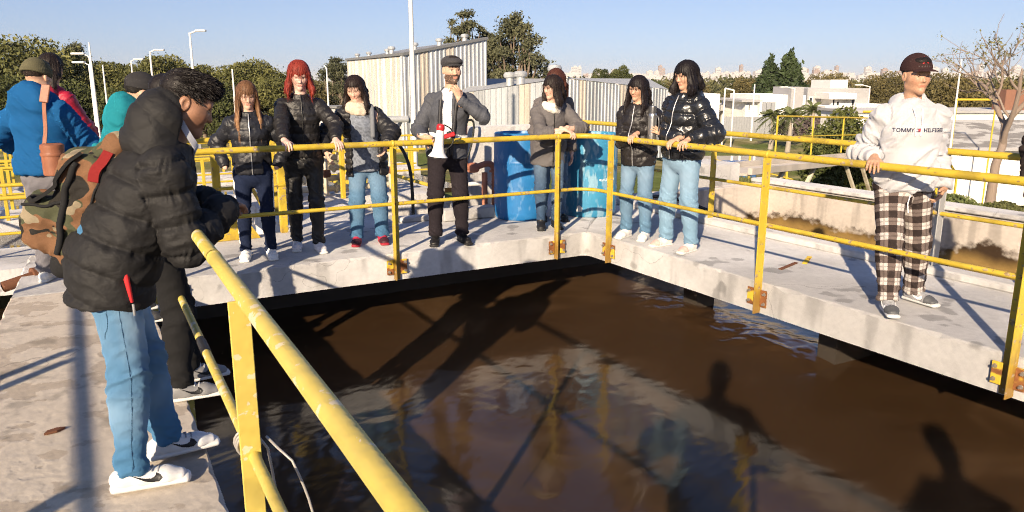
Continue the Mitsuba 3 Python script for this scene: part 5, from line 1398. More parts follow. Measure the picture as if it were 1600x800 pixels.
        if top.get('hood'):
            hz = top['hood']; hup = top.get('hood_up', 0.0)
            arc = [nb + r2 * math.sin(a) * 0.098 * sc - f2 * (math.cos(a) * 0.085 - 0.012) * sc + td * (0.012 + hup * math.cos(a / 1.3) - 0.035 * (1 - math.cos(a))) for a in np.radians([-115, -75, -40, 0, 40, 75, 115])]
            S.chain(arc, np.array([0.018, 0.034, 0.046, 0.052, 0.046, 0.034, 0.018]) * hz, 0.025)
            S.ell(nb - f2 * 0.115 * sc - td * (0.035 - hup), ax, np.array((0.10, 0.05, 0.095)) * sc * hz, 0.03)
        if top.get('open'):
            w_ = top['open']
            cc = (hemc + nb) / 2 + f2 * 0.16
            S.box(cc + r2 * top.get('open_x', 0.0), ax, (w_, 0.16, 0.40 * H * 0.5 + hd_), 0.02, 0.012, 's')
        S.cut(hemc, -unit(U3 * 0.75 + td * 0.25), hemc - 0.35, hemc + 0.35, 0.01)
        for wr, el in ((wrL, elL), (wrR, elR)):
            S.cut(wr - unit(wr - el) * top.get('cuff_at', 0.008), unit(wr - el), wr - 0.06, wr + 0.06, 0.008)
        m = S.mesh()
        V, N = np.array(m.vertices), vnormals(m)
        bones = [(hemc, nb, 2.0), (shL, elL, 1), (elL, wrL, 1), (shR, elR, 1), (elR, wrR, 1)]
        idx, al, off = bone_coords(V, bones)
        arm_ = idx > 0
        al2 = np.where((idx == 2) | (idx == 4), al + ua, al)
        kind = top.get('kind', 'cloth')
        # creases run round the limb, bunch at the elbow, the waist and the cuff
        axial = np.where(arm_, al2 * 15, al * 9)
        sp = V @ np.stack([r2, f2], 1)
        fold = meshkit.fbm(np.stack([axial + sp[:, 0] * 7, sp[:, 0] * 4.5, sp[:, 1] * 4.5 + idx * 3.1], 1), 3, 21)
        ridge = np.clip(1 - np.abs(fold - 0.5) * 7.0, 0, 1) ** 1.3
        wgt = np.where(arm_, 0.55 + 0.8 * np.exp(-((al2 - ua) / 0.09) ** 2) + 0.5 * np.exp(-((al2 - ua - fa) / 0.07) ** 2), 0.55 + 0.5 * np.exp(-((al - hd_ - 0.08) / 0.1) ** 2))
        disp = ridge * wgt * top.get('fold', 0.019)
        if kind == 'puffer':
            pitch = top.get('pitch', 0.085)
            qn = np.where(arm_, al2, al) / pitch + 0.10 * (meshkit.noise(V * 7) - 0.5) + np.where(arm_, 0.3, 0.0)
            dq = np.abs(qn - np.round(qn)) * pitch                       # metres from the nearest stitched seam
            bul = 0.35 * np.abs(np.sin(np.pi * qn)) ** 0.8 + 0.65 * (1 - np.exp(-(dq / 0.012) ** 2))
            th_ = np.arctan2(np.where(arm_, off @ f2 + off @ U3 * 0.3, off @ f2), off @ r2 + np.where(arm_, off @ f2 * 0.3, 0))
            pk = (meshkit.noise(np.stack([th_ * 9, qn * 1.7, idx * 3.3], 1), 4) - 0.5) * np.exp(-(dq / 0.03) ** 2)
            disp = disp * 0.55 + (bul - 0.7) * top.get('puff', 0.016) * (0.7 + 0.6 * meshkit.noise(V * 8, 6)) + pk * 0.012 + (meshkit.fbm(V * 20, 3, 3) - 0.5) * 0.008
        else:
            disp = disp + (meshkit.fbm(V * 9, 2, 3) - 0.5) * 0.010
        m.vertices = V + N * disp[:, None]
        c = speckle(V, top['color'], top.get('amt', 0.10), 11.0, 2)
        if top.get('color_fn'): c = top['color_fn'](V, c, fr, idx, al)
        part(key, top.get('name', 'jacket'), m, top.get('mat', 'vc_matte'), True, color=c)
        fr['top_mesh'] = m
        if top.get('zip'):
            VV = np.asarray(m.vertices); loc = (VV - hemc) @ ax.T
            pts = []
            for t in np.linspace(0.015, np.linalg.norm(nb - hemc) + 0.02, 16):
                near = (np.abs(loc[:, 0] - top.get('zip_x', 0.0)) < 0.02) & (np.abs(loc[:, 2] - t) < 0.02) & (loc[:, 1] > 0)
                if near.any(): pts.append([top.get('zip_x', 0.0), loc[near, 1].max() + 0.001, t])
            if len(pts) > 4:
                pts = np.array(pts); pts[1:-1, 1] = (pts[:-2, 1] + pts[1:-1, 1] + pts[2:, 1]) / 3
                part(key, 'zip', tube(hemc + pts @ ax, 0.0055, 6), top['zip'], True)
    if under:
        S = SDF(0.011 * res)
        e = under.get('ext', 0.006)
        hemc2 = hc - U3 * under.get('hem', 0.03)
        for a, b, ra, rb in ((hemc2, waist, (0.092, 0.07), (0.08, 0.062)), (waist, chest, (0.08, 0.062), (0.092, 0.070)), (chest, nb - td * 0.04 * H, (0.092, 0.07), (0.075, 0.052))):
            S.ecap(a, b, np.array(ra) * H + e, np.array(rb) * H + e, r2, 0.035)
        S.cone(nb - td * 0.03, nb + td * 0.03, 0.066 * sc, 0.062 * sc, 0.02)
        S.cone(nb + td * 0.01, nb + td * 0.15, 0.054 * sc, 0.07 * sc, 0.006, 's')
        S.cut(hemc2, -U3, hemc2 - 0.3, hemc2 + 0.3)
        m = S.mesh(); V = np.array(m.vertices)
        m.vertices = V + vnormals(m) * ((meshkit.fbm(V * np.array([22, 22, 9]), 3, 8) - 0.5) * 0.014)[:, None]
        c = speckle(V, under['color'], under.get('amt', 0.15), under.get('freq', 20.0), 5)
        part(key, under.get('name', 'sweater'), m, 'vc_matte', True, color=c)
        fr['under_mesh'] = m
    if hair: hair_parts(fr, res, **hair)
    if hat: hat_parts(fr, res, **hat)
    return fr

def hair_parts(fr, res, color=(0.012, 0.009, 0.008), length=0.30, bangs=0.018, width=1.0, style='long', back_only=False, thick=1.0, tips=None, mat='vc_hair', open_w=0.064, strands=0):
    P, sc, hd, nb = fr['P'], fr['sc'], fr['hd'], fr['nb']
    ax = np.stack([fr['hr'], fr['look'], fr['hu']])
    S = SDF(0.0056 * max(res, 0.8))
    if style == 'short':
        S.ell(P(0, -0.020, 0.044), ax, np.array((0.081, 0.099, 0.083)) * sc, 0.01)
        S.ell(P(0, 0.045, 0.092), ax, np.array((0.058, 0.05, 0.034)) * sc, 0.03)
        S.box(P(0, 0.115, -0.045), ax, np.array((0.1, 0.075, 0.095)) * sc, 0.02, 0.01, 's')
        for s in (-1, 1): S.ell(P(s * 0.088, -0.006, -0.02), ax, np.array((0.04, 0.036, 0.046)) * sc, 0.01, 's')
        S.box(P(0, -0.08, -0.12), ax, np.array((0.12, 0.12, 0.07)) * sc, 0.02, 0.01, 's')
    else:
        S.ell(P(0, -0.016, 0.036), ax, np.array((0.087 * width, 0.108, 0.093)) * sc, 0.02)
        down = -U3
        for s in (-1, 1):
            a, b = P(s * 0.076, 0.014, 0.03), P(s * 0.088 * width, 0.016, -0.07)
            c = b + down * (length * 0.55) + fr['f'] * 0.03 * sc + fr['r'] * 0.012 * s
            d = b + down * length + fr['f'] * 0.045 * sc + fr['r'] * 0.006 * s
            sd = fr['look']
            if not back_only:
                S.ecap(a, b, np.array((0.055, 0.018)) * sc, np.array((0.054, 0.020 * thick)) * sc, sd, 0.02)
                S.ecap(b, c, np.array((0.054, 0.020 * thick)) * sc, np.array((0.050, 0.020 * thick)) * sc, sd, 0.02)
                S.ecap(c, d, np.array((0.050, 0.020 * thick)) * sc, np.array((0.045, 0.012)) * sc, sd, 0.02)
        a, b = P(0, -0.075, 0.03), P(0, -0.085, -0.07)
        c = b + down * length * 0.6 - fr['f'] * 0.03 * sc
        d = b + down * length - fr['f'] * 0.045 * sc
        S.ecap(a, b, np.array((0.084, 0.034)) * sc, np.array((0.088 * width, 0.036)) * sc, fr['hr'], 0.03)
        S.ecap(b, c, np.array((0.088 * width, 0.036)) * sc, np.array((0.088 * width, 0.030)) * sc, fr['r'], 0.03)
        S.ecap(c, d, np.array((0.088 * width, 0.030)) * sc, np.array((0.06, 0.012)) * sc, fr['r'], 0.03)
        S.box(P(0, 0.115, bangs - 0.10), ax, np.array((open_w, 0.075, 0.10)) * sc, 0.022, 0.008, 's')
    hdv = hd
    def rough(X):
        q = (X - hdv) @ ax.T / sc
        a = np.arctan2(q[..., 0], q[..., 1] + 0.02)
        rr = np.linalg.norm(q[..., :2], axis=-1)
        if style == 'short':
            st = meshkit.noise(q * np.array([85, 16, 60]), 3) - 0.5; st2 = meshkit.noise(q * np.array([170, 26, 120]), 5) - 0.5
            return (st * 0.004 + st2 * 0.0045) * sc
        st = meshkit.noise(np.stack([a * 16, q[..., 2] * 9, rr * 6], -1), 3) - 0.5
        st2 = meshkit.noise(np.stack([a * 38, q[..., 2] * 14, rr * 9], -1), 5) - 0.5
        return (st * 0.007 + st2 * 0.006) * sc
    m = S.mesh(rough)
    V = np.asarray(m.vertices)
    q = (V - hd) @ ax.T
    a = np.arctan2(q[:, 0], q[:, 1] + 0.02)
    k = 0.65 + 0.9 * meshkit.noise(np.stack([a * 30, q[:, 2] * 5, q[:, 0] * 3], 1), 9)
    c = np.array(color)[None] * k[:, None]
    if tips is not None:
        t = np.clip((-q[:, 2] - 0.02) / 0.22, 0, 1)[:, None]
        c = c * (1 - t) + np.array(tips)[None] * k[:, None] * t
    part(fr['key'], 'hair', m, mat, True, color=np.clip(c, 0.003, 0.9))
    if style == 'long':
        r = np.random.default_rng(8); N = vnormals(m); ks = r.choice(len(V), int(1500 / max(res, 0.8) * (1 + 2.5 * length)))
        vv, ff, cc = [], [], []
        for k_ in ks:
            n0 = N[k_]; t0 = -U3 - n0 * (-U3 @ n0)
            if np.linalg.norm(t0) < 0.05: continue
            upk = abs(n0 @ U3); t0 = unit(t0); L_ = r.uniform(0.05, 0.11) * (1 - 0.55 * upk); w_ = unit(np.cross(t0, n0)) * r.uniform(0.0008, 0.0019)
            p = V[k_] + n0 * 0.001; b_ = len(vv); bendy = n0 * r.uniform(-0.15, 0.10) - n0 * 0.8 * upk
            for t in (0, 0.33, 0.66, 1.0):
                q_ = p + t0 * L_ * t + bendy * L_ * t * t + n0 * 0.003 * math.sin(math.pi * t); vv += [q_ - w_ * (1 - 0.8 * t), q_ + w_ * (1 - 0.8 * t)]
            ff += [[b_ + i, b_ + i + 1, b_ + i + 3] for i in (0, 2, 4)] + [[b_ + i, b_ + i + 3, b_ + i + 2] for i in (0, 2, 4)]
            cc += [np.clip(c[k_] * r.uniform(0.6, 1.7), 0.003, 0.9)] * 8
        part(fr['key'], 'hair_strands', trimesh.Trimesh(np.array(vv), np.array(ff), process=False), mat, True, kind='stuff', color=np.array(cc))
    if strands:
        r = np.random.default_rng(5); N = vnormals(m); ks = r.choice(len(V), strands)
        vv, ff = [], []
        for j, k_ in enumerate(ks):
            p0 = V[k_]; d = unit(N[k_] * 0.30 + fr['look'] * 0.80 + fr['hu'] * 0.05 + r.normal(size=3) * 0.09)
            if (p0 - hd) @ fr['hu'] < -0.01: continue
            L_ = r.uniform(0.012, 0.026); sdv = unit(np.cross(d, r.normal(size=3))) * 0.0018
            p1 = p0 + d * L_ * 0.6 + fr['look'] * 0.002; p2 = p0 + d * L_ - fr['hu'] * 0.004
            b_ = len(vv); vv += [p0 - sdv, p0 + sdv, p1 + sdv * 0.8, p1 - sdv * 0.8, p2]
            ff += [[b_, b_ + 1, b_ + 2], [b_, b_ + 2, b_ + 3], [b_ + 3, b_ + 2, b_ + 4]]
        part(fr['key'], 'hair_strands', trimesh.Trimesh(np.array(vv), np.array(ff), process=False), mat, False, kind='stuff', color=np.tile(np.array(color)[None], (len(vv), 1)))

def hat_parts(fr, res, kind='cap', color=(0.02, 0.02, 0.022), brim=None, tip=0.0, label=None):
    P, sc = fr['P'], fr['sc']
    ax = np.stack([fr['hr'], fr['look'], fr['hu']])
    h = 0.0056 * min(res, 1.0)
    key = fr['key']
    if kind == 'beanie':
        S = SDF(h)
        S.ell(P(0, -0.016, 0.030), ax, np.array((0.096, 0.118, 0.112)) * sc)
        S.ecap(P(0, -0.016, 0.02), P(0, -0.016, 0.055), np.array((0.098, 0.120)) * sc, np.array((0.098, 0.120)) * sc, fr['hr'], 0.012, flat=True)
        S.cut(P(0, 0.03, -0.005), -unit(fr['hu'] - 0.45 * fr['look'] * 0 + fr['look'] * 0.25), P(0, 0, 0) - 0.25, P(0, 0, 0) + 0.25)
        m = S.mesh(); V = np.asarray(m.vertices)
        a = np.arctan2((V - fr['hd']) @ fr['hr'], (V - fr['hd']) @ fr['look'])
        m.vertices = V + vnormals(m) * (np.sin(a * 60) * 0.0012)[:, None]
        part(key, 'beanie', m, 'vc_matte', True, color=speckle(V, color, 0.12, 30))
        return
    if kind == 'flat':
        S = SDF(h)
        S.ell(P(0, -0.012, 0.066), ax, np.array((0.094, 0.120, 0.066)) * sc)
        S.ell(P(0, 0.055, 0.074), ax, np.array((0.080, 0.075, 0.032)) * sc, 0.02)
        S.cut(P(0, 0.0, 0.030), -unit(fr['hu'] + fr['look'] * 0.05), P(0, 0, 0) - 0.3, P(0, 0, 0) + 0.3)
        m = S.mesh(); V = np.asarray(m.vertices)
        part(key, 'flat_cap', m, 'vc_matte', True, color=speckle(V, color, 0.15, 40))
    else:
        S = SDF(h)
        S.ell(P(0, -0.014, 0.047), ax, np.array((0.093, 0.115, 0.104)) * sc)
        S.cut(P(0, 0, 0.032), -fr['hu'], P(0, 0, 0) - 0.3, P(0, 0, 0) + 0.3)
        if kind == 'cap_strap': S.ell(P(0, -0.125, 0.040), ax, np.array((0.038, 0.06, 0.030)) * sc, 0.006, 's')
        m = S.mesh(); V = np.asarray(m.vertices)
        cp = part(key, 'cap', m, 'vc_matte', True, color=speckle(V, color, 0.15, 40))
        part(key, 'cap_button', trimesh.creation.icosphere(2, 0.008 * sc).apply_translation(P(0, -0.014, 0.144)), 'cap_black', True)
        for i in range(6):
            a = math.pi / 6 + i * math.pi / 3
            pts = [P(math.sin(a) * 0.0905 * math.cos(t), -0.014 + math.cos(a) * 0.1125 * math.cos(t), 0.045 + 0.0985 * math.sin(t)) for t in np.linspace(0.05, 1.5, 8)]
            part(cp, 'seam', tube(pts, 0.0018, 5), 'cap_black', True)
    S = SDF(0.0045)
    y0, z0 = (0.085, 0.034) if kind != 'flat' else (0.085, 0.042)
    L = 0.085 if kind != 'flat' else 0.050
    S.ell(P(0, y0 - 0.01, z0 - 0.014), ax, np.array((0.086, L + 0.02, 0.030)) * sc)
    S.ell(P(0, y0 - 0.01, z0 - 0.022), ax, np.array((0.090, L + 0.03, 0.030)) * sc, 0.003, 's')
    S.box(P(0, y0 - 0.12, z0), ax, np.array((0.2, 0.115, 0.1)) * sc, 0.01, 0.004, 's')
    m = S.mesh(); V = np.asarray(m.vertices)
    part(key, 'brim', m, 'vc_matte', True, color=speckle(V, brim if brim is not None else color, 0.15, 40))

mat('eye_white', (0.62, 0.58, 0.55), 0.25, 0.5)
mat('iris_dark', (0.02, 0.012, 0.008), 0.12, 0.6)
mat('brow_dark', (0.018, 0.012, 0.010), 0.7, 0.2)
mat('cap_black', (0.012, 0.012, 0.013), 0.8, 0.2)
mat('black_mark', (0.012, 0.012, 0.014), 0.5, 0.4)
mat('zip_silver', (0.42, 0.42, 0.43), 0.35, 0.6, 0.6)
mat('zip_black', (0.02, 0.02, 0.02), 0.4, 0.5)
mat('red_trim', (0.55, 0.025, 0.03), 0.5, 0.4)
mat('white_cloth', (0.72, 0.72, 0.73), 0.85, 0.2)
mat('lace_white', (0.62, 0.62, 0.62), 0.85, 0.2)
mat('lace_grey', (0.28, 0.29, 0.31), 0.85, 0.2)
def plaid_fn(p, n, uv):
    """Buffalo-check trousers: woven bands of black, grey and off-white."""
    u, v = uv.x / 0.098, uv.y / 0.098
    def band(x):
        t = x - dr.floor(x)
        return dr.select(t < 0.5, mi.Float(1.0), mi.Float(0.0)), dr.select(dr.abs(t - 0.75) < 0.045, mi.Float(1.0), mi.Float(0.0))
    (bu, lu), (bv, lv) = band(u), band(v)
    w = 0.93 + 0.14 * noise(uv.x * 900, uv.y * 900)
    d = bu + bv
    c = dr.select(d > 1.5, mi.Color3f(0.026, 0.019, 0.018), dr.select(d > 0.5, mi.Color3f(0.125, 0.098, 0.090), mi.Color3f(0.46, 0.425, 0.405)))
    c = c * (1 - 0.35 * dr.maximum(lu, lv) * dr.select(d < 1.5, mi.Float(1), mi.Float(0)))
    return c * w
mat('plaid', mikit.proc(plaid_fn), 0.9, 0.15)

def ribbon(pts, w, t, side):
    """A flat strap along a smooth curve: width w along side, thickness t."""
    c = np.array(bend(pts, 6)); tg = np.gradient(c, axis=0); tg /= np.linalg.norm(tg, axis=1, keepdims=True)
    sd = np.asarray(side, float) - tg * (tg @ np.asarray(side, float))[:, None]; sd /= np.linalg.norm(sd, axis=1, keepdims=True)
    nn = np.cross(tg, sd)
    rings = np.stack([c - sd * w / 2 - nn * t / 2, c + sd * w / 2 - nn * t / 2, c + sd * w / 2 + nn * t / 2, c - sd * w / 2 + nn * t / 2], 1)
    v = rings.reshape(-1, 3); f = [[0, 1, 2], [0, 2, 3]]
    for i in range(len(c) - 1):
        for k in range(4):
            a, b = i * 4 + k, i * 4 + (k + 1) % 4
            f += [[a, b, b + 4], [a, b + 4, a + 4]]
    e = (len(c) - 1) * 4; f += [[e, e + 2, e + 1], [e, e + 3, e + 2]]
    return trimesh.Trimesh(v, np.array(f), process=False)
# ------------------------------------------------------------------ the people, where they stand
def Q(px, py, d):
    """The point that lies d metres ahead (along y) and stands at picture position px, py: used to read poses off the photograph."""
    v = np.array([(px - 800) / 1200., math.cos(PITCH) - (py - 400) / 1200. * math.sin(PITCH), -math.sin(PITCH) - (py - 400) / 1200. * math.cos(PITCH)])
    return v * d / v[1] + np.array([0, 0, CAM_H])
def rail_far(px, z=1.0):
    ns = np.linspace(0.36, 4.3, 800); p = ns[:, None] * E3 + 6.5 * D3
    dep = p[:, 1] * math.cos(PITCH) + (CAM_H - z) * math.sin(PITCH)
    return W(ns[np.argmin(np.abs(p[:, 0] / dep * 1200 + 800 - px))], 6.5, z)
def rail_right(px, z=1.0):
    ss = np.linspace(6.2, 0, 1200); p = 4.58 * E3 + ss[:, None] * D3
    dep = p[:, 1] * math.cos(PITCH) + (CAM_H - z) * math.sin(PITCH)
    return W(4.58, ss[np.argmin(np.abs(p[:, 0] / dep * 1200 + 800 - px))], z)
def grip(p, out, hint, back=0.055, up=0.048, curl=0.62):
    """A hand laid over the rail at p, fingers pointing along out."""
    out = unit(out)
    return dict(target=np.asarray(p) - out * back + U3 * up, d=unit(out - U3 * 0.25), n=-U3 + out * -0.1, hint=np.asarray(hint, float), curl=curl)
def pocket(fr_hip, side): return None
rad = math.radians
BLK = (0.016, 0.016, 0.018)
JEAN, JEAN_L, JEAN_D = (0.075, 0.165, 0.29), (0.17, 0.28, 0.40), (0.035, 0.065, 0.12)
SKIN_L, SKIN_M, SKIN_T, SKIN_D = (0.61, 0.39, 0.30), (0.51, 0.31, 0.215), (0.40, 0.23, 0.15), (0.28, 0.145, 0.09)

def text_on(fr, text, height, z_off, x_off, m_, name='print'):
    """Lettering laid on the chest."""
    t = meshkit.text_mesh(text, height, 0.0015, True)
    v = np.array(t.vertices); wd = v[:, 0].max()
    hemc = fr['hc']
    ax = np.stack([fr['r'], fr['f'], fr['td']])
    loc = (np.asarray(fr['top_mesh'].vertices) - hemc) @ ax.T
    from scipy.spatial import cKDTree
    fm = loc[:, 1] > 0
    kd = cKDTree(loc[fm][:, [0, 2]])
    x = wd / 2 - v[:, 0] + x_off; z = z_off + v[:, 1]
    dist, i = kd.query(np.c_[x, z], k=6)
    y = loc[fm][i, 1].mean(1) + 0.003 + v[:, 2]
    w = np.c_[x, y, z] @ ax + hemc
    # the wearer's right is the viewer's left: mirrored x keeps it readable
    return part(fr['key'], name, trimesh.Trimesh(w, t.faces[:, ::-1], process=False), m_)

# 1 girl with fair-brown hair and glossy black jacket
xn = lambda px, py: Q(px, py, 1)
p = person('person with long fair brown hair in a glossy black jacket, eyes lowered', 1.515, ((-2.16, 6.72), (-2.36, 6.66)), rad(-72), lean=0.10, look=np.array([0.42, -0.85, -0.36]), skin=SKIN_L,
    handL=dict(target=Q(432, 262, 6.72), hint=np.array([0.6, 0.6, 0]), hide=True), handR=dict(target=Q(352, 262, 6.62), hint=np.array([-0.8, 0.5, 0]), hide=True),
    top=dict(kind='puffer', color=(0.014, 0.015, 0.02), mat='vc_satin', zip='zip_silver', ext=0.024, puff=0.010, pitch=0.10, hem=0.05, hood=0.9),
    legs=dict(color=(0.010, 0.016, 0.040), loose=0.93, stripe='white_cloth'), shoes=dict(color=(0.70, 0.70, 0.69), laces='lace_white', sole=(0.68, 0.67, 0.65)),
    hair=dict(color=(0.11, 0.055, 0.028), length=0.27, bangs=0.012, tips=(0.30, 0.165, 0.085), open_w=0.052))
# 2 red hair
p = person('person with bright red bobbed hair in black, both hands gripping the yellow rail', 1.69, ((-1.80, 7.00), (-2.02, 7.08)), rad(-70), lean=0.12, look=np.array([0.30, -0.85, -0.34]), skin=(0.60, 0.40, 0.33),
    handL=grip(rail_far(528), -D3, [0.7, 0.4, -0.3]), handR=grip(rail_far(447), -D3, [-0.9, 0.4, -0.2]),
    top=dict(kind='puffer', color=(0.014, 0.013, 0.014), mat='vc_satin', ext=0.016, puff=0.007, pitch=0.075, hem=0.03, zip='zip_black', fold=0.016),
    legs=dict(color=(0.013, 0.013, 0.014), loose=1.0, mat='vc_satin'), shoes=dict(color=(0.66, 0.63, 0.64), laces='lace_white'),
    hair=dict(color=(0.17, 0.024, 0.016), length=0.10, bangs=0.012, thick=1.2, width=1.08))
part(p['key'], 'button', trimesh.creation.icosphere(2, 0.013).apply_translation(p['hc'] + p['f'] * 0.15 + U3 * 0.10), 'zip_silver', True)
# 3 scarf girl
def scarf(fr, color, r=0.036, big=1.0):
    nb, r2, f2, td, sc = fr['nb'], fr['r'], fr['f'], fr['td'], fr['sc']
    S = SDF(0.0075)
    for k, (h, rr) in enumerate(((0.010, 0.082), (0.048, 0.076))):
        pts = [nb + td * (h + 0.012 * math.sin(a * 2 + k) - 0.022 * math.cos(a) * 0 ) + (r2 * math.sin(a) * rr + f2 * (math.cos(a) * (rr + 0.008) + 0.014)) * big - td * 0.018 * (1 + math.cos(a)) for a in np.linspace(0, 2 * math.pi, 13)]
        S.chain(pts, [r * (1 - 0.15 * k)] * 13, 0.012)
    m = S.mesh(); V = np.array(m.vertices)
    m.vertices = V + vnormals(m) * ((meshkit.fbm(V * np.array([18, 18, 50]), 3, 4) - 0.5) * 0.016)[:, None]
    part(fr['key'], 'scarf', m, 'vc_matte', True, color=speckle(V, color, 0.15, 30))
p = person('person with dark hair, cream scarf and blue sweater under an open black puffer', 1.565, ((-1.27, 7.37), (-1.50, 7.30)), rad(-78), lean=0.06, side=0.14, look=np.array([-0.08, -0.88, -0.44]), skin=SKIN_L, tilt=0.05,
    handL=dict(target=Q(604, 226, 6.98), hint=np.array([0.9, 0.3, -0.3]), d=np.array([-0.25, -0.4, -0.85]), n=np.array([-0.7, -0.3, 0.2]), curl=0.5), handR=dict(target=Q(511, 240, 7.05), hint=np.array([-0.9, 0.4, 0]), curl=0.4),
    top=dict(kind='puffer', color=BLK, mat='vc_satin', ext=0.040, puff=0.011, pitch=0.062, hem=0.17, open=0.125, open_x=-0.02, hood=0.9, flare=0.02),
    under=dict(color=(0.165, 0.185, 0.225), amt=0.85, freq=75.0, ext=0.030, hem=0.125), legs=dict(color=(0.055, 0.135, 0.24), fade=0.35, loose=1.24), shoes=dict(color=(0.42, 0.018, 0.05), color2=(0.05, 0.012, 0.02), sole=(0.30, 0.015, 0.03)),
    hair=dict(color=(0.016, 0.010, 0.009), length=0.17, bangs=0.055, width=1.10, thick=1.3, open_w=0.060))
scarf(p, (0.55, 0.46, 0.36), 0.040)
bs = p['nb'] + p['r'] * -0.13 + p['f'] * 0.115 - U3 * 0.10
part(p['key'], 'backpack_strap', tube(bend([p['nb'] - p['r'] * 0.125 - p['f'] * 0.03 + U3 * 0.012, p['nb'] - p['r'] * 0.13 + p['f'] * 0.06, bs, bs - U3 * 0.16 + p['f'] * 0.02]), 0.022, 8), 'strap_grey', True)
mat('strap_grey', (0.16, 0.17, 0.19), 0.8, 0.2)
# 4 man with megaphone
man = p = person('man in a flat cap and grey jacket, hand at his mouth, holding a megaphone', 1.735, ((-0.49, 7.40), (-0.745, 7.33)), rad(-86), lean=0.02, side=-0.09, look=np.array([0.42, -0.9, -0.02]), skin=SKIN_M, fem=False, twist=-0.12, toes=(0.35, -0.05),
    handL=dict(target=Q(718, 156, 7.10), hint=np.array([1.0, -0.2, -0.75]), d=np.array([-0.28, 0.05, 0.95]), n=np.array([-0.65, 0.75, 0.1]), curl=0.75), handR=dict(target=Q(662, 214, 7.12), hint=np.array([-0.45, 0.8, -0.3]), d=np.array([0.75, -0.45, -0.2]), n=np.array([0.25, -0.8, -0.3]), curl=0.5),
    top=dict(kind='cloth', color=(0.062, 0.066, 0.080), mat='vc_nylon', ext=0.022, arm=0.6, hem=0.10, open=0.046, open_x=0.0, fold=0.015, collar=0.055, flare=0.015, amt=0.18),
    under=dict(name='shirt', color=(0.60, 0.60, 0.64), ext=0.012, amt=0.08, hem=0.0), legs=dict(color=(0.020, 0.016, 0.020), loose=1.12, mat='vc_matte'), shoes=dict(color=(0.012, 0.011, 0.011), sole=(0.014, 0.013, 0.013), mat='vc_satin', len=0.285),
    hair=dict(style='short', color=(0.02, 0.015, 0.012)), hat=dict(kind='flat', color=(0.050, 0.048, 0.052)), beard=(0.11, 0.07, 0.052))
def front_strip(fr, x0, x1, w0, name, m_, z_at=None, pts=None, rr=0.012):
    pass
# quilted inner lining edges and the reflective stripe
for s in (-1, 1):
    o = [man['hc'] + man['r'] * s * (0.060 + 0.015 * t) + man['f'] * (0.150 - 0.02 * t) + man['td'] * (0.52 * t - 0.06) for t in np.linspace(0, 0.98, 8)]
    part(man['key'], 'lining_edge', tube(o, np.array([0.020] * 8), 8), 'lining', True)
mat('lining', (0.022, 0.022, 0.026), 0.5, 0.4)
def band_on(fr, z0, z1, m_, gap=0.07, name='reflective_stripe', ext=0.0035):
    """A tape round the jacket between two heights: the jacket's own faces, lifted a little."""
    m = fr['top_mesh']; V = np.asarray(m.vertices); n = vnormals(m)
    loc = (V - fr['hc']) @ np.stack([fr['r'], fr['f'], fr['td']]).T
    fc = loc[m.faces].mean(1)
    keep = (fc[:, 2] > z0) & (fc[:, 2] < z1) & (np.abs(fc[:, 0]) < 0.21) & ((np.abs(fc[:, 0]) > gap) | (fc[:, 1] < 0))
    t = trimesh.Trimesh(V + n * ext, m.faces[keep], process=False)
    part(fr['key'], name, t, m_, True)
mat('reflective', (0.62, 0.62, 0.63), 0.4, 0.5)
band_on(man, 0.095, 0.132, 'reflective', 0.075)
part(man['key'], 'belt_pouch', bx(man['hc'] + man['f'] * 0.15 + man['r'] * 0.02 + U3 * 0.0, (0.15, 0.05, 0.16), 0.02, rad(4)), 'zip_black')
# megaphone, hanging mouth down in front of the rail
mg = thing('megaphone', 'white megaphone with a red rear cap held mouth down over the rail', 'megaphone')
mt, mb = Q(688, 204, 6.92), Q(684, 245, 6.92)
axm = unit(mb - mt); Lm = 0.285; MK = Lm / 0.34; mt = mb - axm * Lm
mat('white_plastic', (0.74, 0.74, 0.73), 0.35, 0.5)
mat('red_plastic', (0.42, 0.016, 0.022), 0.35, 0.5)
part(mg, 'horn', lathe(np.array([(0.036, 0.055), (0.040, 0.07), (0.044, 0.14), (0.052, 0.22), (0.068, 0.29), (0.092, 0.325), (0.108, 0.34), (0.110, 0.345), (0.104, 0.342), (0.085, 0.322), (0.060, 0.28), (0.040, 0.20), (0.0, 0.19)]) * MK, mt, 32, axm), 'white_plastic', 40)
part(mg, 'rear_cap', lathe(np.array([(0, -0.012), (0.032, -0.008), (0.043, 0.008), (0.045, 0.03), (0.043, 0.056), (0.0, 0.057)]) * MK, mt, 28, axm), 'red_plastic', 40)
part(mg, 'rim', lathe(np.array([(0.106, 0.338), (0.112, 0.342), (0.112, 0.350), (0.106, 0.352)]) * MK, mt, 32, axm), 'black_mark', 40)
gp = mt + axm * 0.11
part(mg, 'pistol_grip', beam(gp + np.array([0.03, 0.02, 0]), gp + np.array([0.135, 0.03, 0.03]), 0.03, 0.04, 0.008), 'red_plastic')
part(mg, 'trigger', beam(gp + np.array([0.06, 0.02, 0.03]), gp + np.array([0.10, 0.022, 0.05]), 0.012, 0.02, 0.003), 'black_mark')
part(mg, 'carrying_strap', tube(bend([mt + np.array([0.03, 0.02, 0]), mt + np.array([0.09, 0.06, -0.05]), mt + np.array([0.10, 0.05, -0.16]), mt + axm * 0.24 + np.array([0.05, 0.02, 0])]), 0.006, 6), 'black_mark', True)
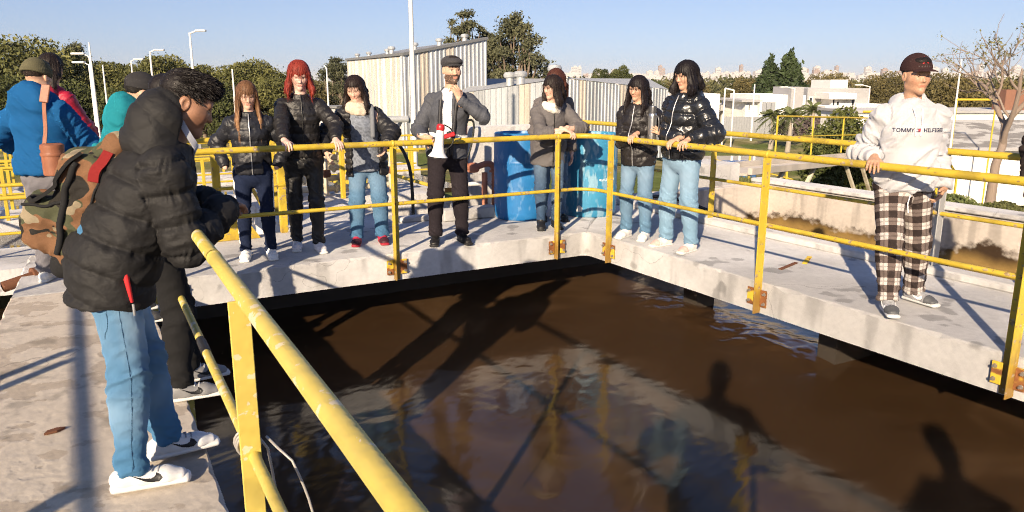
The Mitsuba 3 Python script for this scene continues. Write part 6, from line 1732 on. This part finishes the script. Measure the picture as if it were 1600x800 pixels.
# 5 grey rain jacket woman, leaning on the rail
p = person('person with dark fringe and white scarf in a grey jacket leaning on the rail', 1.615, ((0.47, 8.16), (0.31, 8.10)), rad(-84), lean=0.34, hip=(-0.05, 0.0), look=np.array([-0.80, -0.62, -0.20]), skin=SKIN_L, twist=0.2, drop=0.01,
    handL=dict(target=rail_far(905) + U3 * 0.07 + D3 * 0.03, hint=np.array([0.9, -0.1, -0.6]), d=np.array([-0.75, -0.5, -0.35]), n=np.array([-0.2, 0.2, -1.0]), curl=0.7), handR=dict(target=rail_far(884) + U3 * 0.065 + D3 * 0.02, hint=np.array([-0.95, -0.25, -0.55]), d=np.array([0.85, -0.4, -0.3]), n=np.array([0, 0.1, -1.0]), curl=0.7),
    top=dict(kind='cloth', color=(0.105, 0.097, 0.099), mat='vc_nylon', ext=0.024, hem=0.17, zip='zip_black', hood=0.9, fold=0.016, flare=0.02),
    legs=dict(color=JEAN_D, fade=0.25, loose=0.98), shoes=dict(boot=True, color=(0.012, 0.012, 0.014), sole=(0.012, 0.012, 0.012), mat='vc_satin'),
    hair=dict(color=(0.016, 0.011, 0.010), length=0.10, bangs=0.014, open_w=0.056))
scarf(p, (0.66, 0.62, 0.57), 0.030)
part(p['key'], 'jacket_badge', trimesh.creation.icosphere(2, 0.014).apply_translation(p['chest'] + p['f'] * 0.125 - p['r'] * 0.06), 'print_white', True)
# 6 woman behind her
p = person('person with long auburn hair mostly hidden behind the woman leaning on the rail', 1.645, ((0.555, 8.62), (0.345, 8.62)), rad(-80), lean=0.12, look=np.array([-0.75, -0.65, -0.15]), skin=SKIN_L,
    top=dict(kind='cloth', color=(0.12, 0.108, 0.108), mat='vc_matte', ext=0.026, hem=0.15, fold=0.022), legs=dict(color=(0.055, 0.10, 0.17), fade=0.3), shoes=dict(color=(0.015, 0.014, 0.014), sole=(0.02, 0.02, 0.02)),
    hair=dict(color=(0.055, 0.020, 0.014), length=0.30, bangs=0.04))
# 7 girl with the thermos
p10 = p = person('smiling person with black hair and a black jacket hugging a steel thermos', 1.565, ((1.33, 7.52), (1.16, 7.64)), rad(-122), lean=0.10, look=np.array([-0.66, -0.72, -0.24]), skin=SKIN_M, tilt=-0.06,
    handR=grip(rail_right(988), -E3 - 0.4 * D3, [-0.3, 0.6, -0.6]), handL=dict(target=Q(1036, 212, 7.33), hint=np.array([0.9, 0.2, -0.6]), d=np.array([-0.72, -0.25, 0.60]), n=np.array([-0.45, 0.75, -0.25]), curl=0.42),
    top=dict(kind='puffer', color=(0.015, 0.013, 0.014), mat='vc_satin', ext=0.034, puff=0.009, pitch=0.10, hem=0.10, zip='zip_silver', fold=0.022),
    legs=dict(color=(0.085, 0.165, 0.26), fade=0.5, loose=1.08), shoes=dict(color=(0.66, 0.64, 0.61), laces='lace_white'),
    hair=dict(color=(0.011, 0.008, 0.009), length=0.17, bangs=0.016, width=1.06))
tz = Q(1018, 222, 7.36)
mat('steel', (0.42, 0.42, 0.43), 0.28, 0.6, 0.85)
th_ = thing('thermos', 'brushed steel thermos held against the chest of the smiling girl', 'thermos')
part(th_, 'flask', lathe([(0, 0), (0.040, 0.002), (0.043, 0.012), (0.043, 0.24), (0.040, 0.262), (0.034, 0.272)], tz, 28), 'steel', 40)
part(th_, 'lid', lathe([(0.0345, 0.268), (0.036, 0.275), (0.036, 0.325), (0.033, 0.336), (0, 0.338)], tz, 28), 'steel_dark', 40)
mat('steel_dark', (0.12, 0.12, 0.125), 0.35, 0.5, 0.6)
part(th_, 'handle', tube(bend([tz + np.array([0.03, -0.03, 0.25]), tz + np.array([0.05, -0.055, 0.22]), tz + np.array([0.05, -0.055, 0.1]), tz + np.array([0.03, -0.03, 0.07])]), 0.008, 8), 'steel_dark', True)
# 8 glossy black puffer
p = person('tall person with a black bob in a very glossy black puffer and pale jeans', 1.69, ((1.655, 6.95), (1.475, 7.22)), rad(-142), lean=0.07, side=-0.08, look=np.array([-0.84, -0.50, -0.24]), skin=SKIN_M,
    handL=grip(rail_right(1070), -E3 - 0.3 * D3, [0.8, -0.2, -0.5]), handR=grip(rail_right(1052), -E3, [-0.2, 0.9, -0.4]),
    top=dict(kind='puffer', color=(0.012, 0.013, 0.016), mat='vc_gloss', ext=0.042, puff=0.014, pitch=0.105, hem=0.05, zip='zip_silver', hood=1.15, fold=0.026),
    legs=dict(color=(0.16, 0.27, 0.38), fade=0.5, loose=1.18), shoes=dict(color=(0.68, 0.63, 0.59), color2=(0.52, 0.36, 0.32), laces='lace_white'),
    hair=dict(color=(0.009, 0.007, 0.008), length=0.09, bangs=0.016, thick=1.35, width=1.12))
# 9 boy in white
boy = p = person('boy in a white lettered hoodie, checked trousers and black cap at the right rail', 1.665, ((2.87, 5.29), (2.545, 5.00)), rad(-98), lean=-0.03, hip=(-0.05, 0.05), look=np.array([0.06, -1.0, -0.02]), skin=SKIN_T, fem=False, res=0.85, toes=(0.55, -0.08),
    handR=grip(rail_right(1364), np.array([-0.45, -0.9, 0]), [0.05, 1.0, -0.15], curl=0.55), handL=dict(target=Q(1476, 292, 5.16), hint=np.array([0.15, 1.0, 0.0]), d=np.array([-0.5, -0.3, -0.8]), n=np.array([-1.0, 0.2, 0.1]), hide=False, curl=0.6),
    top=dict(kind='cloth', name='hoodie', color=(0.43, 0.43, 0.455), ext=0.028, arm=0.66, hem=0.065, hood=1.2, fold=0.036, cuff=0.75, amt=0.04),
    legs=dict(plaid=True, loose=1.32, fold=0.018), shoes=dict(color=(0.30, 0.30, 0.315), color2=(0.075, 0.078, 0.085), sole=(0.50, 0.50, 0.50), laces='lace_grey', swoosh='white_cloth', len=0.285),
    hair=dict(style='short', color=(0.012, 0.009, 0.008)), hat=dict(kind='cap', color=(0.034, 0.017, 0.017)))
text_on(boy, 'TOMMY', 0.024, 0.325, 0.088, 'navy_print'); text_on(boy, 'HILFIGER', 0.024, 0.325, -0.112, 'navy_print')
mat('navy_print', (0.03, 0.035, 0.07), 0.7, 0.2)
def patch_on(fr, x1, z0, z1, m_, name, ext, color):
    """A sewn-on panel of the same cloth: the garment's front faces in a region, lifted a little."""
    m = fr['top_mesh']; V = np.asarray(m.vertices); n = vnormals(m)
    fc = ((V - fr['hc']) @ np.stack([fr['r'], fr['f'], fr['td']]).T)[m.faces].mean(1)
    keep = (fc[:, 2] > z0) & (fc[:, 2] < z1) & (np.abs(fc[:, 0]) < x1 - np.clip((fc[:, 2] - z0) / (z1 - z0) - 0.3, 0, 1) * 0.07) & (fc[:, 1] > 0.03)
    part(fr['key'], name, trimesh.Trimesh(V + n * ext, m.faces[keep], process=False), m_, True, color=np.tile(np.array(color)[None], (len(V), 1)))
patch_on(boy, 0.145, -0.055, 0.125, 'vc_matte', 'front_pocket', 0.007, (0.42, 0.42, 0.445))
def chest_pt(fr, x, z, lift=0.004):
    loc = (np.asarray(fr['top_mesh'].vertices) - fr['hc']) @ np.stack([fr['r'], fr['f'], fr['td']]).T
    near = (np.abs(loc[:, 0] - x) < 0.02) & (np.abs(loc[:, 2] - z) < 0.02) & (loc[:, 1] > 0)
    return fr['hc'] + np.array([x, loc[near, 1].max() + lift, z]) @ np.stack([fr['r'], fr['f'], fr['td']])
fl = [chest_pt(boy, 0.018 - 0.036 * u, 0.325 + 0.022 * v, 0.003) for u, v in ((0, 0), (1, 0), (1, 1), (0, 1))]
for v0, v1, m_ in ((0.0, 0.2, 'navy_print'), (0.8, 1.0, 'navy_print')):
    a, b, c, d = [fl[0] + (fl[3] - fl[0]) * v for v in (v0, v1)] + [fl[1] + (fl[2] - fl[1]) * v for v in (v1, v0)]
    part(boy['key'], 'flag_stripe', beam((a + b) / 2, (c + d) / 2, 0.003, np.linalg.norm(a - b), 0), m_)
mid0, mid1, mid2 = fl[0] + (fl[3] - fl[0]) * 0.5, (fl[0] + fl[2]) / 2, fl[1] + (fl[2] - fl[1]) * 0.5
part(boy['key'], 'flag_red', beam(mid1, mid2, 0.003, 0.0115, 0), 'red_trim')
for s in (-1, 1):
    a = boy['nb'] + boy['f'] * 0.115 + boy['r'] * s * 0.028 - U3 * 0.02
    b = chest_pt(boy, s * 0.022, 0.42, 0.006); c = chest_pt(boy, s * 0.016, 0.30, 0.006)
    part(boy['key'], 'drawstring', tube([a, b, (b + c) / 2 + boy['f'] * 0.004, c], 0.0042, 6), 'white_cloth', True)
# red emblem and lettering on the cap
P = boy['P']
def on_cap(x, z):   # the cap's front surface
    t = math.sqrt(max(0.0, 1 - (x / 0.090) ** 2 - ((z - 0.045) / 0.098) ** 2))
    return P(x, -0.014 + 0.112 * t + 0.002, z)
emb = [[(0.0, 0.112), (0.004, 0.098)], [(0.003, 0.100), (0.022, 0.116)], [(0.002, 0.099), (-0.016, 0.101)], [(0.003, 0.098), (-0.002, 0.088)], [(-0.002, 0.088), (-0.020, 0.083)], [(0.0, 0.089), (0.020, 0.080)]]
part(boy['key'], 'cap_emblem', cat_([tube([on_cap(*(np.array(a) + (np.array(b) - np.array(a)) * t)) for t in (0, 0.5, 1)], 0.0042, 6) for a, b in emb] + [trimesh.creation.icosphere(1, 0.0062).apply_translation(on_cap(-0.003, 0.119))]), 'red_trim', True)
for i in range(6): part(boy['key'], 'cap_letter', cat_([tube([on_cap(-0.044 + i * 0.0165, 0.058), on_cap(-0.044 + i * 0.0165, 0.071)], 0.0022, 5), tube([on_cap(-0.044 + i * 0.0165, 0.0705), on_cap(-0.036 + i * 0.0165, 0.0705)], 0.002, 5), tube([on_cap(-0.044 + i * 0.0165, 0.0585), on_cap(-0.036 + i * 0.0165, 0.0585)], 0.002, 5)]), 'cap_grey', True)
mat('cap_grey', (0.10, 0.09, 0.09), 0.7, 0.2)
tm = boy['hc'] + boy['f'] * 0.14 - U3 * 0.09
part(boy['key'], 'waist_cord', tube([tm, tm - U3 * 0.06 + boy['r'] * 0.01, tm - U3 * 0.12], 0.004, 6), 'white_cloth', True)

# 10 foreground boy
near = p = person('boy in the foreground in a black puffer and jeans bent over the left rail', 1.62, ((-1.435, 2.95), (-1.465, 2.70)), rad(29.5), lean=0.52, hip=(-0.06, 0.0), drop=-0.012, look=np.array([0.83, 0.36, -0.42]), skin=SKIN_D, fem=False, res=0.62, toes=(0.10, -0.12),
    handR=dict(target=W(0.49, 3.16, 1.06), hint=-U3 * 0.75 - E3 * 0.5 - D3 * 0.45, d=unit(0.5 * E3 + 0.8 * D3), n=-U3, curl=0.4), handL=dict(target=W(0.47, 3.36, 1.06), hint=-U3 * 0.6 - E3 * 0.3 + D3 * 0.7, d=unit(0.5 * E3 - 0.8 * D3), n=-U3, curl=0.4),
    top=dict(kind='puffer', color=(0.014, 0.0135, 0.014), mat='vc_nylon', ext=0.037, puff=0.0135, pitch=0.115, hem=0.14, fold=0.016, nocollar=False, collar=0.03, arm=0.85, cuff=0.9, cuff_at=-0.05),
    legs=dict(color=(0.050, 0.140, 0.26), fade=0.7, fade_color=(0.30, 0.42, 0.54), loose=1.10, fold=0.016), shoes=dict(color=(0.60, 0.60, 0.60), sole=(0.58, 0.58, 0.57), laces='lace_grey', swoosh='black_mark', len=0.30, sole_h=0.03),
    hair=dict(style='short', color=(0.010, 0.008, 0.008), strands=6000))
# the hood hanging behind his head, its piped seams, the red-lined pocket with its pull
S = SDF(0.0075)
axh = np.stack([near['r'], near['f'], near['td']])
hcn = near['nb'] - near['f'] * 0.068 + near['td'] * 0.072
S.ell(hcn, axh, (0.120, 0.112, 0.138)).ell(hcn - near['td'] * 0.10 + near['f'] * 0.03, axh, (0.135, 0.125, 0.08), 0.05)
S.ell(hcn + near['f'] * 0.125 + near['td'] * 0.05, axh, (0.105, 0.125, 0.15), 0.02, 's')
m = S.mesh(); V = np.array(m.vertices)
q = (V - hcn) @ axh.T
m.vertices = V + vnormals(m) * ((np.abs(np.sin((q[:, 2] * 0.9 + q[:, 1] * 0.25) * math.pi / 0.085)) ** 0.5 - 0.7) * 0.008 + (meshkit.fbm(V * 16, 3, 2) - 0.5) * 0.020)[:, None]
part(near['key'], 'hood', m, 'vc_nylon', True, color=speckle(np.asarray(m.vertices), (0.015, 0.0145, 0.015), 0.1, 12), label='big quilted hood hanging at the back of the neck')
# pocket zip with red lining on the near hip
pz = near['hc'] + near['r'] * 0.165 + near['f'] * 0.045 - U3 * 0.02
part(near['key'], 'pocket_lining', tube([pz + U3 * 0.10 - near['f'] * 0.005 + near['r'] * 0.016, pz + U3 * 0.03 + near['r'] * 0.024, pz - U3 * 0.06 + near['r'] * 0.02 + near['f'] * 0.012], np.array([0.006, 0.011, 0.006]), 8), 'red_trim', True, label='red lining showing at the pocket zip')
part(near['key'], 'zip_pull', tube([pz - U3 * 0.065 + near['r'] * 0.028 + near['f'] * 0.014, pz - U3 * 0.105 + near['r'] * 0.03 + near['f'] * 0.016], 0.005, 6), 'zip_silver', True)
# a white lining with a toothed edge under his chin
Pn = near['P']
part(near['key'], 'collar_lining', ribbon([Pn(0.072, 0.0, -0.075), Pn(0.070, 0.045, -0.115), Pn(0.045, 0.085, -0.150), Pn(0.01, 0.085, -0.19)], 0.022, 0.008, near['hu']), 'lining_white', label='white lining under the chin')
mat('lining_white', (0.40, 0.41, 0.47), 0.85, 0.2)
# stitched seams of his jeans
def on_mesh(m, pts, lift, k=6):
    V_, N_ = np.asarray(m.vertices), vnormals(m); out = []
    for p_ in bend(pts, k):
        sel = np.argsort(((V_ - p_) ** 2).sum(1))[:6]
        out.append(V_[sel].mean(0) + unit(N_[sel].mean(0)) * lift)
    return np.array(out)
k0, k1, k2 = near['hc'] + near['r0'] * 0.10, near['knee'][1], near['ank'][1]
o_ = near['r0'] * 0.09 - near['f0'] * 0.0
part(near['key'], 'jeans_seam', tube(on_mesh(near['legs_mesh'], [k0 - U3 * 0.12 + o_, (k0 + k1) / 2 + o_, k1 + o_, (k1 + k2) / 2 + o_, k2 + o_ + U3 * 0.03], 0.0003), 0.0014, 6), 'seam_blue', True)
part(near['key'], 'pocket_seam', tube(on_mesh(near['legs_mesh'], [k0 - U3 * 0.10 + o_ - near['f0'] * 0.05, k0 - U3 * 0.2 + o_ - near['f0'] * 0.06, k0 - U3 * 0.235 + o_ - near['f0'] * 0.11], 0.0003), 0.0014, 6), 'seam_blue', True)
mat('seam_blue', (0.030, 0.075, 0.14), 0.9, 0.1)
# camouflage backpack
def camo_fn(p, n, uv):
    x, y, z = p.x * 10, p.y * 10, p.z * 9
    w = fbm(x * 0.7, y * 0.7, z * 0.7, 2) * 2.2
    a, b, c = fbm(x + w, y, z + 3, 3), fbm(x + 11, y + w, z * 1.2, 3), fbm(x + 23, y + 5, z * 1.4 + w, 3)
    col = mi.Color3f(0.155, 0.080, 0.042)
    col = dr.select(a > 0.56, mi.Color3f(0.060, 0.064, 0.036), col)
    col = dr.select(b > 0.60, mi.Color3f(0.225, 0.185, 0.125), col)
    col = dr.select(c > 0.605, mi.Color3f(0.020, 0.018, 0.016), col)
    return col * (0.88 + 0.2 * noise(p.x * 500, p.y * 500, p.z * 500))
bump('camo', mikit.proc(camo_fn), lambda p, n, uv: fbm(p.x * 14, p.y * 14, p.z * 14, 3), 0.012, 0.85, 0.2)
mat('black_cloth', (0.015, 0.015, 0.016), 0.85, 0.2)
bk_ = thing('backpack', 'brown camouflage backpack with black base hanging from the shoulder of the boy in front', 'backpack')
bc = Q(132, 322, 2.86)
ux = unit(np.array([0.97, 0.20, 0.0])); uz = np.array([0.17, -0.06, 1.0]); uz = unit(uz - ux * (uz @ ux) * 0.0); uy = unit(np.cross(uz, ux)); ux = np.cross(uy, uz)
axb = np.stack([ux, uy, uz])
S = SDF(0.0075)
S.box(bc + ux * 0.055 - uz * 0.01, axb, (0.135, 0.11, 0.225), 0.075)
S.box(bc - ux * 0.11 - uz * 0.07, axb, (0.080, 0.085, 0.100), 0.05, 0.025)
S.ecap(bc + ux * 0.05 + uz * 0.12, bc + ux * 0.12 + uz * 0.235, (0.10, 0.08), (0.055, 0.05), uy, 0.04)
m = S.mesh(); V = np.array(m.vertices)
m.vertices = V + vnormals(m) * ((meshkit.fbm(V * 8, 3, 3) - 0.5) * 0.045 + np.clip(1 - np.abs(meshkit.fbm(V * 9 + 4, 3, 8) - 0.5) * 7, 0, 1) * 0.012)[:, None]
sh_bp = part(bk_, 'bag', m, 'camo', True); V_bag, N_bag = np.asarray(m.vertices), vnormals(m)
S = SDF(0.0075)
S.box(bc - uz * 0.215 + ux * 0.035, axb, (0.128, 0.116, 0.052), 0.045)
m = S.mesh(); part(bk_, 'black_base', m, 'black_cloth', True)
bagV = np.vstack([V_bag, np.asarray(m.vertices)]); bagN = np.vstack([N_bag, vnormals(m)])
def hug(pts, lift, k=6):
    """A curve laid on the bag's surface, seen from the side the pack turns to the walkway."""
    out = []
    for p_ in bend(pts, k):
        sel = np.argsort(((bagV - p_) ** 2).sum(1))[:8]
        out.append(bagV[sel].mean(0) + unit(bagN[sel].mean(0)) * lift)
    out = np.array(out); out[1:-1] = (out[:-2] + 2 * out[1:-1] + out[2:]) / 4
    return out
F_ = lambda x, z, y=-0.14: bc + ux * x + uz * z + uy * y
part(bk_, 'zip_panel', tube(hug([F_(0.0, 0.21), F_(-0.035, 0.10), F_(-0.055, -0.02), F_(-0.06, -0.16)], 0.003), 0.012, 8), 'black_cloth', True)
part(bk_, 'pocket_zip', tube(hug([F_(-0.19, 0.0, -0.06), F_(-0.14, 0.03), F_(-0.09, 0.04), F_(-0.05, 0.045)], 0.003), 0.006, 8), 'black_cloth', True)
part(bk_, 'trim', ribbon(hug([F_(-0.155, 0.04, -0.08), F_(-0.11, 0.09), F_(-0.06, 0.17), F_(0.01, 0.235, -0.10)], 0.010)[::3], 0.035, 0.012, uy), 'black_cloth')
part(bk_, 'piping', tube(hug([F_(-0.02, -0.14), F_(0.03, -0.02), F_(0.07, 0.08), F_(0.10, 0.2, -0.1)], 0.002), 0.0045, 8), 'black_cloth', True)
h_ = hug([F_(0.10, 0.235, -0.08), F_(0.085, 0.20), F_(0.07, 0.16), F_(0.06, 0.12)], 0.004)
part(bk_, 'red_panel', ribbon(h_[::4], 0.035, 0.008, ux), 'red_dull', label='red inner panel showing through the open top')
mat('red_dull', (0.20, 0.018, 0.018), 0.85, 0.15)

# 11 person hidden behind him: black trousers, grey sneakers
p = person('person in black with grey sneakers almost hidden behind the boy in the foreground', 1.55, ((-1.69, 3.80), (-1.645, 3.56)), rad(29.5), lean=0.16, hip=(-0.06, 0), look=np.array([0.85, 0.35, -0.45]), skin=SKIN_M, fem=False, toes=(0.1, -0.05),
    handR=dict(target=W(0.40, 3.92, 1.07), hint=-U3 - E3 * 0.5, hide=True), handL=dict(target=W(0.40, 4.25, 1.07), hint=-U3 - E3 * 0.5, hide=True),
    top=dict(kind='cloth', color=(0.016, 0.016, 0.018), ext=0.03), legs=dict(color=(0.013, 0.013, 0.014), loose=1.15), shoes=dict(color=(0.20, 0.20, 0.205), sole=(0.58, 0.57, 0.55), laces='lace_white', swoosh='black_mark', len=0.30),
    hair=dict(style='short', color=(0.010, 0.008, 0.008)))
# 12 teal hoodie, grey cap
teal = p = person('person in a teal hoodie and dark grey cap seen from behind', 1.585, ((-2.60, 5.02), (-2.44, 4.78)), rad(38), lean=0.36, hip=(-0.03, 0), look=np.array([0.80, 0.55, -0.22]), skin=SKIN_M, fem=False,
    handR=dict(target=W(0.36, 5.35, 1.07), hint=-U3 - E3 * 0.5, hide=True), handL=dict(target=W(0.36, 5.75, 1.07), hint=-U3 - E3 * 0.5, hide=True),
    top=dict(kind='cloth', name='hoodie', color=(0.012, 0.165, 0.205), ext=0.035, hood=1.6, hood_up=0.045, fold=0.02), legs=dict(color=(0.02, 0.02, 0.022)), shoes=dict(color=(0.05, 0.05, 0.05)),
    hair=dict(style='short', color=(0.012, 0.010, 0.009)), hat=dict(kind='cap_strap', color=(0.030, 0.029, 0.031)))
# 13 blue hoodie from behind
blue = p = person('person in a royal blue hoodie and green beanie seen from behind', 1.665, ((-3.68, 5.88), (-3.45, 5.86)), rad(84), lean=0.05, look=np.array([0.12, 0.98, -0.1]), skin=SKIN_M, fem=False, toes=(0.25, -0.2),
    handL=dict(target=Q(28, 232, 6.15), hint=np.array([-1.0, -0.35, -0.3]), hide=True), handR=dict(target=Q(112, 236, 6.15), hint=np.array([1.0, -0.3, -0.3]), hide=True),
    top=dict(kind='cloth', name='hoodie', color=(0.008, 0.075, 0.21), ext=0.050, hem=0.03, hood=1.55, hood_up=0.04, fold=0.022, amt=0.06), legs=dict(color=(0.14, 0.135, 0.15), loose=1.2), shoes=dict(color=(0.66, 0.65, 0.62)),
    hair=dict(style='short', color=(0.02, 0.014, 0.011)), hat=dict(kind='beanie', color=(0.095, 0.088, 0.052)))
mat('leather', mikit.proc(lambda p, n, uv: mix((0.20, 0.075, 0.040), (0.28, 0.11, 0.06), fbm(p.x * 20, p.y * 20, p.z * 20, 3))), 0.5, 0.4)
sb_ = thing('shoulder_bag', 'brown leather flask case on a long strap at the back of the person in blue', 'bag')
cz = Q(84, 252, 5.62)
part(sb_, 'case', lathe([(0, -0.10), (0.072, -0.10), (0.076, -0.09), (0.076, 0.085), (0.079, 0.09), (0.079, 0.12), (0.06, 0.13), (0, 0.13)], cz, 24), 'leather', 35)
part(sb_, 'lid_band', lathe([(0.080, 0.04), (0.082, 0.045), (0.082, 0.06), (0.080, 0.065)], cz, 24), 'leather', 35)
hz0 = blue['nb'] + blue['r'] * 0.012 - blue['f'] * 0.135
sp = bend([cz + np.array([-0.07, 0.0, 0.06]), Q(71, 205, 5.64), Q(69, 165, 5.655), Q(72, 142, 5.68), blue['nb'] + blue['r'] * 0.07 + U3 * 0.03 + blue['f'] * 0.0, blue['nb'] + blue['r'] * 0.10 + blue['f'] * 0.12 - U3 * 0.08])
part(sb_, 'strap', cat_([beam(sp[i], sp[i + 1] + (sp[i + 1] - sp[i]) * 0.08, 0.030, 0.006, 0, up=np.array([0.1, 1, 0.0])) for i in range(len(sp) - 1)]), 'leather')
part(sb_, 'strap_pad', beam(Q(68, 160, 5.64), Q(72, 132, 5.675), 0.062, 0.014, 0.004, up=np.array([0.0, 1, 0.2])), 'leather')
# 14 crimson hood, long dark hair beyond the beanie
q = at(88, 6.75)
p = person('person with long dark hair and a crimson hood just beyond the green beanie', 1.74, ((q[0] - 0.12, 6.8), (q[0] + 0.12, 6.8)), rad(70), look=np.array([-0.25, 0.95, -0.15]), skin=SKIN_M,
    handL=dict(target=np.array([q[0] - 0.1, 7.05, 0.95]), hint=np.array([-0.6, -0.3, -0.2]), hide=True), handR=dict(target=np.array([q[0] + 0.12, 7.05, 0.95]), hint=np.array([0.6, -0.3, -0.2]), hide=True),
    top=dict(kind='cloth', name='hoodie', color=(0.32, 0.012, 0.035), mat='vc_satin', ext=0.03, hood=1.5), legs=dict(color=(0.02, 0.02, 0.025)), shoes=dict(color=(0.05, 0.05, 0.05)),
    hair=dict(color=(0.014, 0.010, 0.009), length=0.16, back_only=True, width=1.05))
# 16 person cut by the right edge
p = person('person cut by the right edge, only a brown hand and dark clothes showing', 1.74, ((4.08, 5.42), (3.80, 5.50)), rad(-105), skin=SKIN_D, fem=False, look=np.array([-0.6, -0.8, -0.1]),
    handR=dict(target=Q(1604, 296, 5.38), hint=np.array([-0.3, 0.9, 0.0]), curl=0.5, d=np.array([-0.12, -0.15, -0.97])),
    top=dict(kind='cloth', color=(0.03, 0.022, 0.020), ext=0.025), legs=dict(color=(0.03, 0.03, 0.035)), shoes=dict(color=(0.03, 0.03, 0.03)), hair=dict(style='short'))
# behind the camera: the photographer and a companion, whose shadows lie on the water
for lb, xy, hd_ in (('person in a dark jacket taking the picture, standing at the left rail', (-0.22, -0.32), rad(75)), ('person in a dark jacket standing at the left rail behind the photographer', tuple((W(0.02, -1.75))[:2]), rad(50))):
    f_ = np.array([math.cos(hd_), math.sin(hd_), 0]); r__ = np.array([f_[1], -f_[0], 0])
    c_ = np.array([*xy, 0])
    person(lb, 1.72, (tuple((c_ - r__ * 0.11)[:2]), tuple((c_ + r__ * 0.11)[:2])), hd_, lean=0.04, look=f_ - U3 * 0.2, skin=SKIN_M, fem=False, res=1.5, face=False,
        handL=dict(target=c_ + f_ * 0.16 - r__ * 0.16 + U3 * 1.12, hint=-U3 - r__, hide=True), handR=dict(target=c_ + f_ * 0.16 + r__ * 0.14 + U3 * 1.12, hint=-U3 + r__, hide=True),
        top=dict(kind='cloth', color=(0.03, 0.03, 0.035), ext=0.035), legs=dict(color=(0.03, 0.035, 0.05)), shoes=dict(color=(0.05, 0.05, 0.05)), hair=dict(style='short'))

# ------------------------------------------------------------------ the air
scene['haze_air'] = {'type': 'homogeneous', 'albedo': rgb(0.95, 0.95, 0.95), 'sigma_t': 0.00010}
zt = 70.0
scene['haze'] = {'type': 'cube', 'to_world': T().translate([0, 0, (zt - 20) / 2]).scale([15100, 15100, (zt + 20) / 2]), 'bsdf': {'type': 'null'}, 'interior': {'type': 'ref', 'id': 'haze_air'}}
labels['haze'] = {'label': 'thin pale haze over the far city and woods', 'category': 'haze', 'kind': 'stuff'}
scene['camera']['medium'] = {'type': 'ref', 'id': 'haze_air'}
